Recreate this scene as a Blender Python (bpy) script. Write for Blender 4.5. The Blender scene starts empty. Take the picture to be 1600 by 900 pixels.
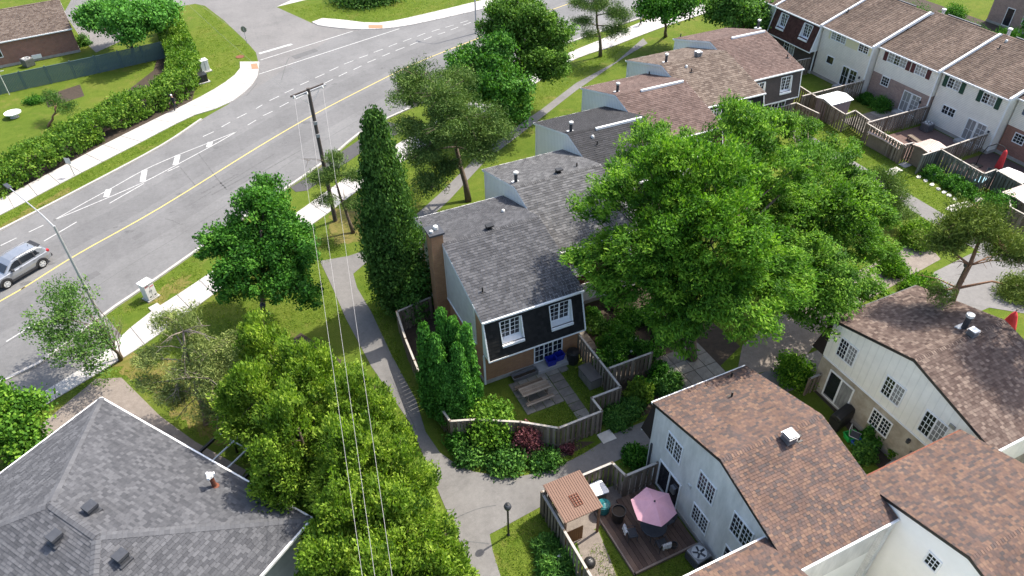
import bpy, bmesh, math, random
import numpy as np
from mathutils import Vector, Matrix, Euler

C = bpy.context.scene.collection
SC = bpy.context.scene
R = random.Random(7)

# ------------------------------------------------------------------ camera, light, exposure
cam_d = bpy.data.cameras.new("camera")
cam_d.sensor_width = 36.0
cam_d.lens = 1120.0 / 1600.0 * 36.0
cam_d.clip_start = 0.5
cam_d.clip_end = 1500.0
cam = bpy.data.objects.new("camera", cam_d)
C.objects.link(cam)
cam.matrix_world = Matrix(((0.904903, 0.281585, -0.319157, 0.0), (-0.42538, 0.573233, -0.700326, 0.0), (-0.01425, 0.769489, 0.638501, 32.0), (0.0, 0.0, 0.0, 1.0)))
SC.camera = cam
SUN_AZ = math.radians(9.5)      # direction towards the sun, from +x towards +y
SUN_EL = math.radians(55.0)
W = bpy.data.worlds.new("World")
SC.world = W
W.use_nodes = True
sky = W.node_tree.nodes.new("ShaderNodeTexSky")
sky.sky_type = 'NISHITA'
sky.sun_disc = False
sky.dust_density = 3.0
sky.sun_elevation = SUN_EL
sky.sun_rotation = math.pi / 2 - SUN_AZ
bg = W.node_tree.nodes["Background"]
W.node_tree.links.new(sky.outputs[0], bg.inputs[0])
bg.inputs[1].default_value = 0.15
sun_d = bpy.data.lights.new("sun", 'SUN')
sun_d.energy = 3.3
sun_d.angle = math.radians(0.53)
sun_d.color = (1.0, 0.93, 0.82)
sun = bpy.data.objects.new("sun", sun_d)
C.objects.link(sun)
sdir = Vector((math.cos(SUN_EL) * math.cos(SUN_AZ), math.cos(SUN_EL) * math.sin(SUN_AZ), math.sin(SUN_EL)))
sun.rotation_euler = sdir.to_track_quat('Z', 'Y').to_euler()
sun.location = (30, 30, 60)
SC.view_settings.view_transform = 'Standard'
SC.view_settings.look = 'None'
SC.view_settings.exposure = 1.25
SC.view_settings.gamma = 1.0

# ------------------------------------------------------------------ materials
def _nodes(name):
    m = bpy.data.materials.new(name)
    m.use_nodes = True
    nt = m.node_tree
    return m, nt, nt.nodes["Principled BSDF"]

def _ramp(nt, stops, src, constant=False):
    r = nt.nodes.new("ShaderNodeValToRGB")
    el = r.color_ramp.elements
    while len(el) > len(stops): el.remove(el[-1])
    while len(el) < len(stops): el.new(0.5)
    for e, (p, c) in zip(el, stops):
        e.position = p
        e.color = (*c, 1)
    if constant: r.color_ramp.interpolation = 'CONSTANT'
    nt.links.new(src, r.inputs[0])
    return r.outputs[0]

def _noise(nt, scale, detail=4, rough=0.6, coord='Object', stretch=None):
    t = nt.nodes.new("ShaderNodeTexCoord")
    n = nt.nodes.new("ShaderNodeTexNoise")
    n.inputs['Scale'].default_value = scale
    n.inputs['Detail'].default_value = detail
    n.inputs['Roughness'].default_value = rough
    if stretch:
        mp = nt.nodes.new("ShaderNodeMapping")
        mp.inputs['Scale'].default_value = stretch
        nt.links.new(t.outputs[coord], mp.inputs[0])
        nt.links.new(mp.outputs[0], n.inputs[0])
    else:
        nt.links.new(t.outputs[coord], n.inputs[0])
    return n.outputs[0]

def _mix(nt, mode, fac, a, b):
    m = nt.nodes.new("ShaderNodeMix")
    m.data_type = 'RGBA'
    m.blend_type = mode
    for sock, v in ((m.inputs[0], fac), (m.inputs[6], a), (m.inputs[7], b)):
        if isinstance(v, (int, float)): sock.default_value = v
        elif isinstance(v, tuple): sock.default_value = (*v, 1)
        else: nt.links.new(v, sock)
    return m.outputs[2]

def _bump(nt, bsdf, h, strength, dist=0.02):
    b = nt.nodes.new("ShaderNodeBump")
    b.inputs['Strength'].default_value = strength
    b.inputs['Distance'].default_value = dist
    nt.links.new(h, b.inputs['Height'])
    nt.links.new(b.outputs[0], bsdf.inputs['Normal'])

def mat(name, c, c2=None, scale=3.0, rough=0.8, bump=0.0, metal=0.0, fine=0.0, stretch=None, spec=0.4):
    """mottled surface: two tones over a noise, optional fine grain and bump"""
    m, nt, p = _nodes(name)
    p.inputs['Roughness'].default_value = rough
    p.inputs['Metallic'].default_value = metal
    p.inputs['Specular IOR Level'].default_value = spec
    if c2 is None: c2 = tuple(x * 0.8 for x in c)
    n = _noise(nt, scale, 5, 0.65, stretch=stretch)
    col = _ramp(nt, [(0.32, c2), (0.68, c)], n)
    if fine:
        f = _noise(nt, 40, 2, 0.6)
        g = _ramp(nt, [(0.3, (1 - fine,) * 3), (0.7, (1.0,) * 3)], f)
        col = _mix(nt, 'MULTIPLY', 1.0, col, g)
    nt.links.new(col, p.inputs['Base Color'])
    if bump: _bump(nt, p, n, bump)
    return m

def mat_attr(name, stops, rough=0.9, wear=0.25, wscale=0.6, stretch=None, fine=0.25):
    """pieces that each have a tone of their own (attribute v), with broad weathering"""
    m, nt, p = _nodes(name)
    p.inputs['Roughness'].default_value = rough
    p.inputs['Specular IOR Level'].default_value = 0.25
    a = nt.nodes.new("ShaderNodeAttribute")
    a.attribute_name = "v"
    col = _ramp(nt, stops, a.outputs['Fac'])
    n = _noise(nt, wscale, 5, 0.65, stretch=stretch)
    col = _mix(nt, 'MULTIPLY', 1.0, col, _ramp(nt, [(0.3, (1 - wear,) * 3), (0.7, (1.0,) * 3)], n))
    if fine:
        f = _noise(nt, 22, 3, 0.7)
        col = _mix(nt, 'MULTIPLY', 1.0, col, _ramp(nt, [(0.3, (1 - fine,) * 3), (0.7, (1.0,) * 3)], f))
    nt.links.new(col, p.inputs['Base Color'])
    return m

def mat_leaf(name, dark, mid, light, trans=0.3):
    dark, mid, light = (tuple(min(.5, c * k) for c in q) for q, k in ((dark, 1.2), (mid, 1.5), (light, 1.65)))
    m, nt, p = _nodes(name)
    a = nt.nodes.new("ShaderNodeAttribute")
    a.attribute_name = "v"
    col = _ramp(nt, [(0.1, dark), (0.5, mid), (0.95, light)], a.outputs['Fac'])
    nt.links.new(col, p.inputs['Base Color'])
    p.inputs['Roughness'].default_value = 0.6
    p.inputs['Specular IOR Level'].default_value = 0.12
    tr = nt.nodes.new("ShaderNodeBsdfTranslucent")
    lift = _mix(nt, 'MULTIPLY', 1.0, col, (1.1, 1.25, 0.4))
    nt.links.new(lift, tr.inputs[0])
    mx = nt.nodes.new("ShaderNodeMixShader")
    mx.inputs[0].default_value = trans
    nt.links.new(p.outputs[0], mx.inputs[1])
    nt.links.new(tr.outputs[0], mx.inputs[2])
    nt.links.new(mx.outputs[0], nt.nodes["Material Output"].inputs[0])
    return m

def _wall_uv(nt):
    t = nt.nodes.new("ShaderNodeTexCoord")
    s = nt.nodes.new("ShaderNodeSeparateXYZ")
    nt.links.new(t.outputs['Object'], s.inputs[0])
    ad = nt.nodes.new("ShaderNodeMath")
    nt.links.new(s.outputs[0], ad.inputs[0])
    nt.links.new(s.outputs[1], ad.inputs[1])
    cb = nt.nodes.new("ShaderNodeCombineXYZ")
    nt.links.new(ad.outputs[0], cb.inputs[0])
    nt.links.new(s.outputs[2], cb.inputs[1])
    return cb.outputs[0], ad.outputs[0], s.outputs[2]

def mat_brick(name, c1, c2, mortar, rough=0.9, bw=0.22, rh=0.075):
    m, nt, p = _nodes(name)
    uv, _, _ = _wall_uv(nt)
    b = nt.nodes.new("ShaderNodeTexBrick")
    b.inputs['Scale'].default_value = 1.0
    b.inputs['Brick Width'].default_value = bw
    b.inputs['Row Height'].default_value = rh
    b.inputs['Mortar Size'].default_value = 0.008
    b.inputs['Color1'].default_value = (*c1, 1)
    b.inputs['Color2'].default_value = (*c2, 1)
    b.inputs['Mortar'].default_value = (*mortar, 1)
    nt.links.new(uv, b.inputs['Vector'])
    n = _noise(nt, 2.0, 5)
    col = _mix(nt, 'MULTIPLY', 1.0, b.outputs['Color'], _ramp(nt, [(0.3, (0.75,) * 3), (0.7, (1,) * 3)], n))
    nt.links.new(col, p.inputs['Base Color'])
    p.inputs['Roughness'].default_value = rough
    return m

def mat_lap(name, c, step=0.14, vertical=False, rough=0.6, dirt=0.12, gap_tone=0.45):
    """clapboard or vertical ribbed cladding: bump relief in one paint colour, gap shade painted in darker"""
    m, nt, p = _nodes(name)
    uv, u, z = _wall_uv(nt)
    mu = nt.nodes.new("ShaderNodeMath")
    mu.operation = 'MULTIPLY'
    nt.links.new(u if vertical else z, mu.inputs[0])
    mu.inputs[1].default_value = 1.0 / step
    fr = nt.nodes.new("ShaderNodeMath")
    fr.operation = 'FRACT'
    nt.links.new(mu.outputs[0], fr.inputs[0])
    _bump(nt, p, fr.outputs[0], 0.7, 0.03)
    n = _noise(nt, 1.6, 5)
    col = _mix(nt, 'MULTIPLY', 1.0, c, _ramp(nt, [(0.3, (1 - dirt,) * 3), (0.7, (1,) * 3)], n))
    gap = _ramp(nt, [(0.0, (gap_tone,) * 3), (0.06, (gap_tone + 0.05,) * 3), (0.16, (1.0,) * 3)], fr.outputs[0])  # shade in the gaps between boards, put into the colour
    col = _mix(nt, 'MULTIPLY', 1.0, col, gap)
    nt.links.new(col, p.inputs['Base Color'])
    p.inputs['Roughness'].default_value = rough
    return m

def mat_lawn():
    m, nt, p = _nodes("lawn_grass")
    big = _noise(nt, 0.16, 5, 0.6)
    midn = _noise(nt, 1.3, 5, 0.7)
    fin = _noise(nt, 14, 4, 0.75)
    col = _ramp(nt, [(0.3, (0.066, 0.115, 0.012)), (0.52, (0.095, 0.140, 0.016)), (0.78, (0.165, 0.165, 0.034))], big)
    col2 = _ramp(nt, [(0.3, (0.052, 0.095, 0.010)), (0.7, (0.13, 0.165, 0.026))], midn)
    col = _mix(nt, 'MIX', 0.5, col, col2)
    dry = _noise(nt, 0.42, 7, 0.72)
    worn = _ramp(nt, [(0.55, (0, 0, 0)), (0.74, (0.75,) * 3)], dry)
    col = _mix(nt, 'MIX', worn, col, (0.20, 0.165, 0.055))
    col = _mix(nt, 'MULTIPLY', 1.0, col, _ramp(nt, [(0.25, (0.55,) * 3), (0.7, (1.1,) * 3)], fin))
    nt.links.new(col, p.inputs['Base Color'])
    p.inputs['Roughness'].default_value = 0.95
    p.inputs['Specular IOR Level'].default_value = 0.08
    _bump(nt, p, fin, 0.8, 0.05)
    return m

def mat_road(name, c, c2, fine=0.2):
    m, nt, p = _nodes(name)
    n1 = _noise(nt, 0.22, 4, 0.55)
    n2 = _noise(nt, 3.5, 6, 0.75)
    n3 = _noise(nt, 30, 3, 0.8)
    st = _noise(nt, 0.35, 4, 0.6, stretch=(0.9, 0.18, 1))
    pn = _noise(nt, 0.9, 8, 0.8)
    col = _ramp(nt, [(0.35, c2), (0.65, c)], n1)
    col = _mix(nt, 'MULTIPLY', 1.0, col, _ramp(nt, [(0.3, (0.82,) * 3), (0.7, (1.06,) * 3)], n2))
    col = _mix(nt, 'MULTIPLY', 1.0, col, _ramp(nt, [(0.25, (1 - fine,) * 3), (0.75, (1.05,) * 3)], n3))
    col = _mix(nt, 'MULTIPLY', 0.6, col, _ramp(nt, [(0.35, (0.84,) * 3), (0.6, (1.0,) * 3)], st))
    col = _mix(nt, 'MULTIPLY', 0.7, col, _ramp(nt, [(0.36, (0.80,) * 3), (0.5, (1.0,) * 3)], pn))
    nt.links.new(col, p.inputs['Base Color'])
    p.inputs['Roughness'].default_value = 0.85
    _bump(nt, p, n3, 0.3, 0.01)
    return m

M = {}
M['lawn'] = mat_lawn()
M['road'] = mat_road('road_asphalt', (0.172, 0.171, 0.170), (0.142, 0.141, 0.140))
M['street'] = mat_road('side_street_asphalt', (0.185, 0.178, 0.172), (0.155, 0.15, 0.145))
M['path'] = mat_road('path_asphalt', (0.185, 0.178, 0.170), (0.145, 0.139, 0.133))
M['darkasph'] = mat_road('fresh_asphalt', (0.075, 0.071, 0.073), (0.06, 0.058, 0.06))
M['concrete'] = mat('concrete', (0.43, 0.415, 0.395), (0.35, 0.335, 0.32), 1.2, 0.85, fine=0.12)
M['kerb'] = mat('kerb_concrete', (0.40, 0.385, 0.36), (0.33, 0.315, 0.295), 1.0, 0.9, fine=0.1)
M['paver'] = mat_attr('paver_concrete', [(0, (0.17, 0.155, 0.135)), (0.5, (0.24, 0.22, 0.19)), (1, (0.31, 0.29, 0.25))], wear=0.35, wscale=2.5)
M['slabpale'] = mat('pale_stone', (0.55, 0.53, 0.48), (0.42, 0.40, 0.36), 2.0, 0.9)
M['beige'] = mat('pebble_path', (0.27, 0.232, 0.20), (0.20, 0.17, 0.147), 2.5, 0.95, fine=0.4)
M['soil'] = mat('garden_soil', (0.07, 0.05, 0.035), (0.04, 0.03, 0.02), 3, 0.95, bump=0.5, fine=0.4)
M['white_line'] = mat('white_road_paint', (0.58, 0.58, 0.56), (0.30, 0.30, 0.295), 5, 0.7, fine=0.25)
M['yellow_line'] = mat('yellow_road_paint', (0.60, 0.47, 0.13), (0.40, 0.33, 0.13), 5, 0.7, fine=0.15)
M['rubber_mark'] = mat('tyre_rubber_mark', (0.075, 0.075, 0.075), (0.13, 0.13, 0.13), 5, 0.9)
M['brickred_pad'] = mat('tactile_brick', (0.42, 0.18, 0.10), (0.34, 0.15, 0.09), 6, 0.9)
M['wood'] = mat_attr('weathered_fence_wood', [(0, (0.145, 0.108, 0.078)), (0.5, (0.235, 0.188, 0.142)), (1, (0.34, 0.285, 0.225))], wear=0.3, wscale=2.0)
M['woodgreen'] = mat_attr('green_grey_fence_wood', [(0, (0.13, 0.135, 0.115)), (0.5, (0.20, 0.205, 0.175)), (1, (0.28, 0.28, 0.245))], wear=0.3, wscale=2.0)
M['woodcap'] = mat('fence_cap_wood', (0.42, 0.39, 0.35), (0.30, 0.27, 0.23), 3, 0.85)
M['teal'] = mat('teal_fence_paint', (0.075, 0.12, 0.125), (0.06, 0.10, 0.105), 2, 0.6)
M['bark'] = mat('grey_brown_bark', (0.16, 0.12, 0.09), (0.08, 0.06, 0.045), 6, 0.95, bump=0.6)
M['pinebark'] = mat('orange_pine_bark', (0.30, 0.16, 0.09), (0.15, 0.085, 0.055), 5, 0.95, bump=0.6)
M['greybark'] = mat('grey_scaly_bark', (0.24, 0.20, 0.17), (0.13, 0.105, 0.085), 6, 0.95, bump=0.6)
M['deadwood'] = mat('dead_branch_wood', (0.27, 0.21, 0.17), (0.17, 0.13, 0.10), 6, 0.95)
M['glass'] = mat('window_glass', (0.022, 0.026, 0.032), (0.012, 0.014, 0.018), 1.5, 0.06, spec=0.7)
M['curtain'] = mat('curtained_glass', (0.30, 0.30, 0.29), (0.17, 0.17, 0.17), 3.0, 0.12, spec=0.6, stretch=(3, 3, 0.4))
M['white'] = mat('white_trim_paint', (0.80, 0.80, 0.79), (0.72, 0.72, 0.71), 4, 0.5)
M['black'] = mat('black_paint', (0.022, 0.021, 0.021), (0.014, 0.014, 0.014), 4, 0.45)
M['grey_metal'] = mat('grey_metal', (0.30, 0.30, 0.31), (0.24, 0.24, 0.25), 4, 0.4, metal=0.6)
M['pale_metal'] = mat('pale_sheet_metal', (0.62, 0.62, 0.60), (0.54, 0.54, 0.52), 4, 0.45, metal=0.2)
M['vent_dark'] = mat('dark_vent_metal', (0.055, 0.058, 0.065), (0.04, 0.042, 0.048), 4, 0.45)
M['red'] = mat('red_fabric', (0.55, 0.035, 0.04), (0.42, 0.025, 0.03), 5, 0.7)
M['rust'] = mat('rusty_flashing', (0.20, 0.06, 0.03), (0.10, 0.04, 0.025), 10, 0.8)

# leaf palettes
M['lf_ash'] = mat_leaf('locust_leaf', (0.017, 0.055, 0.006), (0.058, 0.144, 0.013), (0.155, 0.26, 0.026), 0.38)
M['lf_maple'] = mat_leaf('maple_leaf', (0.012, 0.050, 0.007), (0.032, 0.105, 0.012), (0.075, 0.175, 0.022), 0.32)
M['lf_deep'] = mat_leaf('deep_green_leaf', (0.014, 0.055, 0.008), (0.038, 0.115, 0.015), (0.09, 0.195, 0.028), 0.28)
M['lf_lime'] = mat_leaf('yellow_green_leaf', (0.032, 0.074, 0.010), (0.100, 0.170, 0.019), (0.215, 0.285, 0.04), 0.38)
M['lf_cedar'] = mat_leaf('cedar_spray', (0.018, 0.050, 0.010), (0.042, 0.095, 0.018), (0.085, 0.155, 0.03), 0.2)
M['lf_arbor'] = mat_leaf('arborvitae_spray', (0.020, 0.075, 0.012), (0.050, 0.150, 0.022), (0.10, 0.235, 0.04), 0.25)
M['lf_pine'] = mat_leaf('pine_needles', (0.030, 0.062, 0.015), (0.064, 0.112, 0.026), (0.12, 0.17, 0.042), 0.15)
M['lf_pine2'] = mat_leaf('olive_pine_needles', (0.042, 0.065, 0.012), (0.085, 0.12, 0.022), (0.15, 0.19, 0.04), 0.15)
M['lf_purple'] = mat_leaf('barberry_leaf', (0.045, 0.014, 0.017), (0.09, 0.03, 0.034), (0.165, 0.07, 0.075), 0.2)
M['lf_hosta'] = mat_leaf('ground_leaf', (0.018, 0.06, 0.012), (0.045, 0.115, 0.02), (0.10, 0.20, 0.035), 0.25)
M['petal_white'] = mat('white_petals', (0.8, 0.8, 0.75), (0.6, 0.62, 0.55), 8, 0.8)
M['petal_pink'] = mat('pink_petals', (0.5, 0.12, 0.30), (0.35, 0.08, 0.2), 8, 0.8)
M['grass_blade'] = mat_leaf('grass_blade', (0.06, 0.115, 0.010), (0.11, 0.17, 0.016), (0.19, 0.22, 0.036), 0.3)

# ------------------------------------------------------------------ mesh helpers
class MB:
    def __init__(s):
        s.v = []; s.f = []; s.m = []; s.a = []
    def face(s, pts, m=0, a=0.5):
        b = len(s.v)
        s.v.extend([tuple(p) for p in pts])
        s.f.append(tuple(range(b, b + len(pts))))
        s.m.append(m); s.a.append(a)
    def box(s, x0, y0, z0, x1, y1, z1, m=0, a=0.5, top=None):
        p = [(x0, y0, z0), (x1, y0, z0), (x1, y1, z0), (x0, y1, z0), (x0, y0, z1), (x1, y0, z1), (x1, y1, z1), (x0, y1, z1)]
        b = len(s.v); s.v.extend(p)
        for q, mm in (((3, 2, 1, 0), m), ((4, 5, 6, 7), m if top is None else top), ((0, 1, 5, 4), m), ((1, 2, 6, 5), m), ((2, 3, 7, 6), m), ((3, 0, 4, 7), m)):
            s.f.append(tuple(b + i for i in q)); s.m.append(mm); s.a.append(a)
        return s
    def obox(s, c, ux, uy, uz, hx, hy, hz, m=0, a=0.5):
        c = Vector(c); ux = Vector(ux).normalized() * hx; uy = Vector(uy).normalized() * hy; uz = Vector(uz).normalized() * hz
        p = [c - ux - uy - uz, c + ux - uy - uz, c + ux + uy - uz, c - ux + uy - uz, c - ux - uy + uz, c + ux - uy + uz, c + ux + uy + uz, c - ux + uy + uz]
        b = len(s.v); s.v.extend([tuple(q) for q in p])
        for q in ((3, 2, 1, 0), (4, 5, 6, 7), (0, 1, 5, 4), (1, 2, 6, 5), (2, 3, 7, 6), (3, 0, 4, 7)):
            s.f.append(tuple(b + i for i in q)); s.m.append(m); s.a.append(a)
        return s
    def prism(s, poly, z0, z1, m=0, a=0.5, top=None):
        ar = sum(poly[i][0] * poly[(i + 1) % len(poly)][1] - poly[(i + 1) % len(poly)][0] * poly[i][1] for i in range(len(poly)))
        if ar < 0: poly = poly[::-1]
        n = len(poly); b = len(s.v)
        s.v.extend([(p[0], p[1], z0) for p in poly]); s.v.extend([(p[0], p[1], z1) for p in poly])
        s.f.append(tuple(b + i for i in reversed(range(n)))); s.m.append(m); s.a.append(a)
        s.f.append(tuple(b + n + i for i in range(n))); s.m.append(m if top is None else top); s.a.append(a)
        for i in range(n):
            j = (i + 1) % n
            s.f.append((b + i, b + j, b + n + j, b + n + i)); s.m.append(m); s.a.append(a)
        return s
    def exx(s, prof, x0, x1, m=0, cap=None, mats=None):
        """profile of (y, z) points extruded along x"""
        n = len(prof); b = len(s.v)
        s.v.extend([(x0, p[0], p[1]) for p in prof]); s.v.extend([(x1, p[0], p[1]) for p in prof])
        c = m if cap is None else cap
        s.f.append(tuple(b + i for i in range(n))); s.m.append(c); s.a.append(0.5)
        s.f.append(tuple(b + n + i for i in reversed(range(n)))); s.m.append(c); s.a.append(0.5)
        for i in range(n):
            j = (i + 1) % n
            s.f.append((b + j, b + i, b + n + i, b + n + j)); s.m.append(m if mats is None else mats[i]); s.a.append(0.5)
        return s
    def tube(s, pts, rad, n=8, m=0, cap=True, a=0.5):
        pts = [Vector(p) for p in pts]
        if not hasattr(rad, '__len__'): rad = [rad] * len(pts)
        b = len(s.v); prev = None
        for i, p in enumerate(pts):
            d = (pts[min(i + 1, len(pts) - 1)] - pts[max(i - 1, 0)])
            if d.length < 1e-6: d = Vector((0, 0, 1))
            d.normalize()
            ref = prev if prev is not None else (Vector((1, 0, 0)) if abs(d.x) < 0.8 else Vector((0, 1, 0)))
            u = (ref - d * ref.dot(d))
            if u.length < 1e-4: u = d.orthogonal()
            u.normalize(); prev = u; w = d.cross(u)
            for k in range(n):
                t = 2 * math.pi * k / n
                s.v.append(tuple(p + (u * math.cos(t) + w * math.sin(t)) * rad[i]))
        for i in range(len(pts) - 1):
            for k in range(n):
                k2 = (k + 1) % n
                s.f.append((b + i * n + k, b + i * n + k2, b + (i + 1) * n + k2, b + (i + 1) * n + k)); s.m.append(m); s.a.append(a)
        if cap:
            s.f.append(tuple(b + k for k in reversed(range(n)))); s.m.append(m); s.a.append(a)
            e = b + (len(pts) - 1) * n
            s.f.append(tuple(e + k for k in range(n))); s.m.append(m); s.a.append(a)
        return s
    def lathe(s, prof, c=(0, 0, 0), n=16, m=0):
        """profile of (radius, z) turned about the vertical through c"""
        b = len(s.v)
        for r, z in prof:
            for k in range(n):
                t = 2 * math.pi * k / n
                s.v.append((c[0] + r * math.cos(t), c[1] + r * math.sin(t), c[2] + z))
        for i in range(len(prof) - 1):
            for k in range(n):
                k2 = (k + 1) % n
                s.f.append((b + i * n + k, b + i * n + k2, b + (i + 1) * n + k2, b + (i + 1) * n + k)); s.m.append(m); s.a.append(0.5)
        s.f.append(tuple(b + k for k in reversed(range(n)))); s.m.append(m); s.a.append(0.5)
        e = b + (len(prof) - 1) * n
        s.f.append(tuple(e + k for k in range(n))); s.m.append(m); s.a.append(0.5)
        return s
    def mesh(s, name, mats, smooth=False):
        me = bpy.data.meshes.new(name)
        me.from_pydata(s.v, [], s.f)
        if not isinstance(mats, (list, tuple)): mats = [mats]
        for mm in mats: me.materials.append(mm)
        if len(mats) > 1: me.polygons.foreach_set('material_index', s.m)
        at = me.attributes.new('v', 'FLOAT', 'FACE')
        at.data.foreach_set('value', s.a)
        if smooth: me.polygons.foreach_set('use_smooth', [True] * len(s.f))
        me.update()
        return me
    def build(s, name, mats, parent=None, smooth=False, loc=None, rz=None, bevel=0):
        o = link(name, s.mesh(name, mats, smooth), parent, loc, rz)
        if bevel:
            b = o.modifiers.new('edge', 'BEVEL'); b.width = bevel; b.segments = 2; b.limit_method = 'ANGLE'
        return o

def link(name, me, parent=None, loc=None, rz=None):
    o = bpy.data.objects.new(name, me)
    C.objects.link(o)
    if parent is not None: o.parent = parent
    if loc is not None: o.location = loc
    if rz is not None: o.rotation_euler = (0, 0, rz)
    return o

def tag(o, label, cat, group=None):
    o['label'] = label; o['category'] = cat
    if group: o['group'] = group
    return o

def thing(name, label, cat, loc=(0, 0, 0), rz=0.0, group=None):
    o = bpy.data.objects.new(name, None)
    C.objects.link(o)
    o.location = loc; o.rotation_euler = (0, 0, rz)
    o.empty_display_size = 0.3
    return tag(o, label, cat, group)

def struct(o):
    o['kind'] = 'structure'
    return o

def stuff(o):
    o['kind'] = 'stuff'
    return o

def copy_tree(o, parent=None):
    c = o.copy(); C.objects.link(c)
    if parent is not None: c.parent = parent
    for ch in list(o.children): copy_tree(ch, c)
    return c

def sheet(name, poly, z, m, parent=None):
    b = MB()
    poly = [(p[0], p[1]) for p in poly]
    ar = sum(poly[i][0] * poly[(i + 1) % len(poly)][1] - poly[(i + 1) % len(poly)][0] * poly[i][1] for i in range(len(poly)))
    if ar < 0: poly = poly[::-1]
    b.face([(p[0], p[1], z) for p in poly])
    me = b.mesh(name, m)
    bm = bmesh.new(); bm.from_mesh(me); bmesh.ops.triangulate(bm, faces=bm.faces[:]); bm.to_mesh(me); bm.free()
    return link(name, me, parent)

def extend(line, d0=0.0, d1=0.0):
    line = [Vector((p[0], p[1])) for p in line]
    if d0: line = [line[0] + (line[0] - line[1]).normalized() * d0] + line
    if d1: line = line + [line[-1] + (line[-1] - line[-2]).normalized() * d1]
    return line

def smooth_line(line, n=6):
    """Catmull-Rom through the points"""
    P = [Vector((p[0], p[1])) for p in line]
    P = [P[0] * 2 - P[1]] + P + [P[-1] * 2 - P[-2]]
    out = []
    for i in range(1, len(P) - 2):
        for k in range(n):
            t = k / n
            a, b, c, d = P[i - 1], P[i], P[i + 1], P[i + 2]
            out.append(0.5 * ((2 * b) + (c - a) * t + (2 * a - 5 * b + 4 * c - d) * t * t + (3 * b - a - 3 * c + d) * t ** 3))
    out.append(P[-2])
    return out

def resample(line, step=None, n=None):
    L = [0.0]
    for i in range(1, len(line)): L.append(L[-1] + (line[i] - line[i - 1]).length)
    if n is None: n = max(1, int(round(L[-1] / step)))
    out = []; j = 0
    for k in range(n + 1):
        t = L[-1] * k / n
        while j < len(L) - 2 and L[j + 1] < t: j += 1
        u = (t - L[j]) / max(1e-6, L[j + 1] - L[j])
        out.append(line[j].lerp(line[j + 1], u))
    return out

def ribbon(line, w, z0, z1, name, m, parent=None):
    """strip of width w centred on the line, with thickness"""
    b = MB(); line = [Vector((p[0], p[1])) for p in line]
    Lp, Rp = [], []
    for i, p in enumerate(line):
        d = (line[min(i + 1, len(line) - 1)] - line[max(i - 1, 0)]).normalized()
        nrm = Vector((-d.y, d.x)) * w / 2
        Lp.append(p + nrm); Rp.append(p - nrm)
    for i in range(len(line) - 1):
        a, c, d, e = Rp[i], Rp[i + 1], Lp[i + 1], Lp[i]
        b.face([(a.x, a.y, z1), (c.x, c.y, z1), (d.x, d.y, z1), (e.x, e.y, z1)])
        if z1 - z0 > 0.02:
            b.face([(a.x, a.y, z0), (c.x, c.y, z0), (c.x, c.y, z1), (a.x, a.y, z1)])
            b.face([(d.x, d.y, z0), (e.x, e.y, z0), (e.x, e.y, z1), (d.x, d.y, z1)])
    return b.build(name, m, parent)

# ------------------------------------------------------------------ ground, roads, paths
def pts(l): return [(p[0], p[1]) for p in l]
g = MB()
N = 40
for i in range(N):
    for j in range(N):
        x0 = -160 + i * 8.5; y0 = -60 + j * 8.5
        g.face([(x0, y0, 0), (x0 + 8.5, y0, 0), (x0 + 8.5, y0 + 8.5, 0), (x0, y0 + 8.5, 0)])
lawn = struct(g.build('ground', M['lawn']))

road_r = smooth_line(extend(pts([(-15.63, 40.77, 0), (-13.36, 41.74, 0), (-9.92, 44.73, 0), (-6.70, 47.05, 0), (-3.09, 49.80, 0), (4.73, 55.62, 0), (9.39, 59.15, 0), (14.32, 63.22, 0), (26.15, 67.93, 0), (40.66, 73.02, 0), (54.73, 76.73, 0), (63.30, 79.24, 0)]), 40, 60), 4)
road_l = smooth_line(extend(pts([(-17.20, 59.23, 0), (-12.43, 62.47, 0), (-4.66, 68.07, 0), (-0.47, 72.21, 0), (5.68, 77.27, 0), (12.71, 84.13, 0), (18.50, 88.70, 0), (27.37, 87.85, 0), (39.87, 89.50, 0), (48.10, 90.87, 0)]), 40, 60), 4)
road = struct(sheet('road', road_r + road_l[::-1], 0.012, M['road']))
street = struct(sheet('side_street', pts([(7.04, 83.08, 0), (7.44, 87.50, 0), (7.00, 91.56, 0), (5.62, 100.48, 0), (4.10, 107.67, 0), (3.02, 109.12, 0), (-0.29, 109.10, 0), (-4.36, 108.40, 0), (-6.73, 119.14, 0), (14.04, 125.87, 0), (28.45, 118.15, 0), (16.79, 106.13, 0), (12.73, 102.57, 0), (15.57, 94.25, 0), (17.37, 91.52, 0), (23.07, 87.56, 0), (24.33, 81.46, 0), (6.55, 74.71, 0), (1.18, 73.11, 0), (4.71, 77.41, 0)]), 0.006, M['street']))
drive = struct(sheet('driveway', pts([(0.10, 108.89, 0), (-1.31, 103.56, 0), (-7.08, 98.61, 0), (-9.62, 96.28, 0), (-11.12, 101.64, 0), (-13.24, 113.60, 0), (-11.26, 126.48, 0), (-4.93, 121.45, 0)]), 0.004, M['street']))
kr = resample(smooth_line(extend(pts([(-15.63, 40.77, 0), (-13.36, 41.74, 0), (-9.92, 44.73, 0), (-6.70, 47.05, 0), (-3.09, 49.80, 0), (4.73, 55.62, 0), (9.39, 59.15, 0), (14.32, 63.22, 0), (26.15, 67.93, 0), (40.66, 73.02, 0), (54.73, 76.73, 0), (63.30, 79.24, 0)]), 10, 30), 4), step=2.0)
struct(ribbon(kr, 0.22, 0, 0.13, 'kerb', M['kerb']))
kl = resample(smooth_line(extend(pts([(-17.20, 59.23, 0), (-12.43, 62.47, 0), (-4.66, 68.07, 0), (-0.47, 72.21, 0)]), 20, 0), 4), step=2.0)
struct(ribbon(kl, 0.22, 0, 0.13, 'kerb', M['kerb']))

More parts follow.
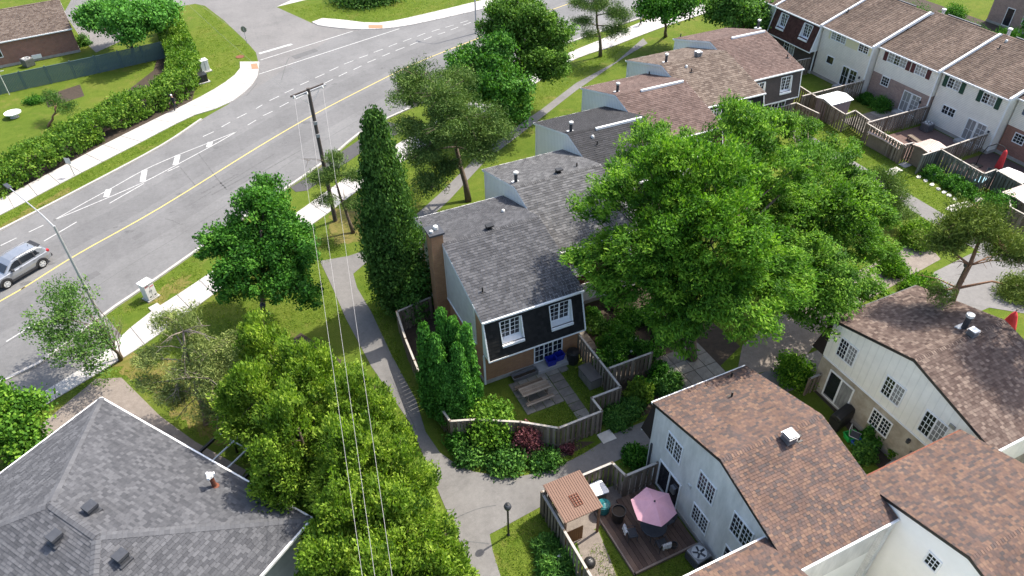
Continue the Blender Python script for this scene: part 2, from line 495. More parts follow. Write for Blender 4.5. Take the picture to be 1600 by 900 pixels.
def slab_walk(name, ea, eb, step, th, m=M['concrete']):
    """pavement laid in separate slabs between two edges"""
    ea = smooth_line(pts(ea), 5); eb = smooth_line(pts(eb), 5)
    n = int(max((ea[i] - ea[i - 1]).length for i in range(1, len(ea))) * 0 + sum((ea[i] - ea[i - 1]).length for i in range(1, len(ea))) / step)
    A = resample(ea, n=n); B = resample(eb, n=n)
    base = struct(sheet(name, A + B[::-1], 0.016, M['kerb']))
    for i in range(n):
        g = 0.012
        p = [A[i].lerp(A[i + 1], g), A[i].lerp(A[i + 1], 1 - g), B[i].lerp(B[i + 1], 1 - g), B[i].lerp(B[i + 1], g)]
        h = th + R.uniform(-0.006, 0.006)
        b = MB(); b.prism([(q.x, q.y) for q in p], 0.005, h)
        b.build('slab', m, base)
    return base
slab_walk('pavement', [(-17.52, 35.58, 0), (-15.73, 36.98, 0), (-14.23, 38.19, 0), (-10.60, 40.27, 0), (-9.03, 41.91, 0), (-6.94, 43.70, 0), (-4.50, 45.17, 0), (0.77, 48.72, 0), (5.76, 52.23, 0), (9.73, 54.99, 0), (16.81, 59.50, 0), (23.47, 63.10, 0), (30.68, 66.35, 0), (39.47, 70.36, 0), (45.37, 72.42, 0), (53.69, 75.44, 0), (61.64, 76.95, 0), (66.31, 77.66, 0), (74.34, 79.55, 0)],
          [(-17.39, 34.24, 0), (-15.64, 35.66, 0), (-14.08, 37.03, 0), (-9.32, 39.46, 0), (-6.73, 40.99, 0), (-3.56, 43.24, 0), (1.35, 46.63, 0), (5.91, 49.56, 0), (10.90, 53.12, 0), (16.68, 56.42, 0), (23.25, 60.07, 0), (30.42, 63.44, 0), (38.94, 68.33, 0), (45.67, 70.00, 0), (53.47, 72.27, 0), (62.64, 74.21, 0), (67.58, 75.25, 0), (75.54, 77.02, 0)], 1.9, 0.07)
slab_walk('pavement', [(-20.15, 62.58, 0), (-17.54, 64.47, 0), (-13.75, 67.45, 0), (-9.41, 70.87, 0), (-4.78, 74.24, 0), (0.33, 77.88, 0), (3.18, 80.57, 0), (4.84, 83.00, 0), (5.29, 85.41, 0)],
          [(-19.91, 60.08, 0), (-17.36, 61.71, 0), (-12.45, 65.36, 0), (-6.69, 69.50, 0), (-1.25, 73.38, 0), (1.97, 74.33, 0), (4.65, 77.08, 0), (6.34, 80.28, 0), (7.27, 84.39, 0)], 1.9, 0.07)
slab_walk('pavement', [(15.63, 94.48, 0), (16.92, 95.39, 0), (19.69, 93.15, 0), (22.36, 90.71, 0), (26.00, 90.12, 0), (38.69, 92.17, 0), (46.49, 93.62, 0)], [(16.09, 92.95, 0), (17.37, 91.52, 0), (19.57, 89.63, 0), (22.42, 88.15, 0), (27.29, 87.63, 0), (39.76, 89.27, 0), (47.97, 90.63, 0)], 1.9, 0.07)
struct(sheet('pavement', pts([(12.73, 102.57, 0), (16.94, 103.60, 0), (19.99, 104.44, 0), (18.39, 105.28, 0), (15.12, 104.55, 0)]), 0.02, M['concrete']))
for q in ([(21.81, 89.98, 0), (23.40, 89.15, 0), (23.06, 88.06, 0), (21.49, 88.88, 0)], [(6.28, 84.07, 0), (6.97, 83.92, 0), (6.84, 82.37, 0), (6.16, 82.52, 0)]):
    struct(sheet('tactile_strip', pts(q), 0.09, M['brickred_pad']))
struct(sheet('boulevard_asphalt', pts([(4.81, 55.46, 0), (6.91, 56.76, 0), (9.33, 58.92, 0), (11.67, 60.55, 0), (15.88, 63.49, 0), (17.40, 61.22, 0), (11.93, 58.67, 0), (5.97, 54.32, 0), (5.05, 54.55, 0)]), 0.02, M['darkasph']))
struct(sheet('boulevard_asphalt', pts([(-17.28, 39.95, 0), (-15.62, 40.65, 0), (-13.36, 41.61, 0), (-9.93, 44.58, 0), (-9.03, 41.91, 0), (-10.60, 40.27, 0), (-14.23, 38.19, 0), (-15.73, 36.98, 0)]), 0.02, M['path']))
struct(sheet('entry_path', pts([(-10.63, 38.45, 0), (-9.20, 37.87, 0), (-7.30, 33.58, 0), (-5.67, 30.73, 0), (-3.39, 27.49, 0), (-4.38, 26.41, 0), (-6.93, 29.89, 0), (-10.67, 35.75, 0), (-13.62, 33.12, 0), (-14.95, 34.73, 0)]), 0.010, M['beige']))
path_poly = pts([(49.98, 70.50, 0), (43.32, 65.88, 0), (36.61, 62.96, 0), (30.38, 58.96, 0), (26.08, 56.55, 0), (21.01, 53.20, 0), (16.06, 49.07, 0), (12.26, 46.21, 0), (8.98, 44.03, 0), (6.69, 43.81, 0), (4.61, 44.15, 0), (4.68, 40.66, 0), (4.66, 37.16, 0), (4.92, 32.09, 0), (5.62, 26.79, 0), (5.53, 23.87, 0), (5.46, 21.23, 0), (5.40, 18.45, 0), (5.15, 16.39, 0), (4.74, 14.90, 0), (2.72, 9.69, 0), (4.15, 9.01, 0), (6.18, 14.22, 0), (6.47, 16.11, 0), (6.65, 17.40, 0), (6.88, 18.31, 0), (7.79, 18.39, 0), (9.87, 18.61, 0), (11.30, 18.85, 0), (12.74, 19.38, 0), (14.70, 19.35, 0), (16.40, 19.47, 0), (17.96, 19.30, 0), (17.34, 20.91, 0), (15.22, 20.87, 0), (13.40, 20.54, 0), (11.34, 20.37, 0), (9.29, 20.82, 0), (7.61, 22.08, 0), (6.93, 22.96, 0), (6.42, 24.06, 0), (6.21, 25.74, 0), (6.51, 28.23, 0), (6.36, 32.44, 0), (6.39, 37.03, 0), (6.23, 39.90, 0), (6.41, 41.57, 0), (7.80, 42.57, 0), (12.28, 44.73, 0), (16.00, 47.45, 0), (21.55, 52.28, 0), (25.11, 54.48, 0), (35.68, 61.28, 0), (44.44, 66.33, 0), (49.55, 68.89, 0)])
struct(sheet('footpath', path_poly, 0.020, M['path']))
struct(sheet('footpath', [(15.2, 19.2), (46, 19.2), (46, 21.2), (15.0, 21.0)], 0.014, M['path']))
struct(sheet('footpath', [(48.5, 20), (50.3, 20), (50.3, 46), (48.5, 46)], 0.014, M['path']))
struct(sheet('pebble_path', pts([(24.54, 21.46, 0), (28.74, 20.61, 0), (33.48, 22.84, 0), (38.76, 23.53, 0), (45.28, 24.35, 0), (46.18, 26.83, 0), (36.14, 25.59, 0), (30.31, 24.74, 0), (26.66, 23.49, 0)]), 0.018, M['beige']))
struct(sheet('parking_area', pts([(43.64, 23.50, 0), (47.99, 23.87, 0), (50.95, 21.99, 0), (52.78, 19.40, 0), (46.43, 15.15, 0), (45.22, 17.80, 0), (41.81, 20.91, 0), (41.38, 22.63, 0)]), 0.022, M['street']))
# garden soil under planting; beyond the row a dark sheet for lawn in shade
for q in ([(7.61, 26.88, 0), (8.71, 23.78, 0), (12.35, 20.81, 0), (14.46, 20.99, 0), (12.55, 21.92, 0), (10.23, 24.55, 0)], [(17.0, 21.4), (21.0, 21.4), (26.5, 23.5), (26.0, 30.8), (23.8, 31.3), (17.2, 31.3), (17.0, 27.0)], [(74.5, 36), (90.4, 36), (90.4, 70), (74.5, 70)], [(7.91, 37.54, 0), (7.29, 31.67, 0), (7.44, 26.43, 0), (9.62, 25.91, 0), (10.72, 30.00, 0), (11.08, 35.98, 0)],
          [(-3.22, 34.38, 0), (-1.25, 22.42, 0), (-0.10, 17.22, 0), (5.14, 14.71, 0), (5.15, 17.82, 0), (5.06, 24.10, 0), (4.84, 30.46, 0), (1.64, 37.04, 0)], [(27.99, 19.78, 0), (27.87, 17.05, 0), (27.07, 12.56, 0), (30.16, 11.97, 0), (31.15, 15.46, 0), (30.89, 20.17, 0)],
          [(-17.49, 63.57, 0), (-9.53, 70.25, 0), (-0.85, 77.10, 0), (0.49, 83.27, 0), (0.81, 95.94, 0), (-1.14, 101.91, 0), (-3.85, 87.45, 0), (-9.94, 78.10, 0), (-17.96, 70.80, 0)], [(-14.77, 85.55, 0), (-11.38, 87.07, 0), (-10.96, 83.61, 0), (-14.38, 82.29, 0)]):
    struct(sheet('garden_bed_and_shade', pts(q), 0.008, M['soil']))

def ragged(poly, seed):
    r = random.Random(seed); q = resample(smooth_line(poly + poly[:1], 4), step=.35); c = sum(q, Vector((0, 0))) / len(q)
    return [p + (p - c).normalized() * r.uniform(-.45, .35) for p in q[:-1]]
M['dry'] = mat('dry_lawn', (0.22, 0.175, 0.06), (0.105, 0.125, 0.024), 1.6, 0.95, bump=0.4, fine=0.4, spec=0.08)
for i, q in enumerate(([(-8.30, 37.44, 0), (-6.48, 38.39, 0), (-4.10, 36.30, 0), (-3.31, 33.28, 0), (-3.62, 29.74, 0), (-4.85, 30.34, 0), (-6.61, 33.51, 0)], [(-7.89, 44.91, 0), (-6.36, 45.92, 0), (-4.55, 46.80, 0), (-4.21, 45.82, 0), (-5.98, 44.35, 0), (-7.10, 44.30, 0)], [(7.13, 50.28, 0), (9.52, 51.22, 0), (10.16, 48.78, 0), (7.78, 45.07, 0), (6.13, 46.35, 0)], [(-9.87, 39.72, 0), (-8.15, 40.16, 0), (-7.35, 37.88, 0), (-8.66, 37.61, 0)], [(-17.26, 60.14, 0), (-14.59, 62.34, 0), (-12.19, 64.06, 0), (-12.29, 63.19, 0), (-15.02, 61.07, 0), (-17.22, 59.53, 0)])):
    struct(sheet('dry_lawn', ragged([Vector(v[:2]) for v in q], i), 0.0045 + .0003 * i, M['dry']))

# ---- painted markings, worn sheets that belong to the road
def stripe(p, q, w, m=M['white_line'], name='lane_dash', z=0.020):
    p = Vector(p[:2]); q = Vector(q[:2])
    d = (q - p).normalized(); n = Vector((-d.y, d.x)) * w / 2
    b = MB(); b.face([(*(p - n), z), (*(q - n), z), (*(q + n), z), (*(p + n), z)])
    return b.build(name, m, road)
yl = smooth_line(extend(pts([(-16.55, 49.46, 0), (-15.13, 50.39, 0), (-11.61, 53.11, 0), (-5.50, 57.08, 0), (3.36, 63.77, 0), (9.15, 67.81, 0), (15.26, 71.50, 0), (23.16, 75.82, 0), (31.88, 79.39, 0), (41.32, 83.20, 0), (49.41, 85.95, 0)]), 20, 30), 4)
M['lane_wear'] = mat_road('tyre_darkened_asphalt', (0.150, 0.149, 0.149), (0.126, 0.125, 0.125))
def offset(line, d):
    out = []
    for i, p in enumerate(line):
        t = (line[min(i + 1, len(line) - 1)] - line[max(i - 1, 0)]).normalized(); out.append(p + Vector((t.y, -t.x)) * d)
    return out
ys = resample(yl, step=4.0)
for d_, w_ in ((2.0, 2.6), (-2.1, 2.4)): ribbon(offset(ys, d_), w_, 0.0145, 0.0145, 'worn_lane', M['lane_wear'], road)
ribbon(offset(ys, 4.6), 0.05, 0.0165, 0.0165, 'paving_joint', M['rubber_mark'], road)
ribbon(yl, 0.13, 0.020, 0.020, 'centre_line', M['yellow_line'], road)
for l in ([(-13.33, 59.00, 0), (-10.92, 60.84, 0), (-8.96, 62.22, 0), (-6.29, 64.21, 0), (-3.64, 65.56, 0), (-0.70, 66.77, 0), (2.27, 67.97, 0)], [(-13.33, 59.00, 0), (-10.25, 60.29, 0), (-6.58, 61.95, 0), (-3.81, 63.72, 0), (-0.01, 66.29, 0), (2.27, 67.97, 0)]):
    ribbon(smooth_line(pts(l), 3), 0.10, 0.020, 0.020, 'island_line', M['white_line'], road)
for i, (p, q) in enumerate(([(-9.45, 60.88, 0), (-9.22, 62.11, 0)], [(-6.52, 62.16, 0), (-6.23, 64.19, 0)], [(-3.68, 63.91, 0), (-3.30, 65.65, 0)], [(-0.57, 66.02, 0), (-0.27, 66.97, 0)])):
    stripe(p, q, 0.48, name='island_bar', z=0.026)
for p, q in ([(-9.24, 59.68, 0), (-6.44, 61.77, 0)], [(-13.99, 56.11, 0), (-11.70, 57.88, 0)], [(-17.00, 56.95, 0), (-15.95, 57.55, 0)], [(-15.12, 58.00, 0), (-14.10, 58.58, 0)], [(-15.87, 44.65, 0), (-13.78, 46.04, 0)], [(-4.41, 63.03, 0), (-3.40, 63.51, 0)]):
    stripe(p, q, 0.105)
cr1 = [(1270,855,1335,825),(1385,795,1440,765),(1480,740,1540,710),(1550,783,1600,752)]
UP = [[(4.82, 72.23, 0), (5.56, 72.84, 0)], [(6.40, 73.51, 0), (7.50, 74.14, 0)], [(8.20, 74.66, 0), (9.27, 75.27, 0)], [(10.10, 75.93, 0), (11.16, 76.50, 0)], [(11.98, 77.02, 0), (13.16, 77.66, 0)], [(13.86, 78.18, 0), (15.05, 78.86, 0)], [(15.79, 79.30, 0), (17.01, 79.80, 0)], [(17.80, 80.23, 0), (19.00, 80.68, 0)], [(19.82, 81.12, 0), (21.05, 81.58, 0)], [(21.93, 82.02, 0), (23.13, 82.53, 0)], [(23.98, 82.79, 0), (25.21, 83.31, 0)], [(26.05, 83.59, 0), (27.28, 84.15, 0)], [(28.17, 84.30, 0), (29.36, 84.67, 0)], [(30.20, 84.86, 0), (31.49, 85.19, 0)], [(32.43, 85.47, 0), (33.60, 85.77, 0)],
      [(-0.79, 68.40, 0), (0.28, 68.98, 0)], [(1.08, 69.65, 0), (2.02, 70.34, 0)], [(2.72, 70.91, 0), (3.76, 71.56, 0)]]
LO = [[(5.17, 70.29, 0), (6.22, 70.87, 0)], [(7.05, 71.51, 0), (8.10, 72.22, 0)], [(8.92, 72.65, 0), (9.99, 73.31, 0)], [(12.46, 75.09, 0), (13.62, 75.80, 0)], [(14.38, 76.27, 0), (15.52, 76.94, 0)], [(16.35, 77.30, 0), (17.45, 77.94, 0)], [(18.29, 78.53, 0), (19.47, 79.06, 0)], [(20.38, 79.54, 0), (21.46, 80.06, 0)], [(22.24, 80.42, 0), (23.53, 80.97, 0)], [(24.30, 81.25, 0), (25.52, 81.87, 0)], [(26.38, 82.12, 0), (27.57, 82.68, 0)], [(28.50, 83.04, 0), (29.57, 83.33, 0)], [(30.45, 83.73, 0), (31.67, 84.22, 0)], [(32.49, 84.55, 0), (33.74, 85.05, 0)], [(3.45, 68.90, 0), (4.37, 69.61, 0)]]
for p, q in UP + LO: stripe(p, q, 0.105)
stripe(*[(7.71, 86.92, 0), (11.77, 88.17, 0)], 0.45, name='stop_line')
stripe(*[(11.16, 87.80, 0), (11.77, 88.17, 0)], 0.4, name='stop_line', z=0.024)
for p, q in ([(7.50, 84.90, 0), (19.46, 88.94, 0)], [(6.65, 80.89, 0), (24.92, 87.10, 0)]): stripe(p, q, 0.14, name='lane_line')
for p, q, w in ((*[(-2.31, 57.77, 0), (1.13, 59.77, 0)], 0.24), (*[(-1.45, 57.23, 0), (2.63, 59.51, 0)], 0.2), (*[(-0.53, 58.24, 0), (4.77, 61.99, 0)], 0.16), (*[(-3.33, 56.32, 0), (-1.38, 57.76, 0)], 0.10), (*[(1.29, 58.03, 0), (7.01, 61.54, 0)], 0.12)):
    stripe(p, q, w, M['rubber_mark'], 'tyre_mark', 0.017)
M['patch'] = mat_road('asphalt_repair', (0.135, 0.134, 0.134), (0.112, 0.111, 0.111), .3)
for q in ([(-11.78, 49.38, 0), (-10.42, 50.28, 0), (-10.09, 49.70, 0), (-11.45, 48.82, 0)], [(17.35, 69.22, 0), (20.71, 70.88, 0), (20.81, 69.92, 0), (17.47, 68.30, 0)], [(10.91, 84.41, 0), (13.93, 85.48, 0), (14.15, 84.48, 0), (11.18, 83.22, 0)], [(-7.87, 53.55, 0), (-7.05, 54.10, 0), (-6.80, 53.60, 0), (-7.62, 53.06, 0)]):
    sheet('asphalt_patch', pts(q), 0.0168, M['patch'], road)
r_ = random.Random(9)
for i in range(16):                                                    # oil drips and scuffs along the lanes
    x_, y_ = ys[r_.randrange(5, len(ys) - 14)] + Vector((r_.uniform(-1, 1), r_.uniform(-1, 1))) * 3.2; a_ = r_.uniform(.1, .35)
    sheet('oil_stain', [(x_ + a_ * r_.uniform(.6, 1.3) * 1.6 * math.cos(t * .7), y_ + a_ * r_.uniform(.6, 1.3) * math.sin(t * .7)) for t in range(9)], 0.0172 + i * 1e-4, M['rubber_mark'], road)
for l in ([(-5.26, 55.20, 0), (-4.73, 54.63, 0), (-4.31, 53.92, 0), (-3.99, 53.76, 0)], [(-4.86, 55.92, 0), (-4.45, 56.03, 0)], [(-1.57, 65.18, 0), (-0.61, 59.68, 0), (-0.12, 57.46, 0)], [(-3.32, 63.22, 0), (-2.48, 59.45, 0)], [(8.57, 78.19, 0), (9.92, 82.41, 0), (10.63, 84.13, 0)], [(4.44, 75.78, 0), (6.04, 78.55, 0)]):
    ribbon(smooth_line(pts(l), 3), 0.10, 0.017, 0.017, 'crack_seal', M['rubber_mark'], road)
for l in ([(5.70, 30.63, 0), (5.77, 27.24, 0), (5.76, 26.10, 0)], [(5.28, 19.87, 0), (6.86, 19.89, 0), (7.84, 19.67, 0)], [(5.46, 18.61, 0), (6.67, 17.84, 0)]):
    o = ribbon(smooth_line(pts(l), 3), 0.05, 0.026, 0.026, 'path_crack', M['rubber_mark']); struct(o)
# manhole and patch
for q, r in (([(5.53, 86.97, 0)], 0.5), ([(11.67, 41.54, 0)], 0.8)):
    b = MB(); b.lathe([(r, 0.0), (r * 0.95, 0.05)], (q[0][0], q[0][1], 0.0), 20)
    struct(b.build('manhole_cover', M['rust'] if r < 0.6 else M['soil']))
struct(sheet('concrete_pad', pts([(-7.24, 44.07, 0), (-6.64, 44.37, 0), (-5.94, 42.85, 0), (-6.62, 42.47, 0)]), 0.075, M['concrete']))

# ------------------------------------------------------------------ houses
ROOF = {}
def roof_mat(name, stops, **k): ROOF[name] = mat_attr(name, stops, **k); return ROOF[name]
roof_mat('charcoal_shingle', [(0, (0.055, 0.056, 0.061)), (0.5, (0.080, 0.081, 0.087)), (1, (0.115, 0.116, 0.123))], wear=0.2)
roof_mat('grey_shingle', [(0, (0.070, 0.070, 0.072)), (0.5, (0.105, 0.105, 0.107)), (1, (0.155, 0.155, 0.157))], wear=0.2)
roof_mat('black_shingle', [(0, (0.032, 0.032, 0.034)), (0.5, (0.041, 0.041, 0.044)), (1, (0.053, 0.053, 0.056))], wear=0.2)
roof_mat('red_brown_shingle', [(0, (0.112, 0.074, 0.063)), (0.5, (0.150, 0.102, 0.087)), (1, (0.185, 0.130, 0.112))], wear=0.35, wscale=0.5)
roof_mat('tan_brown_shingle', [(0, (0.095, 0.0686, 0.0539)), (0.5, (0.145, 0.1098, 0.0874)), (1, (0.2, 0.1588, 0.1283))], wear=0.2)
roof_mat('streaky_brown_shingle', [(0, (0.121, 0.0833, 0.0651)), (0.5, (0.161, 0.1176, 0.0906)), (1, (0.205, 0.1519, 0.1197))], wear=0.5, wscale=1.0, stretch=(0.9, 0.22, 0.22))
roof_mat('terracotta_blend_shingle', [(0, (0.092, 0.078, 0.076)), (0.25, (0.123, 0.09, 0.081)), (0.5, (0.154, 0.101, 0.083)), (0.75, (0.183, 0.115, 0.088)), (1, (0.223, 0.145, 0.104))], wear=0.32, wscale=0.9)
roof_mat('pinkish_tan_shingle', [(0, (0.085, 0.0568, 0.0477)), (0.4, (0.125, 0.0882, 0.0738)), (0.75, (0.165, 0.1215, 0.1008)), (1, (0.23, 0.1744, 0.1422))], wear=0.25)
roof_mat('slate_grey_shingle', [(0, (0.068, 0.070, 0.077)), (0.5, (0.094, 0.096, 0.104)), (1, (0.132, 0.134, 0.143))], wear=0.15, wscale=0.8)

M['stucco_grey'] = mat('pale_grey_stucco', (0.56, 0.54, 0.49), (0.46, 0.44, 0.40), 2.0, 0.9, fine=0.1)
M['stucco_white'] = mat('white_stucco', (0.76, 0.74, 0.70), (0.52, 0.51, 0.48), 1.0, 0.85, fine=0.1, stretch=(1.6, 1.6, 0.45))
M['white_wall'] = mat('white_wall', (0.88, 0.86, 0.81), (0.82, 0.80, 0.75), 1.0, 0.8)
M['cream_panel'] = mat_lap('cream_ribbed_panel', (0.84, 0.81, 0.72), 0.42, True, 0.7, 0.12, 0.86)
M['cream_lap'] = mat_lap('cream_clapboard', (0.84, 0.78, 0.70), 0.14)
M['white_lap'] = mat_lap('white_clapboard', (0.88, 0.84, 0.76), 0.14)
M['grey_rib'] = mat_lap('pale_ribbed_cladding', (0.84, 0.82, 0.77), 0.24, True, 0.5, 0.06)
M['stained'] = mat('stained_stucco', (0.48, 0.43, 0.35), (0.27, 0.225, 0.165), 1.3, 0.95, fine=0.2)
M['brick_tan'] = mat_brick('orange_brown_brick', (0.40, 0.195, 0.085), (0.33, 0.155, 0.07), (0.32, 0.22, 0.15))
M['brick_pink'] = mat_brick('pinkish_brick', (0.36, 0.24, 0.19), (0.27, 0.17, 0.14), (0.38, 0.33, 0.30))
M['brick_red'] = mat_brick('red_brick', (0.30, 0.12, 0.08), (0.24, 0.10, 0.07), (0.30, 0.24, 0.20))
M['brick_dark'] = mat_brick('dark_brown_brick', (0.075, 0.055, 0.048), (0.055, 0.042, 0.038), (0.09, 0.075, 0.068))
M['shake_black'] = mat_attr('black_wall_shingle', [(0, (0.012, 0.012, 0.012)), (1, (0.026, 0.025, 0.024))], wear=0.2)
M['shake_brown'] = mat_attr('brown_wall_shingle', [(0, (0.060, 0.026, 0.020)), (1, (0.10, 0.045, 0.036))], wear=0.25)
M['shake_dark'] = mat_attr('dark_brown_wall_shingle', [(0, (0.026, 0.019, 0.017)), (1, (0.044, 0.033, 0.028))], wear=0.2)
M['foundation'] = mat('foundation_concrete', (0.36, 0.34, 0.31), (0.26, 0.24, 0.21), 2, 0.9)

def shingle_poly(o, u, v, n, poly, tab, course, rnd, lift=0.018, single=None):
    """courses of tabs over a convex polygon given in (along, up-slope) metres. Returns the joined mesh and single tabs"""
    o = Vector(o); u = Vector(u); v = Vector(v); n = Vector(n)
    b = MB(); singles = []
    vmax = max(p[1] for p in poly); k = 0
    vmin = min(p[1] for p in poly)
    vv = vmin
    while vv < vmax - 0.02:
        mid = min(vv + course * 0.5, vmax - 1e-3); xs = []
        for i in range(len(poly)):
            a, c = poly[i], poly[(i + 1) % len(poly)]
            if (a[1] - mid) * (c[1] - mid) < 0:
                t = (mid - a[1]) / (c[1] - a[1]); xs.append(a[0] + t * (c[0] - a[0]))
        if len(xs) >= 2:
            xa, xb = min(xs), max(xs); x = xa - rnd.random() * tab
            ve = min(vv + course, vmax)
            while x < xb:
                w = tab * rnd.uniform(0.75, 1.25)
                a0 = max(x, xa); a1 = min(x + w, xb)
                if a1 - a0 > 0.02:
                    g = 0.006; lf = lift * rnd.uniform(0.7, 1.25)
                    P = lambda s, t, h: o + u * s + v * t + n * h
                    fr = [P(a0 + g, vv, lf), P(a1 - g, vv, lf), P(a1 - g, ve, 0.006), P(a0 + g, ve, 0.006)]
                    tone = rnd.random()
                    if single is not None:
                        c = (fr[0] + fr[2]) / 2
                        singles.append((c, fr, tone, a0, a1, vv))
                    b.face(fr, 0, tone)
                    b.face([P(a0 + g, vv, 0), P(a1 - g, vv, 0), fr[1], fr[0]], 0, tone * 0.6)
                x += w
        vv += course; k += 1
    return b

def ridge_caps(p, q, rnd, w=0.16, step=0.14, up=Vector((0, 0, 1)), drop=0.05):
    p = Vector(p); q = Vector(q); d = (q - p); L = d.length; d.normalize()
    side = d.cross(up).normalized(); b = MB(); n = int(L / step)
    for i in range(n):
        a = p + d * (i * step); c = p + d * ((i + 1) * step)
        h0 = 0.012; h1 = 0.030
        for sg in (-1, 1):
            e0 = a + side * sg * w - up * drop; e1 = c + side * sg * w - up * drop
            f = [a + up * h1, e0 + up * h1, e1 + up * h0, c + up * h0]
            if sg < 0: f = f[::-1]
            b.face(f, 0, rnd.random())
        b.face([a + side * w - up * drop + up * h1, a + up * h1, a + up * 0.0, a + side * w - up * drop], 0, 0.2)
    return b

def window(parent, o, u, n, w, h, sashes=2, grid=(2, 3), frame=None, name='window', curtain=(), sill=0.0, fr=0.07, rail=None, proud=0.05):
    """framed window standing on a wall plane: o = lower left corner, u along, n outward"""
    frame = frame or M['white']
    o = Vector(o); u = Vector(u).normalized(); n = Vector(n).normalized(); z = Vector((0, 0, 1))
    b = MB()
    def bar(x0, x1, z0, z1, d0, d1, mb=b):
        c = o + u * (x0 + x1) / 2 + z * (z0 + z1) / 2 + n * (d0 + d1) / 2
        mb.obox(c, u, n, z, (x1 - x0) / 2, (d1 - d0) / 2, (z1 - z0) / 2)
    bar(0, w, 0, fr, -0.02, proud); bar(0, w, h - fr, h, -0.02, proud)
    bar(0, fr, fr, h - fr, -0.02, proud - 0.003); bar(w - fr, w, fr, h - fr, -0.02, proud - 0.003)
    sw = (w - 2 * fr) / sashes
    for k in range(1, sashes):
        x = fr + sw * k; bar(x - fr * 0.55, x + fr * 0.55, fr, h - fr, -0.02, proud - 0.004)
    if sill: bar(-0.05, w + 0.05, -0.06, 0, -0.02, sill)
    root = b.build(name, frame, parent)
    for k in range(sashes):
        x0 = fr + sw * k + (fr * 0.55 if k else 0); x1 = fr + sw * (k + 1) - (fr * 0.55 if k < sashes - 1 else 0)
        p = MB(); bar(x0, x1, fr, h - fr, -0.02, 0.012, p)
        p.build('pane', M['curtain'] if k in curtain else M['glass'], root)
        if grid:
            q = MB(); gx, gz = grid; t = 0.013
            for i in range(1, gx):
                x = x0 + (x1 - x0) * i / gx; bar(x - t, x + t, fr, h - fr, 0.012, 0.026, q)
            for j in range(1, gz):
                zz = fr + (h - 2 * fr) * j / gz; bar(x0, x1, zz - t, zz + t, 0.012, 0.024, q)
            q.build('muntin', frame, root)
    return root

def add_vent(parent, kind, p, slope_n=(0, 0, 1), s=1.0):
    """roof furniture at the local point p on the roof plane"""
    x, y, z = p; b = MB()
    if kind == 'box':
        b.box(x - .26 * s, y - .26 * s, z - .15, x + .26 * s, y + .26 * s, z + .02)
        b.box(x - .15 * s, y - .15 * s, z, x + .15 * s, y + .15 * s, z + .24 * s)
        b.box(x - .21 * s, y - .24 * s, z + .22 * s, x + .21 * s, y + .21 * s, z + .36 * s)
        for k in range(3): b.box(x - .19 * s, y - .22 * s, z + (.06 + .05 * k) * s, x + .19 * s, y + .19 * s, z + (.075 + .05 * k) * s)
        return b.build('roof_vent', M['vent_dark'], parent, bevel=0.015)
    if kind == 'louvre':
        b.box(x - .22 * s, y - .22 * s, z - .2, x + .22 * s, y + .22 * s, z + .28 * s)
        for k in range(4): b.box(x - .26 * s, y - .26 * s, z + (.08 + .07 * k) * s, x + .26 * s, y + .26 * s, z + (.105 + .07 * k) * s)
        b.box(x - .29 * s, y - .29 * s, z + .36 * s, x + .29 * s, y + .29 * s, z + .42 * s)
        b.box(x - .19 * s, y - .19 * s, z + .42 * s, x + .19 * s, y + .19 * s, z + .47 * s)
        c = MB(); c.box(x - .25 * s, y - .25 * s, z + .471 * s, x + .25 * s, y + .25 * s, z + .50 * s); c.build('vent_lid', M['white'], parent)
        return b.build('roof_vent', M['grey_metal'], parent)
    if kind == 'slant':
        b.face([(x - .2, y - .25, z + .3), (x + .2, y - .25, z + .3), (x + .2, y + .2, z + .12), (x - .2, y + .2, z + .12)])
        b.box(x - .16, y - .18, z - .2, x + .16, y + .16, z + .14)
        b.box(x - .24, y - .32, z + .3, x + .24, y + .05, z + .38)
        return b.build('roof_vent', M['black'], parent)
    if kind == 'pipe':
        b.lathe([(.05, -.25), (.05, .30), (.055, .30), (.055, .33)], p, 10)
        b.box(x - .14, y - .14, z - .12, x + .14, y + .14, z + .015)
        return b.build('vent_pipe', M['black'], parent)
    if kind == 'stack':
        b.lathe([(.12 * s, -.4), (.12 * s, .62 * s)], p, 12, 0)
        b.lathe([(.09 * s, .62 * s), (.09 * s, .68 * s), (.17 * s, .68 * s), (.17 * s, .80 * s), (.05, .85 * s)], p, 12, 1)
        b.box(x - .25 * s, y - .25 * s, z - .2, x + .25 * s, y + .25 * s, z + .02, 1)
        return b.build('flue', [M['vent_dark'], M['pale_metal']], parent)
    if kind == 'metalstack':
        b.lathe([(.15 * s, -.4), (.15 * s, .75 * s)], p, 12, 1)
        b.lathe([(.11 * s, .75 * s), (.11 * s, .82 * s), (.22 * s, .82 * s), (.22 * s, .95 * s), (.18 * s, .98 * s)], p, 12, 1)
        return b.build('flue', [M['vent_dark'], M['pale_metal']], parent)
    if kind == 'cap':
        b.lathe([(.13, -.15), (.13, .12), (.09, .2), (.03, .23)], p, 10)
        return b.build('roof_vent', M['pale_metal'], parent)

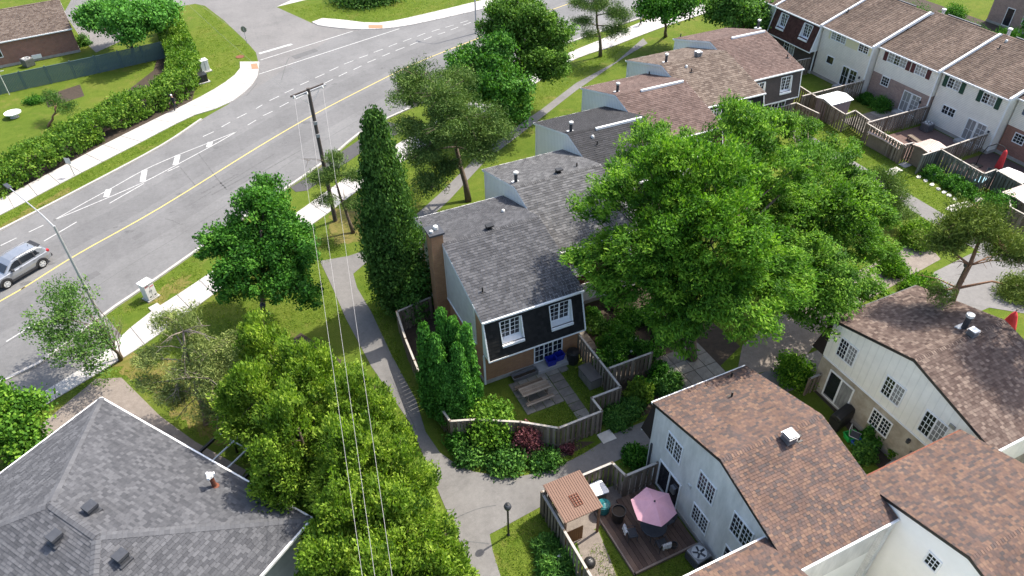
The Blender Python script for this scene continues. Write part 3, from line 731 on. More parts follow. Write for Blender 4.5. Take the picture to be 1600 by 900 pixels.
class House:
    """gabled terraced house; local frame: x along the ridge, y from the front (0) to the back"""
    def __init__(s, name, label, loc, rz, w, D, yr, zf, zb, zr, roof, low, up, group=None, cat='house', mans=None, mans_mat=None, zlo=2.6, fascia=None, seed=1, tab=0.26, course=0.16, eave=0.18, left_up=None, left_low=None, right_up=None, trim=None, out=0.7, mwin=(), back_gutter=None):
        s.root = thing(name, label, cat, loc, rz, group)
        s.w, s.D, s.yr, s.zf, s.zb, s.zr, s.zlo = w, D, yr, zf, zb, zr, zlo
        rnd = random.Random(seed); root = s.root
        fascia = fascia or M['white']; trim = trim or M['white']
        lu = left_up or up; ll = left_low or low; ru = right_up or up
        # lower storey
        b = MB(); z0 = 0.0
        b.face([(0, 0, z0), (w, 0, z0), (w, 0, zlo), (0, 0, zlo)], 0)
        b.face([(w, 0, z0), (w, D, z0), (w, D, zlo), (w, 0, zlo)], 0)
        b.face([(w, D, z0), (0, D, z0), (0, D, zlo), (w, D, zlo)], 0)
        b.face([(0, D, z0), (0, 0, z0), (0, 0, zlo), (0, D, zlo)], 1)
        b.build('lower_wall', [low, ll], root)
        b = MB(); b.box(-0.04, -0.04, -0.2, w + 0.04, D + 0.04, 0.28)
        b.build('foundation', M['foundation'], root)
        # upper storey with the gables
        t = 0.10; b = MB()
        b.face([(0, 0, zlo), (w, 0, zlo), (w, 0, zf - t), (0, 0, zf - t)], 0)
        b.face([(w, D, zlo), (0, D, zlo), (0, D, zb - t), (w, D, zb - t)], 0)
        b.face([(0, D, zlo), (0, 0, zlo), (0, 0, zf - t), (0, yr, zr - t), (0, D, zb - t)], 1)
        b.face([(w, 0, zlo), (w, D, zlo), (w, D, zb - t), (w, yr, zr - t), (w, 0, zf - t)], 2)
        b.build('upper_wall', [up, lu, ru], root)
        # roof body
        sf = (zr - zf) / yr; sb = (zr - zb) / (D - yr); e = eave; rk = 0.10
        s.sf, s.sb = sf, sb
        th = 0.16
        prof = [(-e, zf - e * sf), (yr, zr), (D + e, zb - e * sb), (D + e, zb - e * sb - th), (yr, zr - th), (-e, zf - e * sf - th)]
        b = MB(); b.exx(prof, -rk, w + rk, 0, 0)
        rf = b.build('roof', fascia, root)
        # shingles, both slopes
        for (oo, vv, nn, L) in ((Vector((-rk, -e, zf - e * sf)), Vector((0, 1, sf)).normalized(), Vector((0, -sf, 1)).normalized(), math.hypot(yr + e, (yr + e) * sf)),
                                (Vector((w + rk, D + e, zb - e * sb)), Vector((0, -1, sb)).normalized(), Vector((0, sb, 1)).normalized(), math.hypot(D - yr + e, (D - yr + e) * sb))):
            uu = vv.cross(nn)
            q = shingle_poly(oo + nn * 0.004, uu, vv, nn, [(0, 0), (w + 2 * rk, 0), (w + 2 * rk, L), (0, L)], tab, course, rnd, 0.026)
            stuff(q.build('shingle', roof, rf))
        q = ridge_caps((-rk, yr, zr + 0.02), (w + rk, yr, zr + 0.02), rnd, drop=0.05)
        stuff(q.build('ridge_cap', roof, rf))
        b = MB()                                                          # eaves gutters
        b.box(-rk, -e - 0.10, zf - e * sf - 0.13, w + rk, -e - 0.005, zf - e * sf - 0.02)
        b.build('gutter', trim, rf)
        b = MB(); b.box(-rk, D + e + 0.005, zb - e * sb - 0.13, w + rk, D + e + 0.10, zb - e * sb - 0.02)
        b.build('gutter', back_gutter or trim, rf)
        # shingled wall that leans out over the lower storey
        s.out = out
        if mans:
            s.mansard(mans, mans_mat, trim, rnd, mwin)
    def yz(s, side, d, z):
        return -d if side == 'front' else s.D + d
    def mansard(s, side, mm, trim, rnd, wins):
        """sloping shingled upper wall with holes for its windows (x0, x1, z0, z1)"""
        w, zlo, out = s.w, s.zlo, s.out
        ztop = (s.zf if side == 'front' else s.zb) - 0.12
        dep = lambda z: 0.06 + out * (ztop - z) / (ztop - zlo)
        sg = -1 if side == 'front' else 1
        y0 = 0 if side == 'front' else s.D
        P = lambda x, z, dd=0: (x, y0 + sg * (dep(z) + dd), z)
        b = MB()
        def f(pp, m=0, a=0.5):
            b.face(pp if sg < 0 else pp[::-1], m, a)
        z = zlo; ch = 0.2
        while z < ztop - 0.01:
            z2 = min(z + ch, ztop); zm = (z + z2) / 2
            spans = [(0, w)]
            for (a, c, q0, q1) in wins:
                if q0 - 0.02 < zm < q1 + 0.02:
                    spans = [t for (l, r) in spans for t in ((l, min(r, a)), (max(l, c), r)) if t[1] - t[0] > 0.01]
            for l, r in spans:
                x = l
                while x < r - 0.005:
                    x2 = min(x + rnd.uniform(0.14, 0.26), r); tone = rnd.random()
                    f([P(x, z, .022), P(x2, z, .022), P(x2, z2, .004), P(x, z2, .004)], 0, tone)
                    f([P(x, z, 0), P(x2, z, 0), P(x2, z, .022), P(x, z, .022)], 0, tone * .5)
                    x = x2
            z = z2
        f([(0, y0, zlo), (w, y0, zlo), P(w, zlo), P(0, zlo)], 0, 0.2)
        o = b.build('shingled_wall', mm, s.root)
        for x, fl in ((0.0, 1), (w, -1)):                                  # cheeks at both ends and drip board
            c = MB(); t = 0.03 * fl
            for xx, rev in ((x - t, fl > 0), (x + t * .3, fl < 0)):
                q = [(xx, y0, zlo), (xx, y0 + sg * (dep(zlo) + .02), zlo), (xx, y0 + sg * (dep(ztop) + .02), ztop), (xx, y0, ztop)]
                c.face(q if rev == (sg < 0) else q[::-1])
            c.obox((x, y0 + sg * (dep(zlo) + dep(ztop)) / 2 + sg * .03, (zlo + ztop) / 2), (1, 0, 0), (0, sg * (dep(zlo) - dep(ztop)), zlo - ztop), (0, 1, 0), .04, math.hypot(out, ztop - zlo) / 2, .03)
            c.build('end_board', trim if side == 'front' else mm, s.root)
        c = MB(); yy = y0 + sg * (dep(zlo) - 0.02)
        c.box(-0.03, min(yy, yy + sg * .07), zlo - 0.10, w + 0.03, max(yy, yy + sg * .07), zlo + 0.0)
        c.build('drip_board', trim, s.root)
        yw = y0 + sg * 0.08
        for (a, cc, q0, q1) in wins:
            c = MB()
            Q = lambda x, zz, d: (x, y0 + sg * d, zz)
            for x, k in ((a, 1), (cc, -1)):
                q = [Q(x, q0, .05), Q(x, q0, dep(q0) + .05), Q(x, q1, dep(q1) + .05), Q(x, q1, .05)]
                c.face(q if (k > 0) == (sg > 0) else q[::-1])
                xx = x - 0.05 * k
                c.obox(((x + xx) / 2, y0 + sg * ((dep(q0) + dep(q1)) / 2 + .03), (q0 + q1) / 2), (1, 0, 0), (0, sg * (dep(q0) - dep(q1)), q0 - q1), (0, 1, 0), .03, math.hypot(dep(q0) - dep(q1), q1 - q0) / 2, .025)
            zs = q0 - 0.12
            c.face([Q(a - .05, q0 + .02, .06), Q(cc + .05, q0 + .02, .06), Q(cc + .05, zs + .03, dep(zs) + .10), Q(a - .05, zs + .03, dep(zs) + .10)] if sg < 0 else [Q(a - .05, zs + .03, dep(zs) + .10), Q(cc + .05, zs + .03, dep(zs) + .10), Q(cc + .05, q0 + .02, .06), Q(a - .05, q0 + .02, .06)])
            c.box(a - .05, min(Q(0, 0, dep(zs) - .03)[1], Q(0, 0, dep(zs) + .10)[1]), zs - .12, cc + .05, max(Q(0, 0, dep(zs) - .03)[1], Q(0, 0, dep(zs) + .10)[1]), zs + .03)
            c.build('window_surround', M['white'], s.root)
            if sg < 0: window(s.root, (a, yw, q0), (1, 0, 0), (0, -1, 0), cc - a, q1 - q0, 2, (2, 4))
            else: window(s.root, (cc, yw, q0), (-1, 0, 0), (0, 1, 0), cc - a, q1 - q0, 2, (2, 4))
    def zroof(s, y):
        return s.zf + s.sf * y if y < s.yr else s.zr - s.sb * (y - s.yr)
    def front(s, x, z, w, h, **k): return window(s.root, (x, 0, z), (1, 0, 0), (0, -1, 0), w, h, **k)
    def left(s, y0, y1, z, h, **k): return window(s.root, (0, max(y0, y1), z), (0, -1, 0), (-1, 0, 0), abs(y1 - y0), h, **k)
    def slab(s, name, m, x0, y0, z0, x1, y1, z1, bevel=0):
        b = MB(); b.box(x0, y0, z0, x1, y1, z1); return b.build(name, m, s.root, bevel=bevel)
    def vent(s, kind, wx, wy, sc=1.0):
        """roof furniture given by its place on the ground plan"""
        c, sn = math.cos(-s.root.rotation_euler.z), math.sin(-s.root.rotation_euler.z)
        dx, dy = wx - s.root.location.x, wy - s.root.location.y
        x, y = dx * c - dy * sn, dx * sn + dy * c
        return add_vent(s.root, kind, (x, y, s.zroof(y)), s=sc)

TG = 'terraced houses along the footpath'
# 1: nearest dark house
H1 = House('town_house', 'brick and stucco end house with charcoal roof, black shingled upper front and brick chimney', (10.7, 27.6, 0), 0, 6.3, 10.9, 5.6, 5.25, 5.3, 6.8, ROOF['charcoal_shingle'], M['brick_tan'], M['brick_tan'], TG, mans='front', mans_mat=M['shake_black'], seed=11, course=0.19, tab=0.24,
           mwin=((1.0, 2.3, 3.42, 4.78), (4.15, 5.5, 3.42, 4.78)))
h = H1
# stucco panels on the gable, with white sills, and the chimney
for y0, y1 in ((1.0, 5.6), (6.6, 9.6)):
    b = MB(); zt = lambda y: h.zroof(y) - 0.2
    ys = [y0, y1]; 
    b.face([(-0.05, y1, 2.6), (-0.05, y0, 2.6), (-0.05, y0, zt(y0)), (-0.05, y1, zt(y1))])
    b.face([(-0.05, y0, 2.6), (0, y0, 2.6), (0, y0, zt(y0)), (-0.05, y0, zt(y0))]); b.face([(0, y1, 2.6), (-0.05, y1, 2.6), (-0.05, y1, zt(y1)), (0, y1, zt(y1))])
    b.build('stucco_panel', M['stucco_grey'], h.root)
    h.slab('panel_sill', M['white'], -0.10, y0 - 0.04, 2.50, -0.001, y1 + 0.04, 2.60)
    for yy in (y0, y1): h.slab('panel_trim', M['white'], -0.07, yy - 0.03, 2.602, -0.002, yy + 0.03, zt(yy))
h.slab('end_trim', M['white'], -0.09, 10.3, 0.3, -0.001, 10.85, 5.0)
b = MB(); b.box(-0.75, 5.6, 0, -0.001, 6.5, 7.5); ch = b.build('chimney', M['brick_tan'], h.root)
b = MB(); b.box(-0.85, 5.5, 7.5, 0.1, 6.6, 7.62); b.build('chimney_cap', M['vent_dark'], ch)
b = MB(); b.lathe([(.16, 0), (.16, .18), (.13, .22), (.02, .24)], (-0.25, 6.1, 7.62), 14); b.lathe([(.11, 0), (.11, .14)], (-0.6, 5.85, 7.62), 10); b.build('chimney_pot', M['pale_metal'], ch)
h.front(3.25, 0.32, 1.95, 1.95, sashes=3, grid=(2, 4), name='patio_door', curtain=())
h.slab('door_step', M['kerb'], 3.2, -0.75, 0.0, 5.4, -0.002, 0.26)
h.slab('wall_vent', M['pale_metal'], 1.0, -0.10, 2.18, 1.9, -0.001, 2.42)
h.slab('downpipe', M['white'], -0.08, -0.14, 0.1, 0.02, -0.045, 2.5)
for kind, p in (('slant', (13.78, 33.51, 6.5)), ('cap', (15.69, 35.60, 6.3)), ('pipe', (11.49, 29.28, 5.7))): h.vent(kind, p[0], p[1])

def rib_gable(h):
    """white boards that trim the ribbed gable"""
    for yy in (0.05, h.D - 0.05):
        h.slab('corner_board', M['white'], -0.04, yy - 0.06, 0.3, -0.001, yy + 0.06, h.zroof(yy) - 0.2)
spec = [
    ('grey roofed town house second in the terrace, white ribbed gable beside a large green tree', 17.25, 31.4, 'grey_shingle', M['stucco_white'], 6.45),
    ('black roofed town house third in the terrace with a white capped flue', 23.9, 36.3, 'black_shingle', M['white_lap'], 6.45),
    ('red brown roofed town house fourth in the terrace, one white parapet strip on its ridge', 30.55, 40.4, 'red_brown_shingle', M['brick_pink'], 6.55),
    ('tan shingled town house fifth in the terrace with a square roof vent', 37.3, 43.8, 'tan_brown_shingle', M['brick_tan'], 6.85),
    ('dark brick end house with a red brown roof, last in the terrace by the road', 44.4, 46.3, 'red_brown_shingle', M['brick_dark'], 6.3),
]
HU = []
for i, (lab, x0, yf, rf, low, w) in enumerate(spec):
    dark = i == 4
    hh = House('town_house', lab, (x0, yf, 0), 0, w, 10.9, 5.6, 5.25, 5.35, 6.85, ROOF[rf], low, M['brick_dark'] if dark else M['grey_rib'], TG, mans='front', mans_mat=M['brick_dark'] if dark else (M['shake_brown'] if i % 2 == 0 else M['shake_black']), seed=20 + i,
               left_up=M['grey_rib'], left_low=M['grey_rib'], course=0.2 if i != 3 else 0.24, tab=0.26 if i != 3 else 0.34, out=0.35 if dark else 0.7, mwin=((0.9, 2.1, 3.4, 4.75), (4.0, 5.2, 3.4, 4.75)) if dark else ((1.0, 2.3, 3.42, 4.78), (4.1, 5.4, 3.42, 4.78)))
    rib_gable(hh)
    hh.front(3.6, 0.3, 1.7, 1.95, sashes=2, grid=(2, 4), name='patio_door')
    HU.append(hh)
for i, kind, p in ((0, 'stack', (17.68, 37.84, 6.9)), (0, 'slant', (20.73, 37.53, 6.6)), (0, 'pipe', (22.33, 37.78, 6.4)), (1, 'stack', (24.38, 42.38, 6.9)), (1, 'cap', (25.47, 41.00, 6.5)), (1, 'pipe', (25.42, 40.24, 6.4)),
                   (2, 'stack', (31.26, 46.95, 6.9)), (3, 'stack', (38.23, 50.13, 6.9)), (3, 'louvre', (41.26, 49.62, 6.7)), (3, 'cap', (39.24, 48.49, 6.5)), (3, 'pipe', (39.29, 47.80, 6.4)), (2, 'pipe', (36.89, 50.56, 6)), (4, 'stack', (51.60, 53.75, 6.8)), (4, 'pipe', (50.20, 47.83, 5.7)), (4, 'pipe', (45.22, 57.45, 5.6)), (1, 'pipe', (21.14, 37.69, 6.1))):
    HU[i].vent(kind, p[0], p[1])
for i in (1, 2, 4):                                                   # white strips lying along the ridges
    b = MB(); hh = HU[i]; b.box(2.2, hh.yr - 0.35, hh.zr - 0.09, hh.w - 0.2, hh.yr - 0.17, hh.zr + 0.10); b.build('ridge_vent', M['white'], hh.root)

# right hand white stucco houses: C at the back, two stepped forward, E behind
SG = 'white stucco terraced houses'
def stucco(label, x0, yf, w, roof, up, low, seed, zr=6.6, lw=None, D=9.4, tab=0.19, course=0.135, yr=4.7, bg=None):
    hh = House('town_house', label, (x0, yf, 0), 0, w, D, yr, 5.25, 5.3, zr, roof, low, up, SG, mans='back', mans_mat=M['shake_dark'], fascia=M['black'], trim=M['white'], seed=seed, left_low=lw or low, tab=tab, course=course, back_gutter=bg)
    return hh
HC = stucco('white stucco house with terracotta blend roof beside the pink umbrella deck', 15.9, 8.8, 5.5, ROOF['terracotta_blend_shingle'], M['stucco_white'], M['white_wall'], 31, lw=M['stucco_white'])
HC2 = stucco('partly seen house with terracotta blend roof in front of the deck', 9.6, 0.7, 6.2, ROOF['terracotta_blend_shingle'], M['white_wall'], M['white_wall'], 32)
HD = stucco('white walled house with terracotta blend roof and one small gable window', 21.55, 1.1, 6.15, ROOF['terracotta_blend_shingle'], M['white_wall'], M['white_wall'], 33, bg=M['rust'])
HE = stucco('cream panelled house with stained lower wall and pinkish tan roof under the pine', 28.15, 9.4, 6.3, ROOF['pinkish_tan_shingle'], M['cream_panel'], M['stained'], 34, bg=M['black'], D=9.6, tab=0.21, course=0.165, yr=4.8)
HF = stucco('brown sided neighbour at the right edge behind the cream house', 34.6, 1.6, 6.2, ROOF['pinkish_tan_shingle'], M['cream_panel'], M['stained'], 35)
def L(hh, ya, yb, z, h, **k): return hh.left(ya - hh.root.location.y, yb - hh.root.location.y, z, h, **k)
for ya, yb, z, hgt_ in ((15.8, 17.0, 3.3, 1.35), (13.3, 14.5, 3.3, 1.35), (10.8, 12.1, 3.25, 1.45), (13.2, 14.4, 1.0, 1.25)): L(HC, ya, yb, z, hgt_, grid=(3, 4))
L(HC, 15.4, 17.2, 0.15, 2.05, grid=None, name='patio_door', fr=0.09)
L(HC, 11.3, 12.0, 0.2, 2.0, sashes=1, grid=(2, 4), name='door')
L(HD, 6.4, 7.05, 4.3, 0.8, sashes=1, grid=(3, 3))
for ya, yb, z, hgt_, cu in ((17.05, 18.3, 3.3, 1.35, (1,)), (13.9, 15.15, 3.3, 1.35, (1,)), (11.3, 12.65, 3.0, 1.55, (1,)), (13.75, 15.05, 0.95, 1.2, ())): L(HE, ya, yb, z, hgt_, grid=(3, 4), curtain=cu)
L(HE, 16.4, 18.2, 0.12, 2.05, grid=None, name='patio_door', fr=0.09, curtain=(1,))
L(HE, 11.2, 12.0, 0.12, 2.05, sashes=1, grid=None, name='door', fr=0.08)
for hh, kind, p, sc in ((HC, 'louvre', (19.21, 13.10, 6.4), 1.0), (HC, 'pipe', (19.16, 16.72, 5.7), 1), (HC, 'pipe', (19.67, 12.95, 6.4), 1), (HE, 'stack', (32.34, 14.81, 6.2), 1.2), (HE, 'louvre', (32.03, 14.18, 6.1), 0.8), (HC, 'pipe', (20.25, 18.01, 5.4), 0.8)):
    hh.vent(kind, p[0], p[1], sc)
HC.slab('downpipe', M['vent_dark'], -0.09, 9.15, 0.2, -0.002, 9.24, 2.5)
HC.slab('meter_box', M['grey_metal'], -0.14, 6.9, 1.1, -0.002, 7.2, 1.55); HC.slab('wall_vent', M['pale_metal'], -0.06, 6.0, 2.75, -0.002, 6.22, 2.95)
HE.slab('wall_vent', M['grey_metal'], -0.07, 1.7, 4.62, -0.002, 2.0, 4.82); HE.slab('meter_box', M['grey_metal'], -0.14, 2.7, 1.2, -0.002, 2.95, 1.6); HE.slab('wall_light', M['vent_dark'], -0.16, 3.2, 1.9, -0.002, 3.35, 2.15)
HE.slab('ledge_board', M['white'], -0.05, 0.1, 2.54, -0.001, 9.5, 2.62)
b = MB(); b.box(4.0, HD.yr - 0.5, HD.zr - 0.12, 6.0, HD.yr - 0.26, HD.zr + 0.10); b.build('ridge_vent', M['pale_metal'], HD.root)
b = MB(); b.box(5.15, -0.25, 0, 5.45, -0.001, 5.0); b.build('fire_wall', mat_brick('white_painted_brick', (0.74, 0.74, 0.73), (0.66, 0.66, 0.65), (0.52, 0.52, 0.5)), HC.root)

# long row at the upper right, fronts facing the camera side
RG = 'long row of houses beyond the yards'
def row(label, yt, x, w, low, up, seed, zlo=2.7, right=None, **k):
    return House('row_house', label, (x, yt, 0), -math.pi / 2, w, 10.6, 6.4, 5.2, 5.6, 7.4, ROOF['streaky_brown_shingle'], low, up, RG, zlo=zlo, seed=seed, tab=0.3, course=0.22, right_up=right, eave=0.15, **k)
R0 = row('dark brown shingled row house with white deep set windows', 60.4, 60.2, 6.7, M['brick_dark'], M['white_lap'], 41, mans='front', mans_mat=M['shake_brown'], zlo=2.45, mwin=((1.0, 2.1, 3.4, 4.8), (4.5, 5.7, 3.4, 4.8)))
R1 = row('cream clapboard row house with pale yellow window panels', 53.6, 60.4, 6.6, M['cream_lap'], M['cream_lap'], 42)
R2 = row('row house of pinkish brick below cream siding with dark red shutters', 46.9, 61.2, 6.8, M['brick_pink'], M['white_lap'], 43)
R3 = row('white row house with dark green shutters and paired white doors', 40.0, 61.6, 6.6, M['white_lap'], M['white_lap'], 44)
R4 = row('row house at the right edge with blue shutters above red brick', 33.3, 62.6, 6.6, M['brick_red'], M['white_lap'], 45)
R5 = row('row house beyond the dark brown one, mostly behind trees', 67.2, 60.2, 6.6, M['brick_dark'], M['white_lap'], 46)
for hh in (R0, R1, R2, R3, R4, R5):                                      # pale wall caps between the roofs
    b = MB(); e = 0.2
    for ya, za, yb, zb in ((-e, hh.zf - e * hh.sf, hh.yr, hh.zr), (hh.yr, hh.zr, hh.D + e, hh.zb - e * hh.sb)):
        d = Vector((0, yb - ya, zb - za)); b.obox((hh.w + 0.03, (ya + yb) / 2, (za + zb) / 2 + 0.06), (1, 0, 0), d, (0, -d.z, d.y), 0.09, d.length / 2, 0.09)
    b.build('party_wall_cap', M['white'], hh.root)
    hh.slab('corner_board', M['white'], hh.w - 0.08, -0.05, 0.3, hh.w + 0.05, -0.002, hh.zf - 0.25)
    b = MB(); b.box(1.0, hh.yr + 0.25, hh.zr - 0.04, 4.6, hh.yr + 0.42, hh.zr + 0.06); b.build('ridge_vent', M['vent_dark'], hh.root)
def shutter(hh, x, z, h, m, w=0.42):
    b = MB(); b.box(x, -0.05, z, x + w, -0.001, z + h)
    for k in range(int(h / 0.12)): b.box(x + 0.05, -0.062, z + 0.06 + k * 0.12, x + w - 0.05, -0.05, z + 0.12 + k * 0.12)
    return b.build('shutter', m, hh.root)
def paired_doors(hh, x, z=0.3, curtain=()):
    hh.front(x, z, 0.95, 2.0, sashes=1, grid=(2, 2), name='door', curtain=curtain)
    hh.front(x + 1.0, z, 0.95, 2.0, sashes=1, grid=(2, 4), name='door', curtain=curtain)
    hh.slab('door_step', M['kerb'], x - 0.1, -0.7, 0, x + 2.05, -0.002, 0.26)
shut_y = mat('pale_yellow_panel', (0.66, 0.60, 0.38), (0.6, 0.55, 0.35), 4, 0.7)
shut_r = mat('dark_red_shutter', (0.10, 0.028, 0.03), (0.08, 0.022, 0.025), 4, 0.6)
shut_g = mat('dark_green_shutter', (0.018, 0.065, 0.04), (0.014, 0.05, 0.03), 4, 0.6)
shut_b = mat('slate_blue_shutter', (0.10, 0.13, 0.18), (0.08, 0.11, 0.15), 4, 0.6)
R1.slab('window_panel', shut_y, 0.9, -0.008, 4.15, 6.4, -0.001, 5.02)
R1.front(1.2, 4.2, 2.0, 0.8, sashes=3, grid=(2, 3), curtain=(0, 2), proud=0.07); R1.front(4.85, 4.2, 1.3, 0.8, sashes=2, grid=(2, 3), proud=0.07)
R1.front(1.4, 1.75, 1.0, 0.85, sashes=1, grid=None); paired_doors(R1, 3.7)
R2.front(1.1, 4.05, 2.2, 0.95, sashes=3, grid=(2, 3), curtain=(0, 2)); R2.front(3.9 + .42, 4.05, 1.25, 0.95, sashes=2, grid=(2, 3), curtain=(0, 1))
for x in (0.65, 3.33, 3.88, 5.6): shutter(R2, x, 4.05, 0.95, shut_r)
R2.front(1.2, 1.75, 0.95, 0.95, sashes=1, grid=(3, 3)); paired_doors(R2, 4.0, curtain=(0,))
R3.front(0.7, 3.95, 1.3, 0.95, sashes=2, grid=(2, 3), curtain=(1,)); R3.front(4.2, 3.95, 1.3, 0.95, sashes=2, grid=(2, 3), curtain=(1,))
for x in (0.26, 2.03, 3.76, 5.53): shutter(R3, x, 3.9, 1.0, shut_g)
R3.front(1.1, 1.6, 1.4, 0.85, sashes=2, grid=(2, 2)); paired_doors(R3, 3.8, curtain=(0,))
R4.front(1.2, 4.0, 1.2, 0.9, sashes=2, grid=(2, 3)); shutter(R4, 0.7, 3.95, 1.0, shut_b); shutter(R4, 2.45, 3.95, 1.0, shut_b)
R4.front(0.9, 1.5, 1.0, 0.9, sashes=1, grid=(3, 3)); paired_doors(R4, 3.6)
R0.front(2.2, 0.3, 1.6, 2.0, sashes=2, grid=(2, 3), name='patio_door', curtain=(1,))
for hh in (R1, R2, R3): hh.slab('porch_light', M['vent_dark'], 5.95, -0.14, 1.75, 6.07, -0.001, 1.98)
for hh, kind, p in ((R1, 'metalstack', (69.20, 47.34, 7.2)), (R2, 'metalstack', (69.54, 40.49, 7.2)), (R3, 'cap', (67.26, 39.07, 7)), (R3, 'pipe', (66.27, 38.84, 6.9)), (R1, 'pipe', (63.09, 53.47, 6.2)), (R2, 'pipe', (64.17, 46.94, 6.2))):
    hh.vent(kind, p[0], p[1])
# brick house glimpsed beyond the row
HX = House('brick_house', 'brick house with red door and white downpipe, seen beyond the row roofs at top right', (90.5, 56.0, 0), -math.pi / 2, 9, 9, 4.5, 5.2, 5.2, 7.0, ROOF['tan_brown_shingle'], M['brick_pink'], M['brick_pink'], None, seed=51)
HX.front(2.0, 0.2, 1.0, 2.1, sashes=1, grid=None, name='door', frame=M['white']); HX.front(4.2, 0.9, 1.2, 2.2, sashes=2, grid=(2, 4)); HX.slab('downpipe', M['white'], 6.0, -0.12, 0.2, 6.15, -0.002, 5.0)
HX.front(4.2, 3.5, 1.2, 1.3, sashes=2, grid=(2, 3)); HX.front(1.8, 3.5, 1.2, 1.3, sashes=2, grid=(2, 3))

# red brick bungalow at the upper left
bq = Vector((-11.28, 97.36, 0)) - Vector((-28.76, 95.01, 0)); BANG = math.atan2(bq.y, bq.x); BW = bq.length
HB = House('bungalow', 'red brick bungalow with brown roof behind the teal fence', (*(-28.76, 95.01, 0)[:2], 0), BANG, BW, 9, 4.5, 2.9, 2.9, 4.9, ROOF['tan_brown_shingle'], M['brick_red'], M['brick_red'], None, zlo=1.6, seed=61)
for x in (BW - 8.9, BW - 12.5): HB.front(x, 1.1, 1.3, 1.1, sashes=2, grid=None)
HB.slab('basement_window', M['white'], BW - 5.0, -0.08, 0.25, BW - 4.0, -0.001, 0.7)

# grey hip roofed building, nearest at the lower left
hb = thing('hip_roof_building', 'low building under a slate grey hip roof with three dark box vents', 'building', (*(-0.84, 20.76, 3.2)[:2], 0), math.atan2(0.819, -0.573))
LW, LD, ZE, ZR = 14.85, 11.7, 3.2, 5.4
rnd = random.Random(77)
A1 = (LD / 2, LD / 2, ZR); A2 = (LW - LD / 2, LD / 2, ZR)
E = [(0, 0, ZE), (LW, 0, ZE), (LW, LD, ZE), (0, LD, ZE)]
b = MB(); b.box(0.5, 0.5, 0, LW - 0.5, LD - 0.5, ZE - 0.02); b.build('wall', M['stucco_grey'], hb)
b = MB()
planes = [(E[0], E[1], A2, A1), (E[1], E[2], A2), (E[2], E[3], A1, A2), (E[3], E[0], A1)]
for p in planes: b.face(p)
for i in range(4):
    p, q = E[i], E[(i + 1) % 4]; b.face([(p[0], p[1], ZE - .2), (q[0], q[1], ZE - .2), q, p])
b.face([(p[0], p[1], ZE - .2) for p in reversed(E)])
hroof = b.build('roof', M['vent_dark'], hb)
camloc = cam.matrix_world.translation
cand = []
for p in planes:
    o = Vector(p[0]); u = (Vector(p[1]) - o).normalized(); n = (Vector(p[1]) - o).cross(Vector(p[2]) - o).normalized(); v = n.cross(u)
    poly = [((Vector(q) - o).dot(u), (Vector(q) - o).dot(v)) for q in p]
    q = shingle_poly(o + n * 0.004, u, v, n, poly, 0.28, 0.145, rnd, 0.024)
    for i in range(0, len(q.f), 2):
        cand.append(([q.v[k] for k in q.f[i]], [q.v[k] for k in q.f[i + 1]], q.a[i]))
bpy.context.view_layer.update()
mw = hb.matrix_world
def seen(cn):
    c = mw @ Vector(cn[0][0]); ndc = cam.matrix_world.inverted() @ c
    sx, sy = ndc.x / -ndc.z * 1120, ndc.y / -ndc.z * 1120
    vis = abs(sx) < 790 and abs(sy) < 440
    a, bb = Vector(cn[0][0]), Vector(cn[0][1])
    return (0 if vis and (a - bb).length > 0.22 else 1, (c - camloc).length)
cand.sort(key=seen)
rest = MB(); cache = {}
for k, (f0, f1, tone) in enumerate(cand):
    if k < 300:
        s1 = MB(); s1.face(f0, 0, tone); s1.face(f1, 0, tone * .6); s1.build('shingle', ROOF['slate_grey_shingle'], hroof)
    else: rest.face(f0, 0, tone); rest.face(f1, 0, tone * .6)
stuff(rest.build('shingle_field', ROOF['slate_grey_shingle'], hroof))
caps = MB()
for p, q in ((A1, A2), (E[0], A1), (E[3], A1), (E[1], A2), (E[2], A2)):
    r = ridge_caps(Vector(p) + Vector((0, 0, .02)), Vector(q) + Vector((0, 0, .02)), rnd, w=0.19, step=0.2, drop=0.055)
    off = len(caps.v); caps.v += r.v; caps.f += [tuple(i + off for i in f) for f in r.f]; caps.m += r.m; caps.a += [min(1, .55 + .45 * x) for x in r.a]
stuff(caps.build('ridge_cap', ROOF['slate_grey_shingle'], hroof))
b = MB()
for i in range(4):
    p, q = Vector(E[i]), Vector(E[(i + 1) % 4]); d = (q - p).normalized(); nn = d.cross(Vector((0, 0, 1)))
    b.obox((p + q) / 2 + nn * 0.05 - Vector((0, 0, .06)), d, nn, (0, 0, 1), (q - p).length / 2 + .05, .05, .07)
b.build('gutter', M['white'], hb)
def hz(x, y): return ZE + (ZR - ZE) * max(0, min(x, y, LW - x, LD - y)) / (LD / 2)
for kind, p in (('box', (-9.22, 23.83, 5)), ('box', (-10.59, 22.98, 4.9)), ('box', (-8.21, 21.00, 5))):
    l = mw.inverted() @ Vector(p); add_vent(hb, kind, (l.x, l.y, hz(l.x, l.y)), s=1.15)
l = mw.inverted() @ Vector((-4.49, 24.11, 3.7)); zz = hz(l.x, l.y)
b = MB(); b.tube([(l.x, l.y, zz - .1), (l.x, l.y, zz + .75)], .11, 12, 0); b.lathe([(.20, -.05), (.20, .03), (.12, .08)], (l.x, l.y, zz), 12, 0)
b.lathe([(.12, .72), (.15, .77), (.15, .92), (.09, .97)], (l.x, l.y, zz), 12, 1)
for k in range(3):
    t = k * 2.1; b.obox((l.x + .14 * math.cos(t), l.y + .14 * math.sin(t), zz + .86), (math.cos(t), math.sin(t), 0), (-math.sin(t), math.cos(t), 0), (0, 0, 1), .08, .06, .07, 1)
b.build('flue', [M['rust'], M['white']], hb)

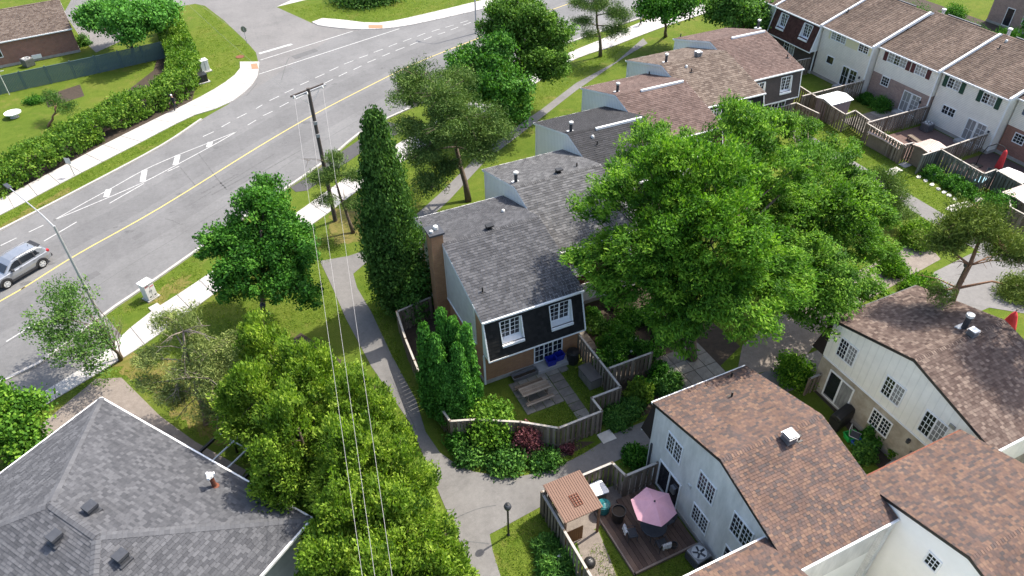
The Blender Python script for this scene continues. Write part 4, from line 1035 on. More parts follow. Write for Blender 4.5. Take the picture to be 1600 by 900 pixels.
# ------------------------------------------------------------------ fences and yards
BOARDS = {}
def board_mesh(h, k, m):
    key = (round(h, 2), k, m.name)
    if key not in BOARDS:
        b = MB(); w = 0.068 + 0.004 * (k % 3); hh = h - 0.02 * (k % 4)
        b.box(-w, -0.010, 0.04, w, 0.010, hh, 0, (k + 0.5) / 8)
        BOARDS[key] = b.mesh('board', m)
    return BOARDS[key]
def fence(label, line, h=1.8, m=None, pitch=0.155, group='board fences round the yards', cap=True, z0=0.0, skip=None):
    """shadow-box fence: upright boards alternate on both faces of the rails, under a cap"""
    m = m or M['wood']; line = [Vector((p[0], p[1])) for p in line]
    rt = thing('board_fence', label, 'fence', (line[0].x, line[0].y, z0), 0, group); o = line[0]
    for i in range(len(line) - 1):
        p, q = line[i] - o, line[i + 1] - o; d = q - p; Ln = d.length; d.normalize(); n = Vector((-d.y, d.x)); ang = math.atan2(d.y, d.x)
        r = MB()
        for zz in (0.35, h - 0.22): r.obox(((p + q).x / 2, (p + q).y / 2, zz), (*d, 0), (*n, 0), (0, 0, 1), Ln / 2, 0.022, 0.04, 0, 0.3)
        for k, (zz) in enumerate((0.35, h - 0.22)): pass
        rr = r.build('rail', m, rt); stuff(rr)
        c = MB(); c.obox(((p + q).x / 2, (p + q).y / 2, h + 0.01), (*d, 0), (*n, 0), (0, 0, 1), Ln / 2 + 0.05, 0.06, 0.022); c.build('cap_rail', M['woodcap'], rt)
        nb = max(1, int(Ln / pitch))
        for k in range(nb):
            t = (k + 0.5) / nb * Ln; sgn = 0.034 if k % 2 else -0.034
            bo = link('board', board_mesh(h, R.randrange(8), m), rt, (p.x + d.x * t + n.x * sgn, p.y + d.y * t + n.y * sgn, 0), ang + R.uniform(-.03, .03))
        npst = max(1, int(round(Ln / 2.4)))
        for k in range(npst + (1 if i == len(line) - 2 else 0)):
            t = k / npst * Ln; pm = MB(); pm.box(-.05, -.05, 0, .05, .05, h + 0.06, 0, 0.35); pm.build('post', m, rt, loc=(p.x + d.x * t, p.y + d.y * t, 0), rz=ang)
    return rt
fence('weathered fence around the picnic table yard, running back along the path', [(16.88, 27.3), (16.87, 22.5), (15.0, 22.5), (15.02, 21.45), (12.35, 21.43), (10.7, 22.7), (8.6, 23.9), (7.3, 24.4), (6.95, 27.6), (7.2, 31.6), (7.5, 34.2), (9.9, 34.6)])
fence('short fence across the shaded flower garden', [(17.0, 24.04), (20.0, 24.04)])
fence('zigzag fence closing the umbrella deck from the path', [(9.72, 18.27), (13.75, 18.27), (13.95, 17.3), (15.8, 17.28)])
fence('fence along the lawn side of the umbrella deck', [(9.72, 18.1), (9.72, 9.5)])
fence('fence stepping round the yard with the white roofed shed, beside the footpath', [(53.85, 49.2), (53.6, 46.9), (53.2, 42.2), (54.6, 42.4), (54.2, 40.2)])
fence('divider between the cream house and the brick house yards', [(52.4, 46.95), (60.4, 47.0)])
fence('fence between the brick house yard and the white house yard', [(53.7, 40.1), (61.4, 40.05)])
fence('straight fence in front of the white house yard with dark benches', [(53.6, 40.0), (53.3, 35.7), (54.4, 35.6), (54.4, 33.9)])
fence('green grey fence behind the white flowering bed', [(53.3, 33.7), (55.5, 33.75), (55.2, 29.4), (56.6, 29.45), (56.4, 26.6)], m=M['woodgreen'])
fence('divider beside the red folded parasol', [(55.6, 33.72), (62.4, 34.0)])
fence('fence at the right edge below the striped shed', [(53.5, 25.9), (52.7, 25.2), (52.8, 22.5)])
fence('low fence near the end house lawn, half hidden by leaves', [(49.0, 46.06), (50.9, 46.1), (51.2, 43.4)])
fence('short fence beside the dark shingled row house', [(58.1, 53.8), (59.7, 53.7)])
fence('fence in the gap behind the cream panelled house', [(27.2, 18.6), (28.0, 18.6)], h=1.4)

# teal fence behind the hedge
def panel_fence(label, line, h):
    line = [Vector((p[0], p[1])) for p in line]
    rt = thing('panel_fence', label, 'fence', (line[0].x, line[0].y, 0)); o = line[0]
    seg = resample(line, step=2.4)
    for i in range(len(seg) - 1):
        p, q = seg[i] - o, seg[i + 1] - o; d = (q - p); Ln = d.length; d.normalize(); n = Vector((-d.y, d.x)); nb = 16
        for k in range(nb):
            t0 = .06 + (Ln - .12) * k / nb; t1 = .06 + (Ln - .12) * (k + 1) / nb; c = p + d * (t0 + t1) / 2
            b = MB(); b.obox((0, 0, h / 2 - .02 * math.sin(k / nb * math.pi)), (*d, 0), (*n, 0), (0, 0, 1), (t1 - t0) / 2 - .008, .012 + .008 * (k % 2), h / 2 - .04)
            b.build('board', M['teal'], rt, loc=(c.x, c.y, 0))
        b = MB(); b.obox((*((p + q) / 2), h - .02), (*d, 0), (*n, 0), (0, 0, 1), Ln / 2, .045, .03); b.build('top_rail', M['teal'], rt)
        b = MB(); b.box(-.06, -.06, 0, .06, .06, h + .12); b.build('post', M['teal'], rt, loc=(p.x, p.y, 0), rz=math.atan2(d.y, d.x))
    return rt
panel_fence('teal panel fence between the bungalow and the hedge', [(-21.45, 87.73, 0), (-18.51, 88.16, 0), (-10.72, 89.20, 0), (-2.08, 90.67, 0)], 1.9)

# ---- picnic table yard
def pave(x0, y0, nx, ny, sx, sy, parent, keep=None, z=0.035):
    for i in range(nx):
        for j in range(ny):
            if keep and not keep(i, j): continue
            b = MB(); hx, hy = sx / 2 - .018, sy / 2 - .018; zz = z + R.uniform(-.008, .010)
            b.prism([(-hx, -hy), (hx, -hy), (hx, hy), (-hx, hy)], -0.02, zz, 0, R.random())
            b.build('paving_slab', M['paver'], parent, loc=(x0 + (i + .5) * sx, y0 + (j + .5) * sy, 0), rz=R.uniform(-.02, .02))
yard = struct(sheet('yard_ground', [(10.9, 27.5), (16.8, 27.5), (16.8, 22.6), (14.9, 22.4), (14.9, 21.6), (12.4, 21.6), (10.8, 22.9)], 0.010, M['lawn']))
pave(14.35, 22.75, 1, 7, 0.85, 0.62, yard); pave(11.9, 24.3, 4, 4, 0.61, 0.66, yard)
pave(15.2, 26.4, 1, 1, 0.6, 0.62, yard)
pat = struct(sheet('garden_patio', [(21.0, 22.1), (24.3, 22.1), (24.3, 25.0), (21.0, 25.0)], 0.012, M['soil']))
pave(21.0, 22.1, 4, 3, 0.82, 0.95, pat)
walk = struct(sheet('garden_walk', [(17.5, 24.3), (18.4, 24.3), (18.4, 31.0), (17.5, 31.0)], 0.012, M['soil']))
pave(17.5, 24.3, 1, 9, 0.9, 0.74, walk)
patR = struct(sheet('garden_patio', [(55.0, 40.6), (60.6, 40.6), (60.6, 44.0), (55.0, 44.0)], 0.012, M['kerb']))
pave(55.0, 40.6, 6, 4, 0.93, 0.85, patR)
struct(sheet('garden_patio', [(54.5, 34.4), (61.4, 34.4), (61.4, 39.8), (54.2, 39.8)], 0.012, mat('red_patio_brick', (0.16, 0.10, 0.085), (0.11, 0.07, 0.06), 4, 0.9, fine=0.2)))
struct(sheet('garden_patio', [(56.7, 26.0), (62.4, 26.0), (62.4, 33.5), (56.7, 33.5)], 0.012, mat('dark_patio_brick', (0.10, 0.065, 0.06), (0.07, 0.045, 0.04), 4, 0.9, fine=0.2)))
steps = [(53.10, 33.21, 0), (53.12, 32.51, 0), (53.09, 31.84, 0), (52.98, 31.11, 0), (52.99, 30.56, 0), (52.95, 30.04, 0), (52.88, 29.43, 0)]
for i, p in enumerate(steps):
    b = MB(); r = random.Random(i); b.prism([(.28 * math.cos(t * 1.05) * r.uniform(.8, 1.1), .2 * math.sin(t * 1.05) * r.uniform(.8, 1.1)) for t in range(6)], 0, .07)
    tag(b.build('edging_stone', M['slabpale'], loc=p, rz=r.random()), ('pale edging stone beside the white flowers, ' + ['first in the line at the fence corner', 'second from the fence corner', 'third from the fence corner', 'middle one of the line', 'third from the slabs', 'second from the slabs', 'last in the line before the slabs'][i]), 'stone', 'edging stones along the flower bed')
for p, lab in (((51.49, 34.72, 0), 'pale slab set in grass, left one of the pair by the leafy tree'), ((52.35, 34.89, 0), 'pale slab set in grass, right one of the pair by the leafy tree'), ((53.72, 35.17, 0), 'grey slab in front of the fence recess'), ((51.52, 28.54, 0), 'pale slab in grass at the lower end of the flower bed'), ((52.31, 28.66, 0), 'larger pale slab beside the flower bed end'), ((53.05, 28.50, 0), 'pale slab nearest the ivy bush'), ((54.46, 28.75, 0), 'grey slab under the fence corner by the ivy bush'), ((15.20, 20.98, 0), 'square stone slab beside the footpath at the fence corner')):
    b = MB(); b.prism([(-.42, -.36), (.44, -.33), (.40, .38), (-.45, .34)], 0, .06); tag(b.build('stepping_slab', M['slabpale'] if 'grey' not in lab else M['kerb'], loc=p, rz=R.uniform(-.2, .2)), lab, 'stone slab')

def picnic(loc, rz, label):
    rt = thing('picnic_table', label, 'picnic table', loc, rz)
    for k in range(5):
        b = MB(); b.box(-.9, -.36 + k * .145, .71, .9, -.36 + k * .145 + .135, .75, 0, R.random()); b.build('table_plank', M['wood'], rt)
    for sg in (-1, 1):
        for k in range(2):
            b = MB(); y = sg * .72 + (k - 1) * .145 + .07; b.box(-.9, y - .065, .41, .9, y + .065, .45, 0, R.random()); b.build('bench_plank', M['wood'], rt)
    for x in (-.65, .65):
        b = MB(); b.obox((x, 0, .38), (0, 1, 0), (1, 0, 0), (0, 0, 1), .78, .03, .045, 0, .3); b.obox((x, 0, .67), (0, 1, 0), (1, 0, 0), (0, 0, 1), .34, .03, .04, 0, .3); stuff(b.build('cross_beam', M['wood'], rt))
        for sg in (-1, 1):
            b = MB(); b.obox((x + .05, sg * .42, .35), (0, sg * -.4, .72), (1, 0, 0), (0, .72, sg * .4), .42, .02, .045, 0, .4); b.build('leg', M['wood'], rt)
    return rt
picnic((12.9, 25.4, 0.03), 0.02, 'weathered wooden picnic table on the paved yard behind the dark house')
def bin_(name, label, loc, m, s=1.0, h=.55, lid=False, cat='bin', grp=None):
    rt = thing(name, label, cat, loc, R.uniform(-.3, .3), grp)
    b = MB(); w0, w1 = .19 * s, .25 * s
    P = lambda w, z: [(-w * 1.3, -w, z), (w * 1.3, -w, z), (w * 1.3, w, z), (-w * 1.3, w, z)]
    lo, hi, ri, dn = P(w0, 0), P(w1, h), P(w1 - .025, h), P(w0 - .01, .06)
    for a, c in ((lo, hi), (hi, ri), (ri, dn)):
        for i in range(4): b.face([a[i], a[(i + 1) % 4], c[(i + 1) % 4], c[i]])
    b.face(dn); b.face(lo[::-1])
    b.build('tub', m, rt)
    c = MB()
    for i in range(4):
        p, q = Vector(hi[i]), Vector(hi[(i + 1) % 4]); c.obox((p + q) / 2 - Vector((0, 0, .02)), q - p, (q - p).cross(Vector((0, 0, 1))), (0, 0, 1), (p - q).length / 2 + .02, .02, .025)
    c.build('rim', m, rt)
    return rt
blue = mat('blue_plastic', (0.012, 0.025, 0.30), (0.01, 0.02, 0.24), 3, 0.35)
bin_('recycling_bin', 'blue recycling bin on the door step, left of two', (14.9, 27.15, 0.27), blue, 1.0, .48)
bin_('recycling_bin', 'blue recycling bin right of the other, nearer the black composter', (15.55, 27.3, 0.27), blue, .9, .45)
def barrel(name, label, loc, m, r=.36, h=.9, cat='barrel', lidm=None):
    rt = thing(name, label, cat, loc)
    b = MB(); b.lathe([(r * .82, 0), (r * .95, h * .3), (r, h * .6), (r * .97, h * .96), (r * 1.04, h * .97), (r * 1.04, h)], n=18); b.build('body', m, rt, smooth=False)
    b = MB(); b.lathe([(r * .98, h), (r * .9, h + .05), (r * .3, h + .11), (.05, h + .12)], n=18); b.build('lid', lidm or m, rt)
    b = MB(); b.tube([(-.09, 0, h + .11), (-.06, 0, h + .17), (.06, 0, h + .17), (.09, 0, h + .11)], .014, 6); b.build('handle', m, rt)
    return rt
barrel('composter', 'black barrel composter in the corner by the dark house door', (16.3, 26.9, 0), M['black'], .38, .95, 'composter')
def deck_box(label, loc, rz, w, d, h, mb, ml, name='storage_box', cat='storage box'):
    rt = thing(name, label, cat, loc, rz)
    b = MB(); b.box(-w / 2, -d / 2, .03, w / 2, d / 2, h, 0, .5)
    b.build('body', mb, rt, bevel=.012)
    for k in range(int(w / .12)):
        c = MB(); x = -w / 2 + .06 + k * .12; c.box(x - .045, -d / 2 - .014, .06, x + .045, -d / 2 - .001, h - .04, 0, R.random()); c.build('panel_board', mb, rt)
    b = MB(); b.exx([(-d / 2 - .05, h + .004), (-d / 2 - .05, h + .06), (0, h + .10), (d / 2 + .05, h + .06), (d / 2 + .05, h + .004)], -w / 2 - .05, w / 2 + .05); b.build('lid', ml, rt, bevel=.01)
    b = MB(); b.box(-.08, -d / 2 - .075, h - .02, .08, -d / 2 - .051, h + .03); b.build('handle', M['vent_dark'], rt)
    return rt
deck_box('taupe deck storage box against the picnic yard fence', (16.42, 25.05, 0), -1.57 + .03, 1.35, .72, .78, mat_attr('taupe_plastic', [(0, (.22, .20, .17)), (1, (.27, .245, .21))], wear=.1), mat('taupe_lid', (.11, .095, .085), (.09, .08, .07), 3, .6))
rt = thing('planter_trough', 'long dark planter trough lying against the brick wall of the dark house', 'planter', (13.1, 27.1, 0), .03)
b = MB(); P = lambda hw, hd, z: [(-hw, -hd, z), (hw, -hd, z), (hw, hd, z), (-hw, hd, z)]
lo, hi, ri, dn = P(.75, .16, 0), P(.85, .24, .36), P(.80, .20, .36), P(.74, .16, .2)
for a, c in ((lo, hi), (hi, ri), (ri, dn)):
    for i in range(4): b.face([a[i], a[(i + 1) % 4], c[(i + 1) % 4], c[i]])
b.build('trough', M['grey_metal'], rt); b = MB(); b.face(dn); b.build('earth', M['soil'], rt)

# ---- umbrella deck yard
ground_deck = struct(sheet('yard_ground', [(9.8, 18.1), (15.8, 18.1), (15.8, 17.0), (12.2, 16.5), (12.2, 16.0), (9.8, 15.9)], 0.010, M['beige']))
dk = thing('deck', 'low brown plank deck under the pink umbrella', 'deck', (12.2, 13.45, 0))
deckw = mat_attr('brown_deck_board', [(0, (.11, .072, .055)), (.5, (.16, .105, .08)), (1, (.22, .145, .105))], wear=.3, wscale=2)
for k in range(14):
    x0 = .02 + k * .25; b = MB(); b.box(x0, .03, .13, x0 + .235, 3.75 - (.2 if k < 5 else 0), .17, 0, R.random()); b.build('plank', deckw, dk)
for x0, x1, y0, y1 in ((-.06, 3.55, -.08, .02), (-.08, .01, -.08, 3.6)):
    b = MB(); b.box(x0, y0, 0, x1, y1, .165); b.build('edge_board', mat('deck_edge_wood', (.26, .2, .16), (.2, .15, .12), 3, .8), dk)
struct(sheet('yard_ground', [(9.8, 15.9), (12.1, 16.4), (12.1, 13.3), (15.8, 13.3), (15.8, 9), (9.8, 9)], 0.012, M['lawn']))
struct(sheet('yard_path', [(10.84, 17.00, 0), (11.81, 16.14, 0), (11.59, 14.73, 0), (11.35, 13.59, 0), (9.43, 12.66, 0), (10.08, 14.37, 0)], 0.018, M['beige']))
# gazebo
gz = thing('gazebo', 'square garden gazebo with a copper coloured ribbed metal roof', 'gazebo', (10.78, 17.14, 0))
copper = mat('copper_sheet', (.165, .092, .062), (.125, .07, .048), 3, .5, metal=.15, stretch=(6, .4, 1))
b = MB(); zz = lambda y: 2.32 + .035 * y
b.exx([(-1.13, zz(-1.13)), (1.13, zz(1.13)), (1.13, zz(1.13) - .05), (-1.13, zz(-1.13) - .05)], -1.0, 1.05)
gr = b.build('roof', copper, gz)
for k in range(17):
    b = MB(); x = -.96 + k * .121; b.exx([(-1.12, zz(-1.12)), (1.12, zz(1.12)), (1.12, zz(1.12) + .022), (-1.12, zz(-1.12) + .022)], x, x + .03); b.build('rib', copper, gr)
b = MB()
for k in range(5): b.obox((.05, -.58 + .15 * k, zz(-.58 + .15 * k) + .04), (1, 0, 0), (0, 1, 0), (0, 0, 1), .22, .012, .014)
for k in range(4): b.obox((-.16 + .14 * k, -.28, zz(-.28) + .04), (0, 1, .03), (1, 0, 0), (0, 0, 1), .34, .012, .016)
b.build('roof_grille', M['rust'], gr)
for x in (-.9, .95):
    for y in (-1.0, 1.0):
        b = MB(); b.box(x - .05, y - .05, 0, x + .05, y + .05, zz(y) - .05); b.build('post', M['pinebark'], gz)
for k in range(13):
    b = MB(); y = -.95 + k * .158; b.box(-.965, y - .07, .1, -.945, y + .07, 1.9, 0, R.random()); b.build('board', M['wood'], gz)
for k in range(8):
    b = MB(); x = -.8 + k * .12; b.box(x - .055, -1.03, .1, x + .055, -1.005, 1.2, 0, .6); b.build('board', mat_attr('orange_board', [(0, (.25, .12, .05)), (1, (.32, .16, .07))]) if k == 0 else bpy.data.materials['orange_board'], gz)
rt = thing('standing_board', 'white rounded sheet leaning up beside the copper gazebo', 'board', (12.62, 17.75, 0), .0)
b = MB(); b.prism([(-.48, -.34), (.45, -.42), (.5, -.3), (.48, .36), (.38, .44), (-.42, .42), (-.5, .34)], .86, .95); b.build('top_panel', M['white'], rt, bevel=.03)
b = MB(); b.box(-.4, -.3, 0, .4, .34, .86); b.build('cabinet', M['deadwood'], rt)
tealp = mat('teal_plastic', (.02, .17, .18), (.015, .13, .14), 3, .4)
barrel('rain_barrel', 'teal lidded barrel beside the gazebo', (12.55, 16.95, 0), tealp, .32, .75, 'barrel')
def open_pot(name, label, loc, m, r, h, fill=None, cat='pot', plant=None):
    rt = thing(name, label, cat, loc)
    b = MB(); b.lathe([(r * .75, 0), (r, h), (r * .9, h), (r * .85, h - .1), (r * .2, h - .1)], n=18); b.build('body', m, rt)
    b = MB(); b.lathe([(r * .84, h - .095), (r * .1, h - .08)], n=14); b.build('earth', fill or M['soil'], rt)
    return rt
open_pot('plant_pot', 'tall black pot on the deck edge between gazebo and umbrella', (12.95, 16.2, 0.16), M['black'], .36, .8, M['soil'], 'pot')
open_pot('plant_pot', 'small dark pot on the deck by the table chairs', (14.6, 13.75, 0.17), M['vent_dark'], .16, .25, M['soil'], 'pot')
# umbrella
um = thing('patio_umbrella', 'open pink six sided patio umbrella over the deck table', 'umbrella', (14.0, 15.0, .17))
pink = mat('pink_canopy', (.62, .34, .39), (.54, .29, .34), 2.5, .85, fine=.06)
N6 = 6; cz, ez, cr = 2.50, 2.08, 1.10
for k in range(N6):
    t0, t1 = 2 * math.pi * (k + .25) / N6, 2 * math.pi * (k + 1.25) / N6; b = MB(); rows = 6
    def up(t, f): return (cr * f * math.cos(t), cr * f * math.sin(t), cz - (cz - ez) * f ** 1.35)
    for i in range(rows):
        f0, f1 = i / rows, (i + 1) / rows
        for s_ in range(4):
            ta, tb = t0 + (t1 - t0) * s_ / 4, t0 + (t1 - t0) * (s_ + 1) / 4
            def q(t, f):
                ww = (t - t0) / (t1 - t0); a_, b_ = Vector(up(t0, f)), Vector(up(t1, f)); v = a_.lerp(b_, ww); v.z -= .05 * f * math.sin(ww * math.pi); return tuple(v)
            pp = [q(ta, f1), q(tb, f1), q(tb, f0), q(ta, f0)]
            b.face(pp if i else pp[:3])
    b.build('canopy_panel', pink, um, smooth=True)
    c = MB(); c.tube([(0, 0, cz - .03), tuple(Vector(up(t0, .5)) - Vector((0, 0, .03))), tuple(Vector(up(t0, .99)) - Vector((0, 0, .03)))], .012, 5); c.build('rib', M['vent_dark'], um)
b = MB(); b.tube([(0, 0, 0), (0, 0, cz + .02)], .025, 8); b.lathe([(.05, cz), (.04, cz + .06), (.01, cz + .10)], n=10); b.build('pole', M['vent_dark'], um)
b = MB(); b.lathe([(.28, 0), (.26, .06), (.06, .1), (.05, .3)], n=16); b.build('base', M['vent_dark'], um)
tb = thing('patio_table', 'round dark table beneath the pink umbrella', 'table', (14.05, 14.8, .17))
b = MB(); b.lathe([(.62, .70), (.64, .72), (.62, .74)], n=24); b.build('tabletop', M['vent_dark'], tb)
for k in range(4):
    t = k * 1.57 + .78; b = MB(); b.tube([(.5 * math.cos(t), .5 * math.sin(t), 0), (.42 * math.cos(t), .42 * math.sin(t), .7)], .02, 6); b.build('leg', M['vent_dark'], tb)
def chair(loc, rz, label, cloth=None):
    rt = thing('patio_chair', label, 'chair', loc, rz, 'chairs round the deck table')
    b = MB(); b.box(-.25, -.24, .41, .25, .24, .45); b.build('seat', M['vent_dark'], rt)
    b = MB(); b.obox((0, .27, .68), (1, 0, 0), (0, .25, 1), (0, 1, -.25), .25, .27, .02); b.build('backrest', M['vent_dark'], rt)
    for x in (-.22, .22):
        for y in (-.21, .21):
            b = MB(); b.tube([(x, y, .41), (x * 1.1, y * 1.15, 0)], .016, 6); b.build('leg', M['vent_dark'], rt)
        b = MB(); b.tube([(x * 1.2, -.22, .42), (x * 1.2, -.22, .63), (x * 1.2, .28, .65)], .016, 6); b.build('arm', M['vent_dark'], rt)
    return rt
chair((13.0, 15.05, .17), 1.3, 'dark deck chair left of the umbrella with a white cloth over its back')
chair((14.0, 13.95, .17), 3.05, 'dark deck chair below the umbrella with a pale cloth over its back')
chair((15.0, 14.9, .17), -1.5, 'dark chair between the umbrella and the house wall')
def drape(loc, rz, label):
    b = MB(); r = random.Random(5); n = 10
    pr = [(.24, -.12), (.30, .03), (.33, .10), (.40, .02), (.44, -.22)]
    for i in range(n):
        for j in range(len(pr) - 1):
            f = lambda ii, jj: (-.24 + .48 * ii / n, pr[jj][0] + .025 * math.sin(ii * 1.9 + jj), .88 + pr[jj][1] + .03 * math.sin(ii * 1.3) * (jj in (0, 4)))
            b.face([f(i, j), f(i + 1, j), f(i + 1, j + 1), f(i, j + 1)])
    o = b.build('towel', mat('white_patterned_cloth', (.62, .60, .60), (.40, .38, .38), 9, .9), loc=loc, rz=rz, smooth=True); return tag(o, label, 'towel')
drape((13.0, 15.05, .17), 1.3, 'white towel thrown over the left deck chair'); drape((14.0, 13.95, .17), 3.05, 'pale towel hung over the lower deck chair')
def aircon(loc, rz, label, s=.42, h=.72):
    rt = thing('air_conditioner', label, 'air conditioner', loc, rz)
    b = MB(); b.box(-s, -s, .05, s, s, h); b.build('case', M['grey_metal'], rt, bevel=.03)
    for k in range(7):
        b = MB(); z = .14 + k * (h - .22) / 7; b.box(-s - .012, -s - .012, z, s + .012, s + .012, z + .03); b.build('louvre', M['vent_dark'], rt)
    b = MB(); b.lathe([(s * .86, h + .001), (s * .86, h + .035), (s * .80, h + .035), (s * .80, h + .004)], n=24); b.build('fan_ring', M['pale_metal'], rt)
    b = MB(); b.lathe([(s * .79, h + .002), (s * .1, h + .003)], n=20); b.build('fan_well', M['black'], rt)
    for k in range(5):
        t = k * 1.2566; b = MB(); b.obox((s * .42 * math.cos(t), s * .42 * math.sin(t), h + .016), (math.cos(t), math.sin(t), 0), (-math.sin(t), math.cos(t), .35), (0, -.35, 1), s * .34, .06, .004); b.build('blade', M['vent_dark'], rt)
    b = MB(); b.lathe([(.06, h), (.05, h + .06)], n=10); b.build('hub', M['pale_metal'], rt)
    return rt
aircon((15.25, 12.75, 0), .1, 'grey square air conditioner beside the deck against the white stucco house')
aircon((27.4, 12.3, 0), .1, 'grey air conditioner in the gap below the cream panelled house', .38)
aircon((*(-16.62, 95.41, 0)[:2], 0), .6, 'pale air conditioner against the red brick bungalow wall', .5, .9)
rt = thing('kettle_grill', 'small black kettle grill beside the lawn side fence', 'grill', (10.35, 14.55, 0))
b = MB(); b.lathe([(.04, .45), (.2, .5), (.28, .62), (.29, .70)], n=18); b.build('bowl', M['black'], rt, smooth=True)
b = MB(); b.lathe([(.29, .70), (.26, .82), (.15, .91), (.03, .93)], n=18); b.build('lid', M['black'], rt, smooth=True)
b = MB(); b.tube([(-.06, 0, .93), (-.05, 0, .98), (.05, 0, .98), (.06, 0, .93)], .012, 6); b.build('handle', M['pale_metal'], rt)
for k in range(3):
    t = 2.1 * k; b = MB(); b.tube([(.1 * math.cos(t), .1 * math.sin(t), .5), (.3 * math.cos(t), .3 * math.sin(t), 0)], .013, 6); b.build('leg', M['grey_metal'], rt)
rt = thing('covered_grill', 'barbecue under a black cover by the cream panelled house door', 'grill', (27.45, 16.1, 0), .2)
b = MB(); b.exx([(-.32, 0), (.32, 0), (.34, .8), (.28, 1.05), (0, 1.15), (-.28, 1.05), (-.34, .8)], -.7, .7); b.build('cover', M['black'], rt, bevel=.06)
b = MB(); b.box(-.75, -.25, .78, .75, .25, .84); b.build('side_shelf', M['black'], rt)
rt = thing('garden_chair_frame', 'bare metal garden chair lying in the gap by the cream house', 'chair', (27.3, 14.9, 0), .5)
b = MB(); b.tube([(-.25, -.25, .02), (-.25, -.25, .45), (-.25, .25, .45), (-.25, .35, .9), (.25, .35, .9), (.25, .25, .45), (.25, -.25, .45), (.25, -.25, .02)], .018, 6); b.build('frame', M['pale_metal'], rt)
b = MB(); b.box(-.24, -.24, .43, .24, .24, .46); b.build('seat', M['vent_dark'], rt)
bin_('crate', 'bright green crate in the narrow gap beside the terracotta roof', (27.21, 15.02, 0), mat('green_plastic', (.02, .35, .06), (.015, .28, .05), 3, .4), 1.1, .4, cat='crate')
bin_('crate', 'small blue crate next to the green crate', (27.16, 14.51, 0), mat('mid_blue_plastic', (.03, .10, .38), (.025, .08, .3), 3, .4), .9, .35, cat='crate')

# ---- sheds beyond the path
def shed(label, x0, y0, x1, y1, h, wall, roofm, slope=.25, ribs=0, along='y'):
    rt = thing('garden_shed', label, 'shed', ((x0 + x1) / 2, (y0 + y1) / 2, 0)); hx, hy = abs(x1 - x0) / 2, abs(y1 - y0) / 2
    b = MB(); b.box(-hx + .06, -hy + .06, 0, hx - .06, hy - .06, h - .1); b.build('wall', wall, rt)
    b = MB(); ez, rz_ = h - .12, h - .12 + slope
    b.exx([(-hy - .08, ez), (0, rz_), (hy + .08, ez), (hy + .08, ez - .06), (0, rz_ - .08), (-hy - .08, ez - .06)], -hx - .08, hx + .08); r = b.build('roof', roofm, rt)
    for k in range(ribs):
        x = -hx + (k + .5) * 2 * hx / ribs
        for sg in (-1, 1):
            c = MB(); dd = Vector((0, sg * (hy + .08), ez - rz_)); c.obox((x, sg * (hy + .08) / 2, (ez + rz_) / 2 + .012), (1, 0, 0), dd, (0, -dd.z * sg, abs(dd.y)), .035, dd.length / 2, .012); c.build('roof_rib', roofm, r)
    b = MB(); b.box(-hx + .02, -.4, .05, -hx + .059, .4, h - .35); b.build('door', wall, rt)
    return rt
shed('mauve walled shed with bright white roof in the brick house yard', 53.4, 44.15, 56.0, 46.1, 2.0, mat('mauve_panel', (.25, .18, .19), (.2, .15, .155), 3, .7), M['white'], .22, 6)
shed('shed with a dusty pink slatted roof in the white house yard', 54.2, 33.9, 56.2, 35.4, 1.9, M['wood'], mat('dusty_pink_sheet', (.52, .40, .34), (.44, .34, .29), 4, .7), .12, 9)
shed('low pink roofed bin store at the end of the white house fence', 53.35, 36.0, 54.3, 39.4, 1.4, M['wood'], bpy.data.materials['dusty_pink_sheet'], .08, 6)
shed('white roofed shed in the yard of the folded red parasol', 56.7, 27.3, 58.0, 29.3, 1.8, M['wood'], M['white'], .10, 5)
shed('shed with pink and white striped roof at the right edge', 53.8, 24.6, 56.0, 26.7, 2.1, M['wood'], mat('striped_pale_sheet', (.60, .50, .46), (.5, .42, .38), 4, .7), .12, 9)
# folded red parasol
rt = thing('folded_parasol', 'folded red cantilever parasol on a curved black arm', 'umbrella', (59.0, 30.6, 0))
b = MB(); b.lathe([(.06, 2.4), (.16, 2.2), (.22, 1.6), (.27, .9), (.25, .75), (.05, .72)], n=12)
for i in range(0, len(b.v)): 
    x, y, z = b.v[i]; k = 1 + .18 * math.cos(5 * math.atan2(y, x)); b.v[i] = (x * k, y * k, z)
b.build('canopy', M['red'], rt, smooth=True)
b = MB(); b.tube([(0, 0, 2.35), (0, .3, 2.6), (0, .9, 2.55), (0, 1.5, 2.0), (0, 1.8, 1.0), (0, 1.8, 0)], .035, 8); b.build('arm', M['black'], rt)
b = MB(); b.box(-.4, 1.4, 0, .4, 2.2, .1); b.build('base', M['black'], rt)
rt = thing('folded_parasol', 'red folded parasol beyond the pinkish tan roof at the right edge', 'umbrella', (*(41.71, 16.85, 1.6)[:2], 0))
b = MB(); b.lathe([(.05, 2.3), (.2, 2.0), (.38, 1.3), (.5, .8), (.3, .7), (.05, .7)], n=12)
for i in range(0, len(b.v)):
    x, y, z = b.v[i]; k = 1 + .2 * math.cos(5 * math.atan2(y, x)); b.v[i] = (x * k, y * k, z)
b.build('canopy', M['red'], rt, smooth=True); b = MB(); b.tube([(0, 0, 0), (0, 0, 2.5)], .03, 8); b.build('pole', M['deadwood'], rt)
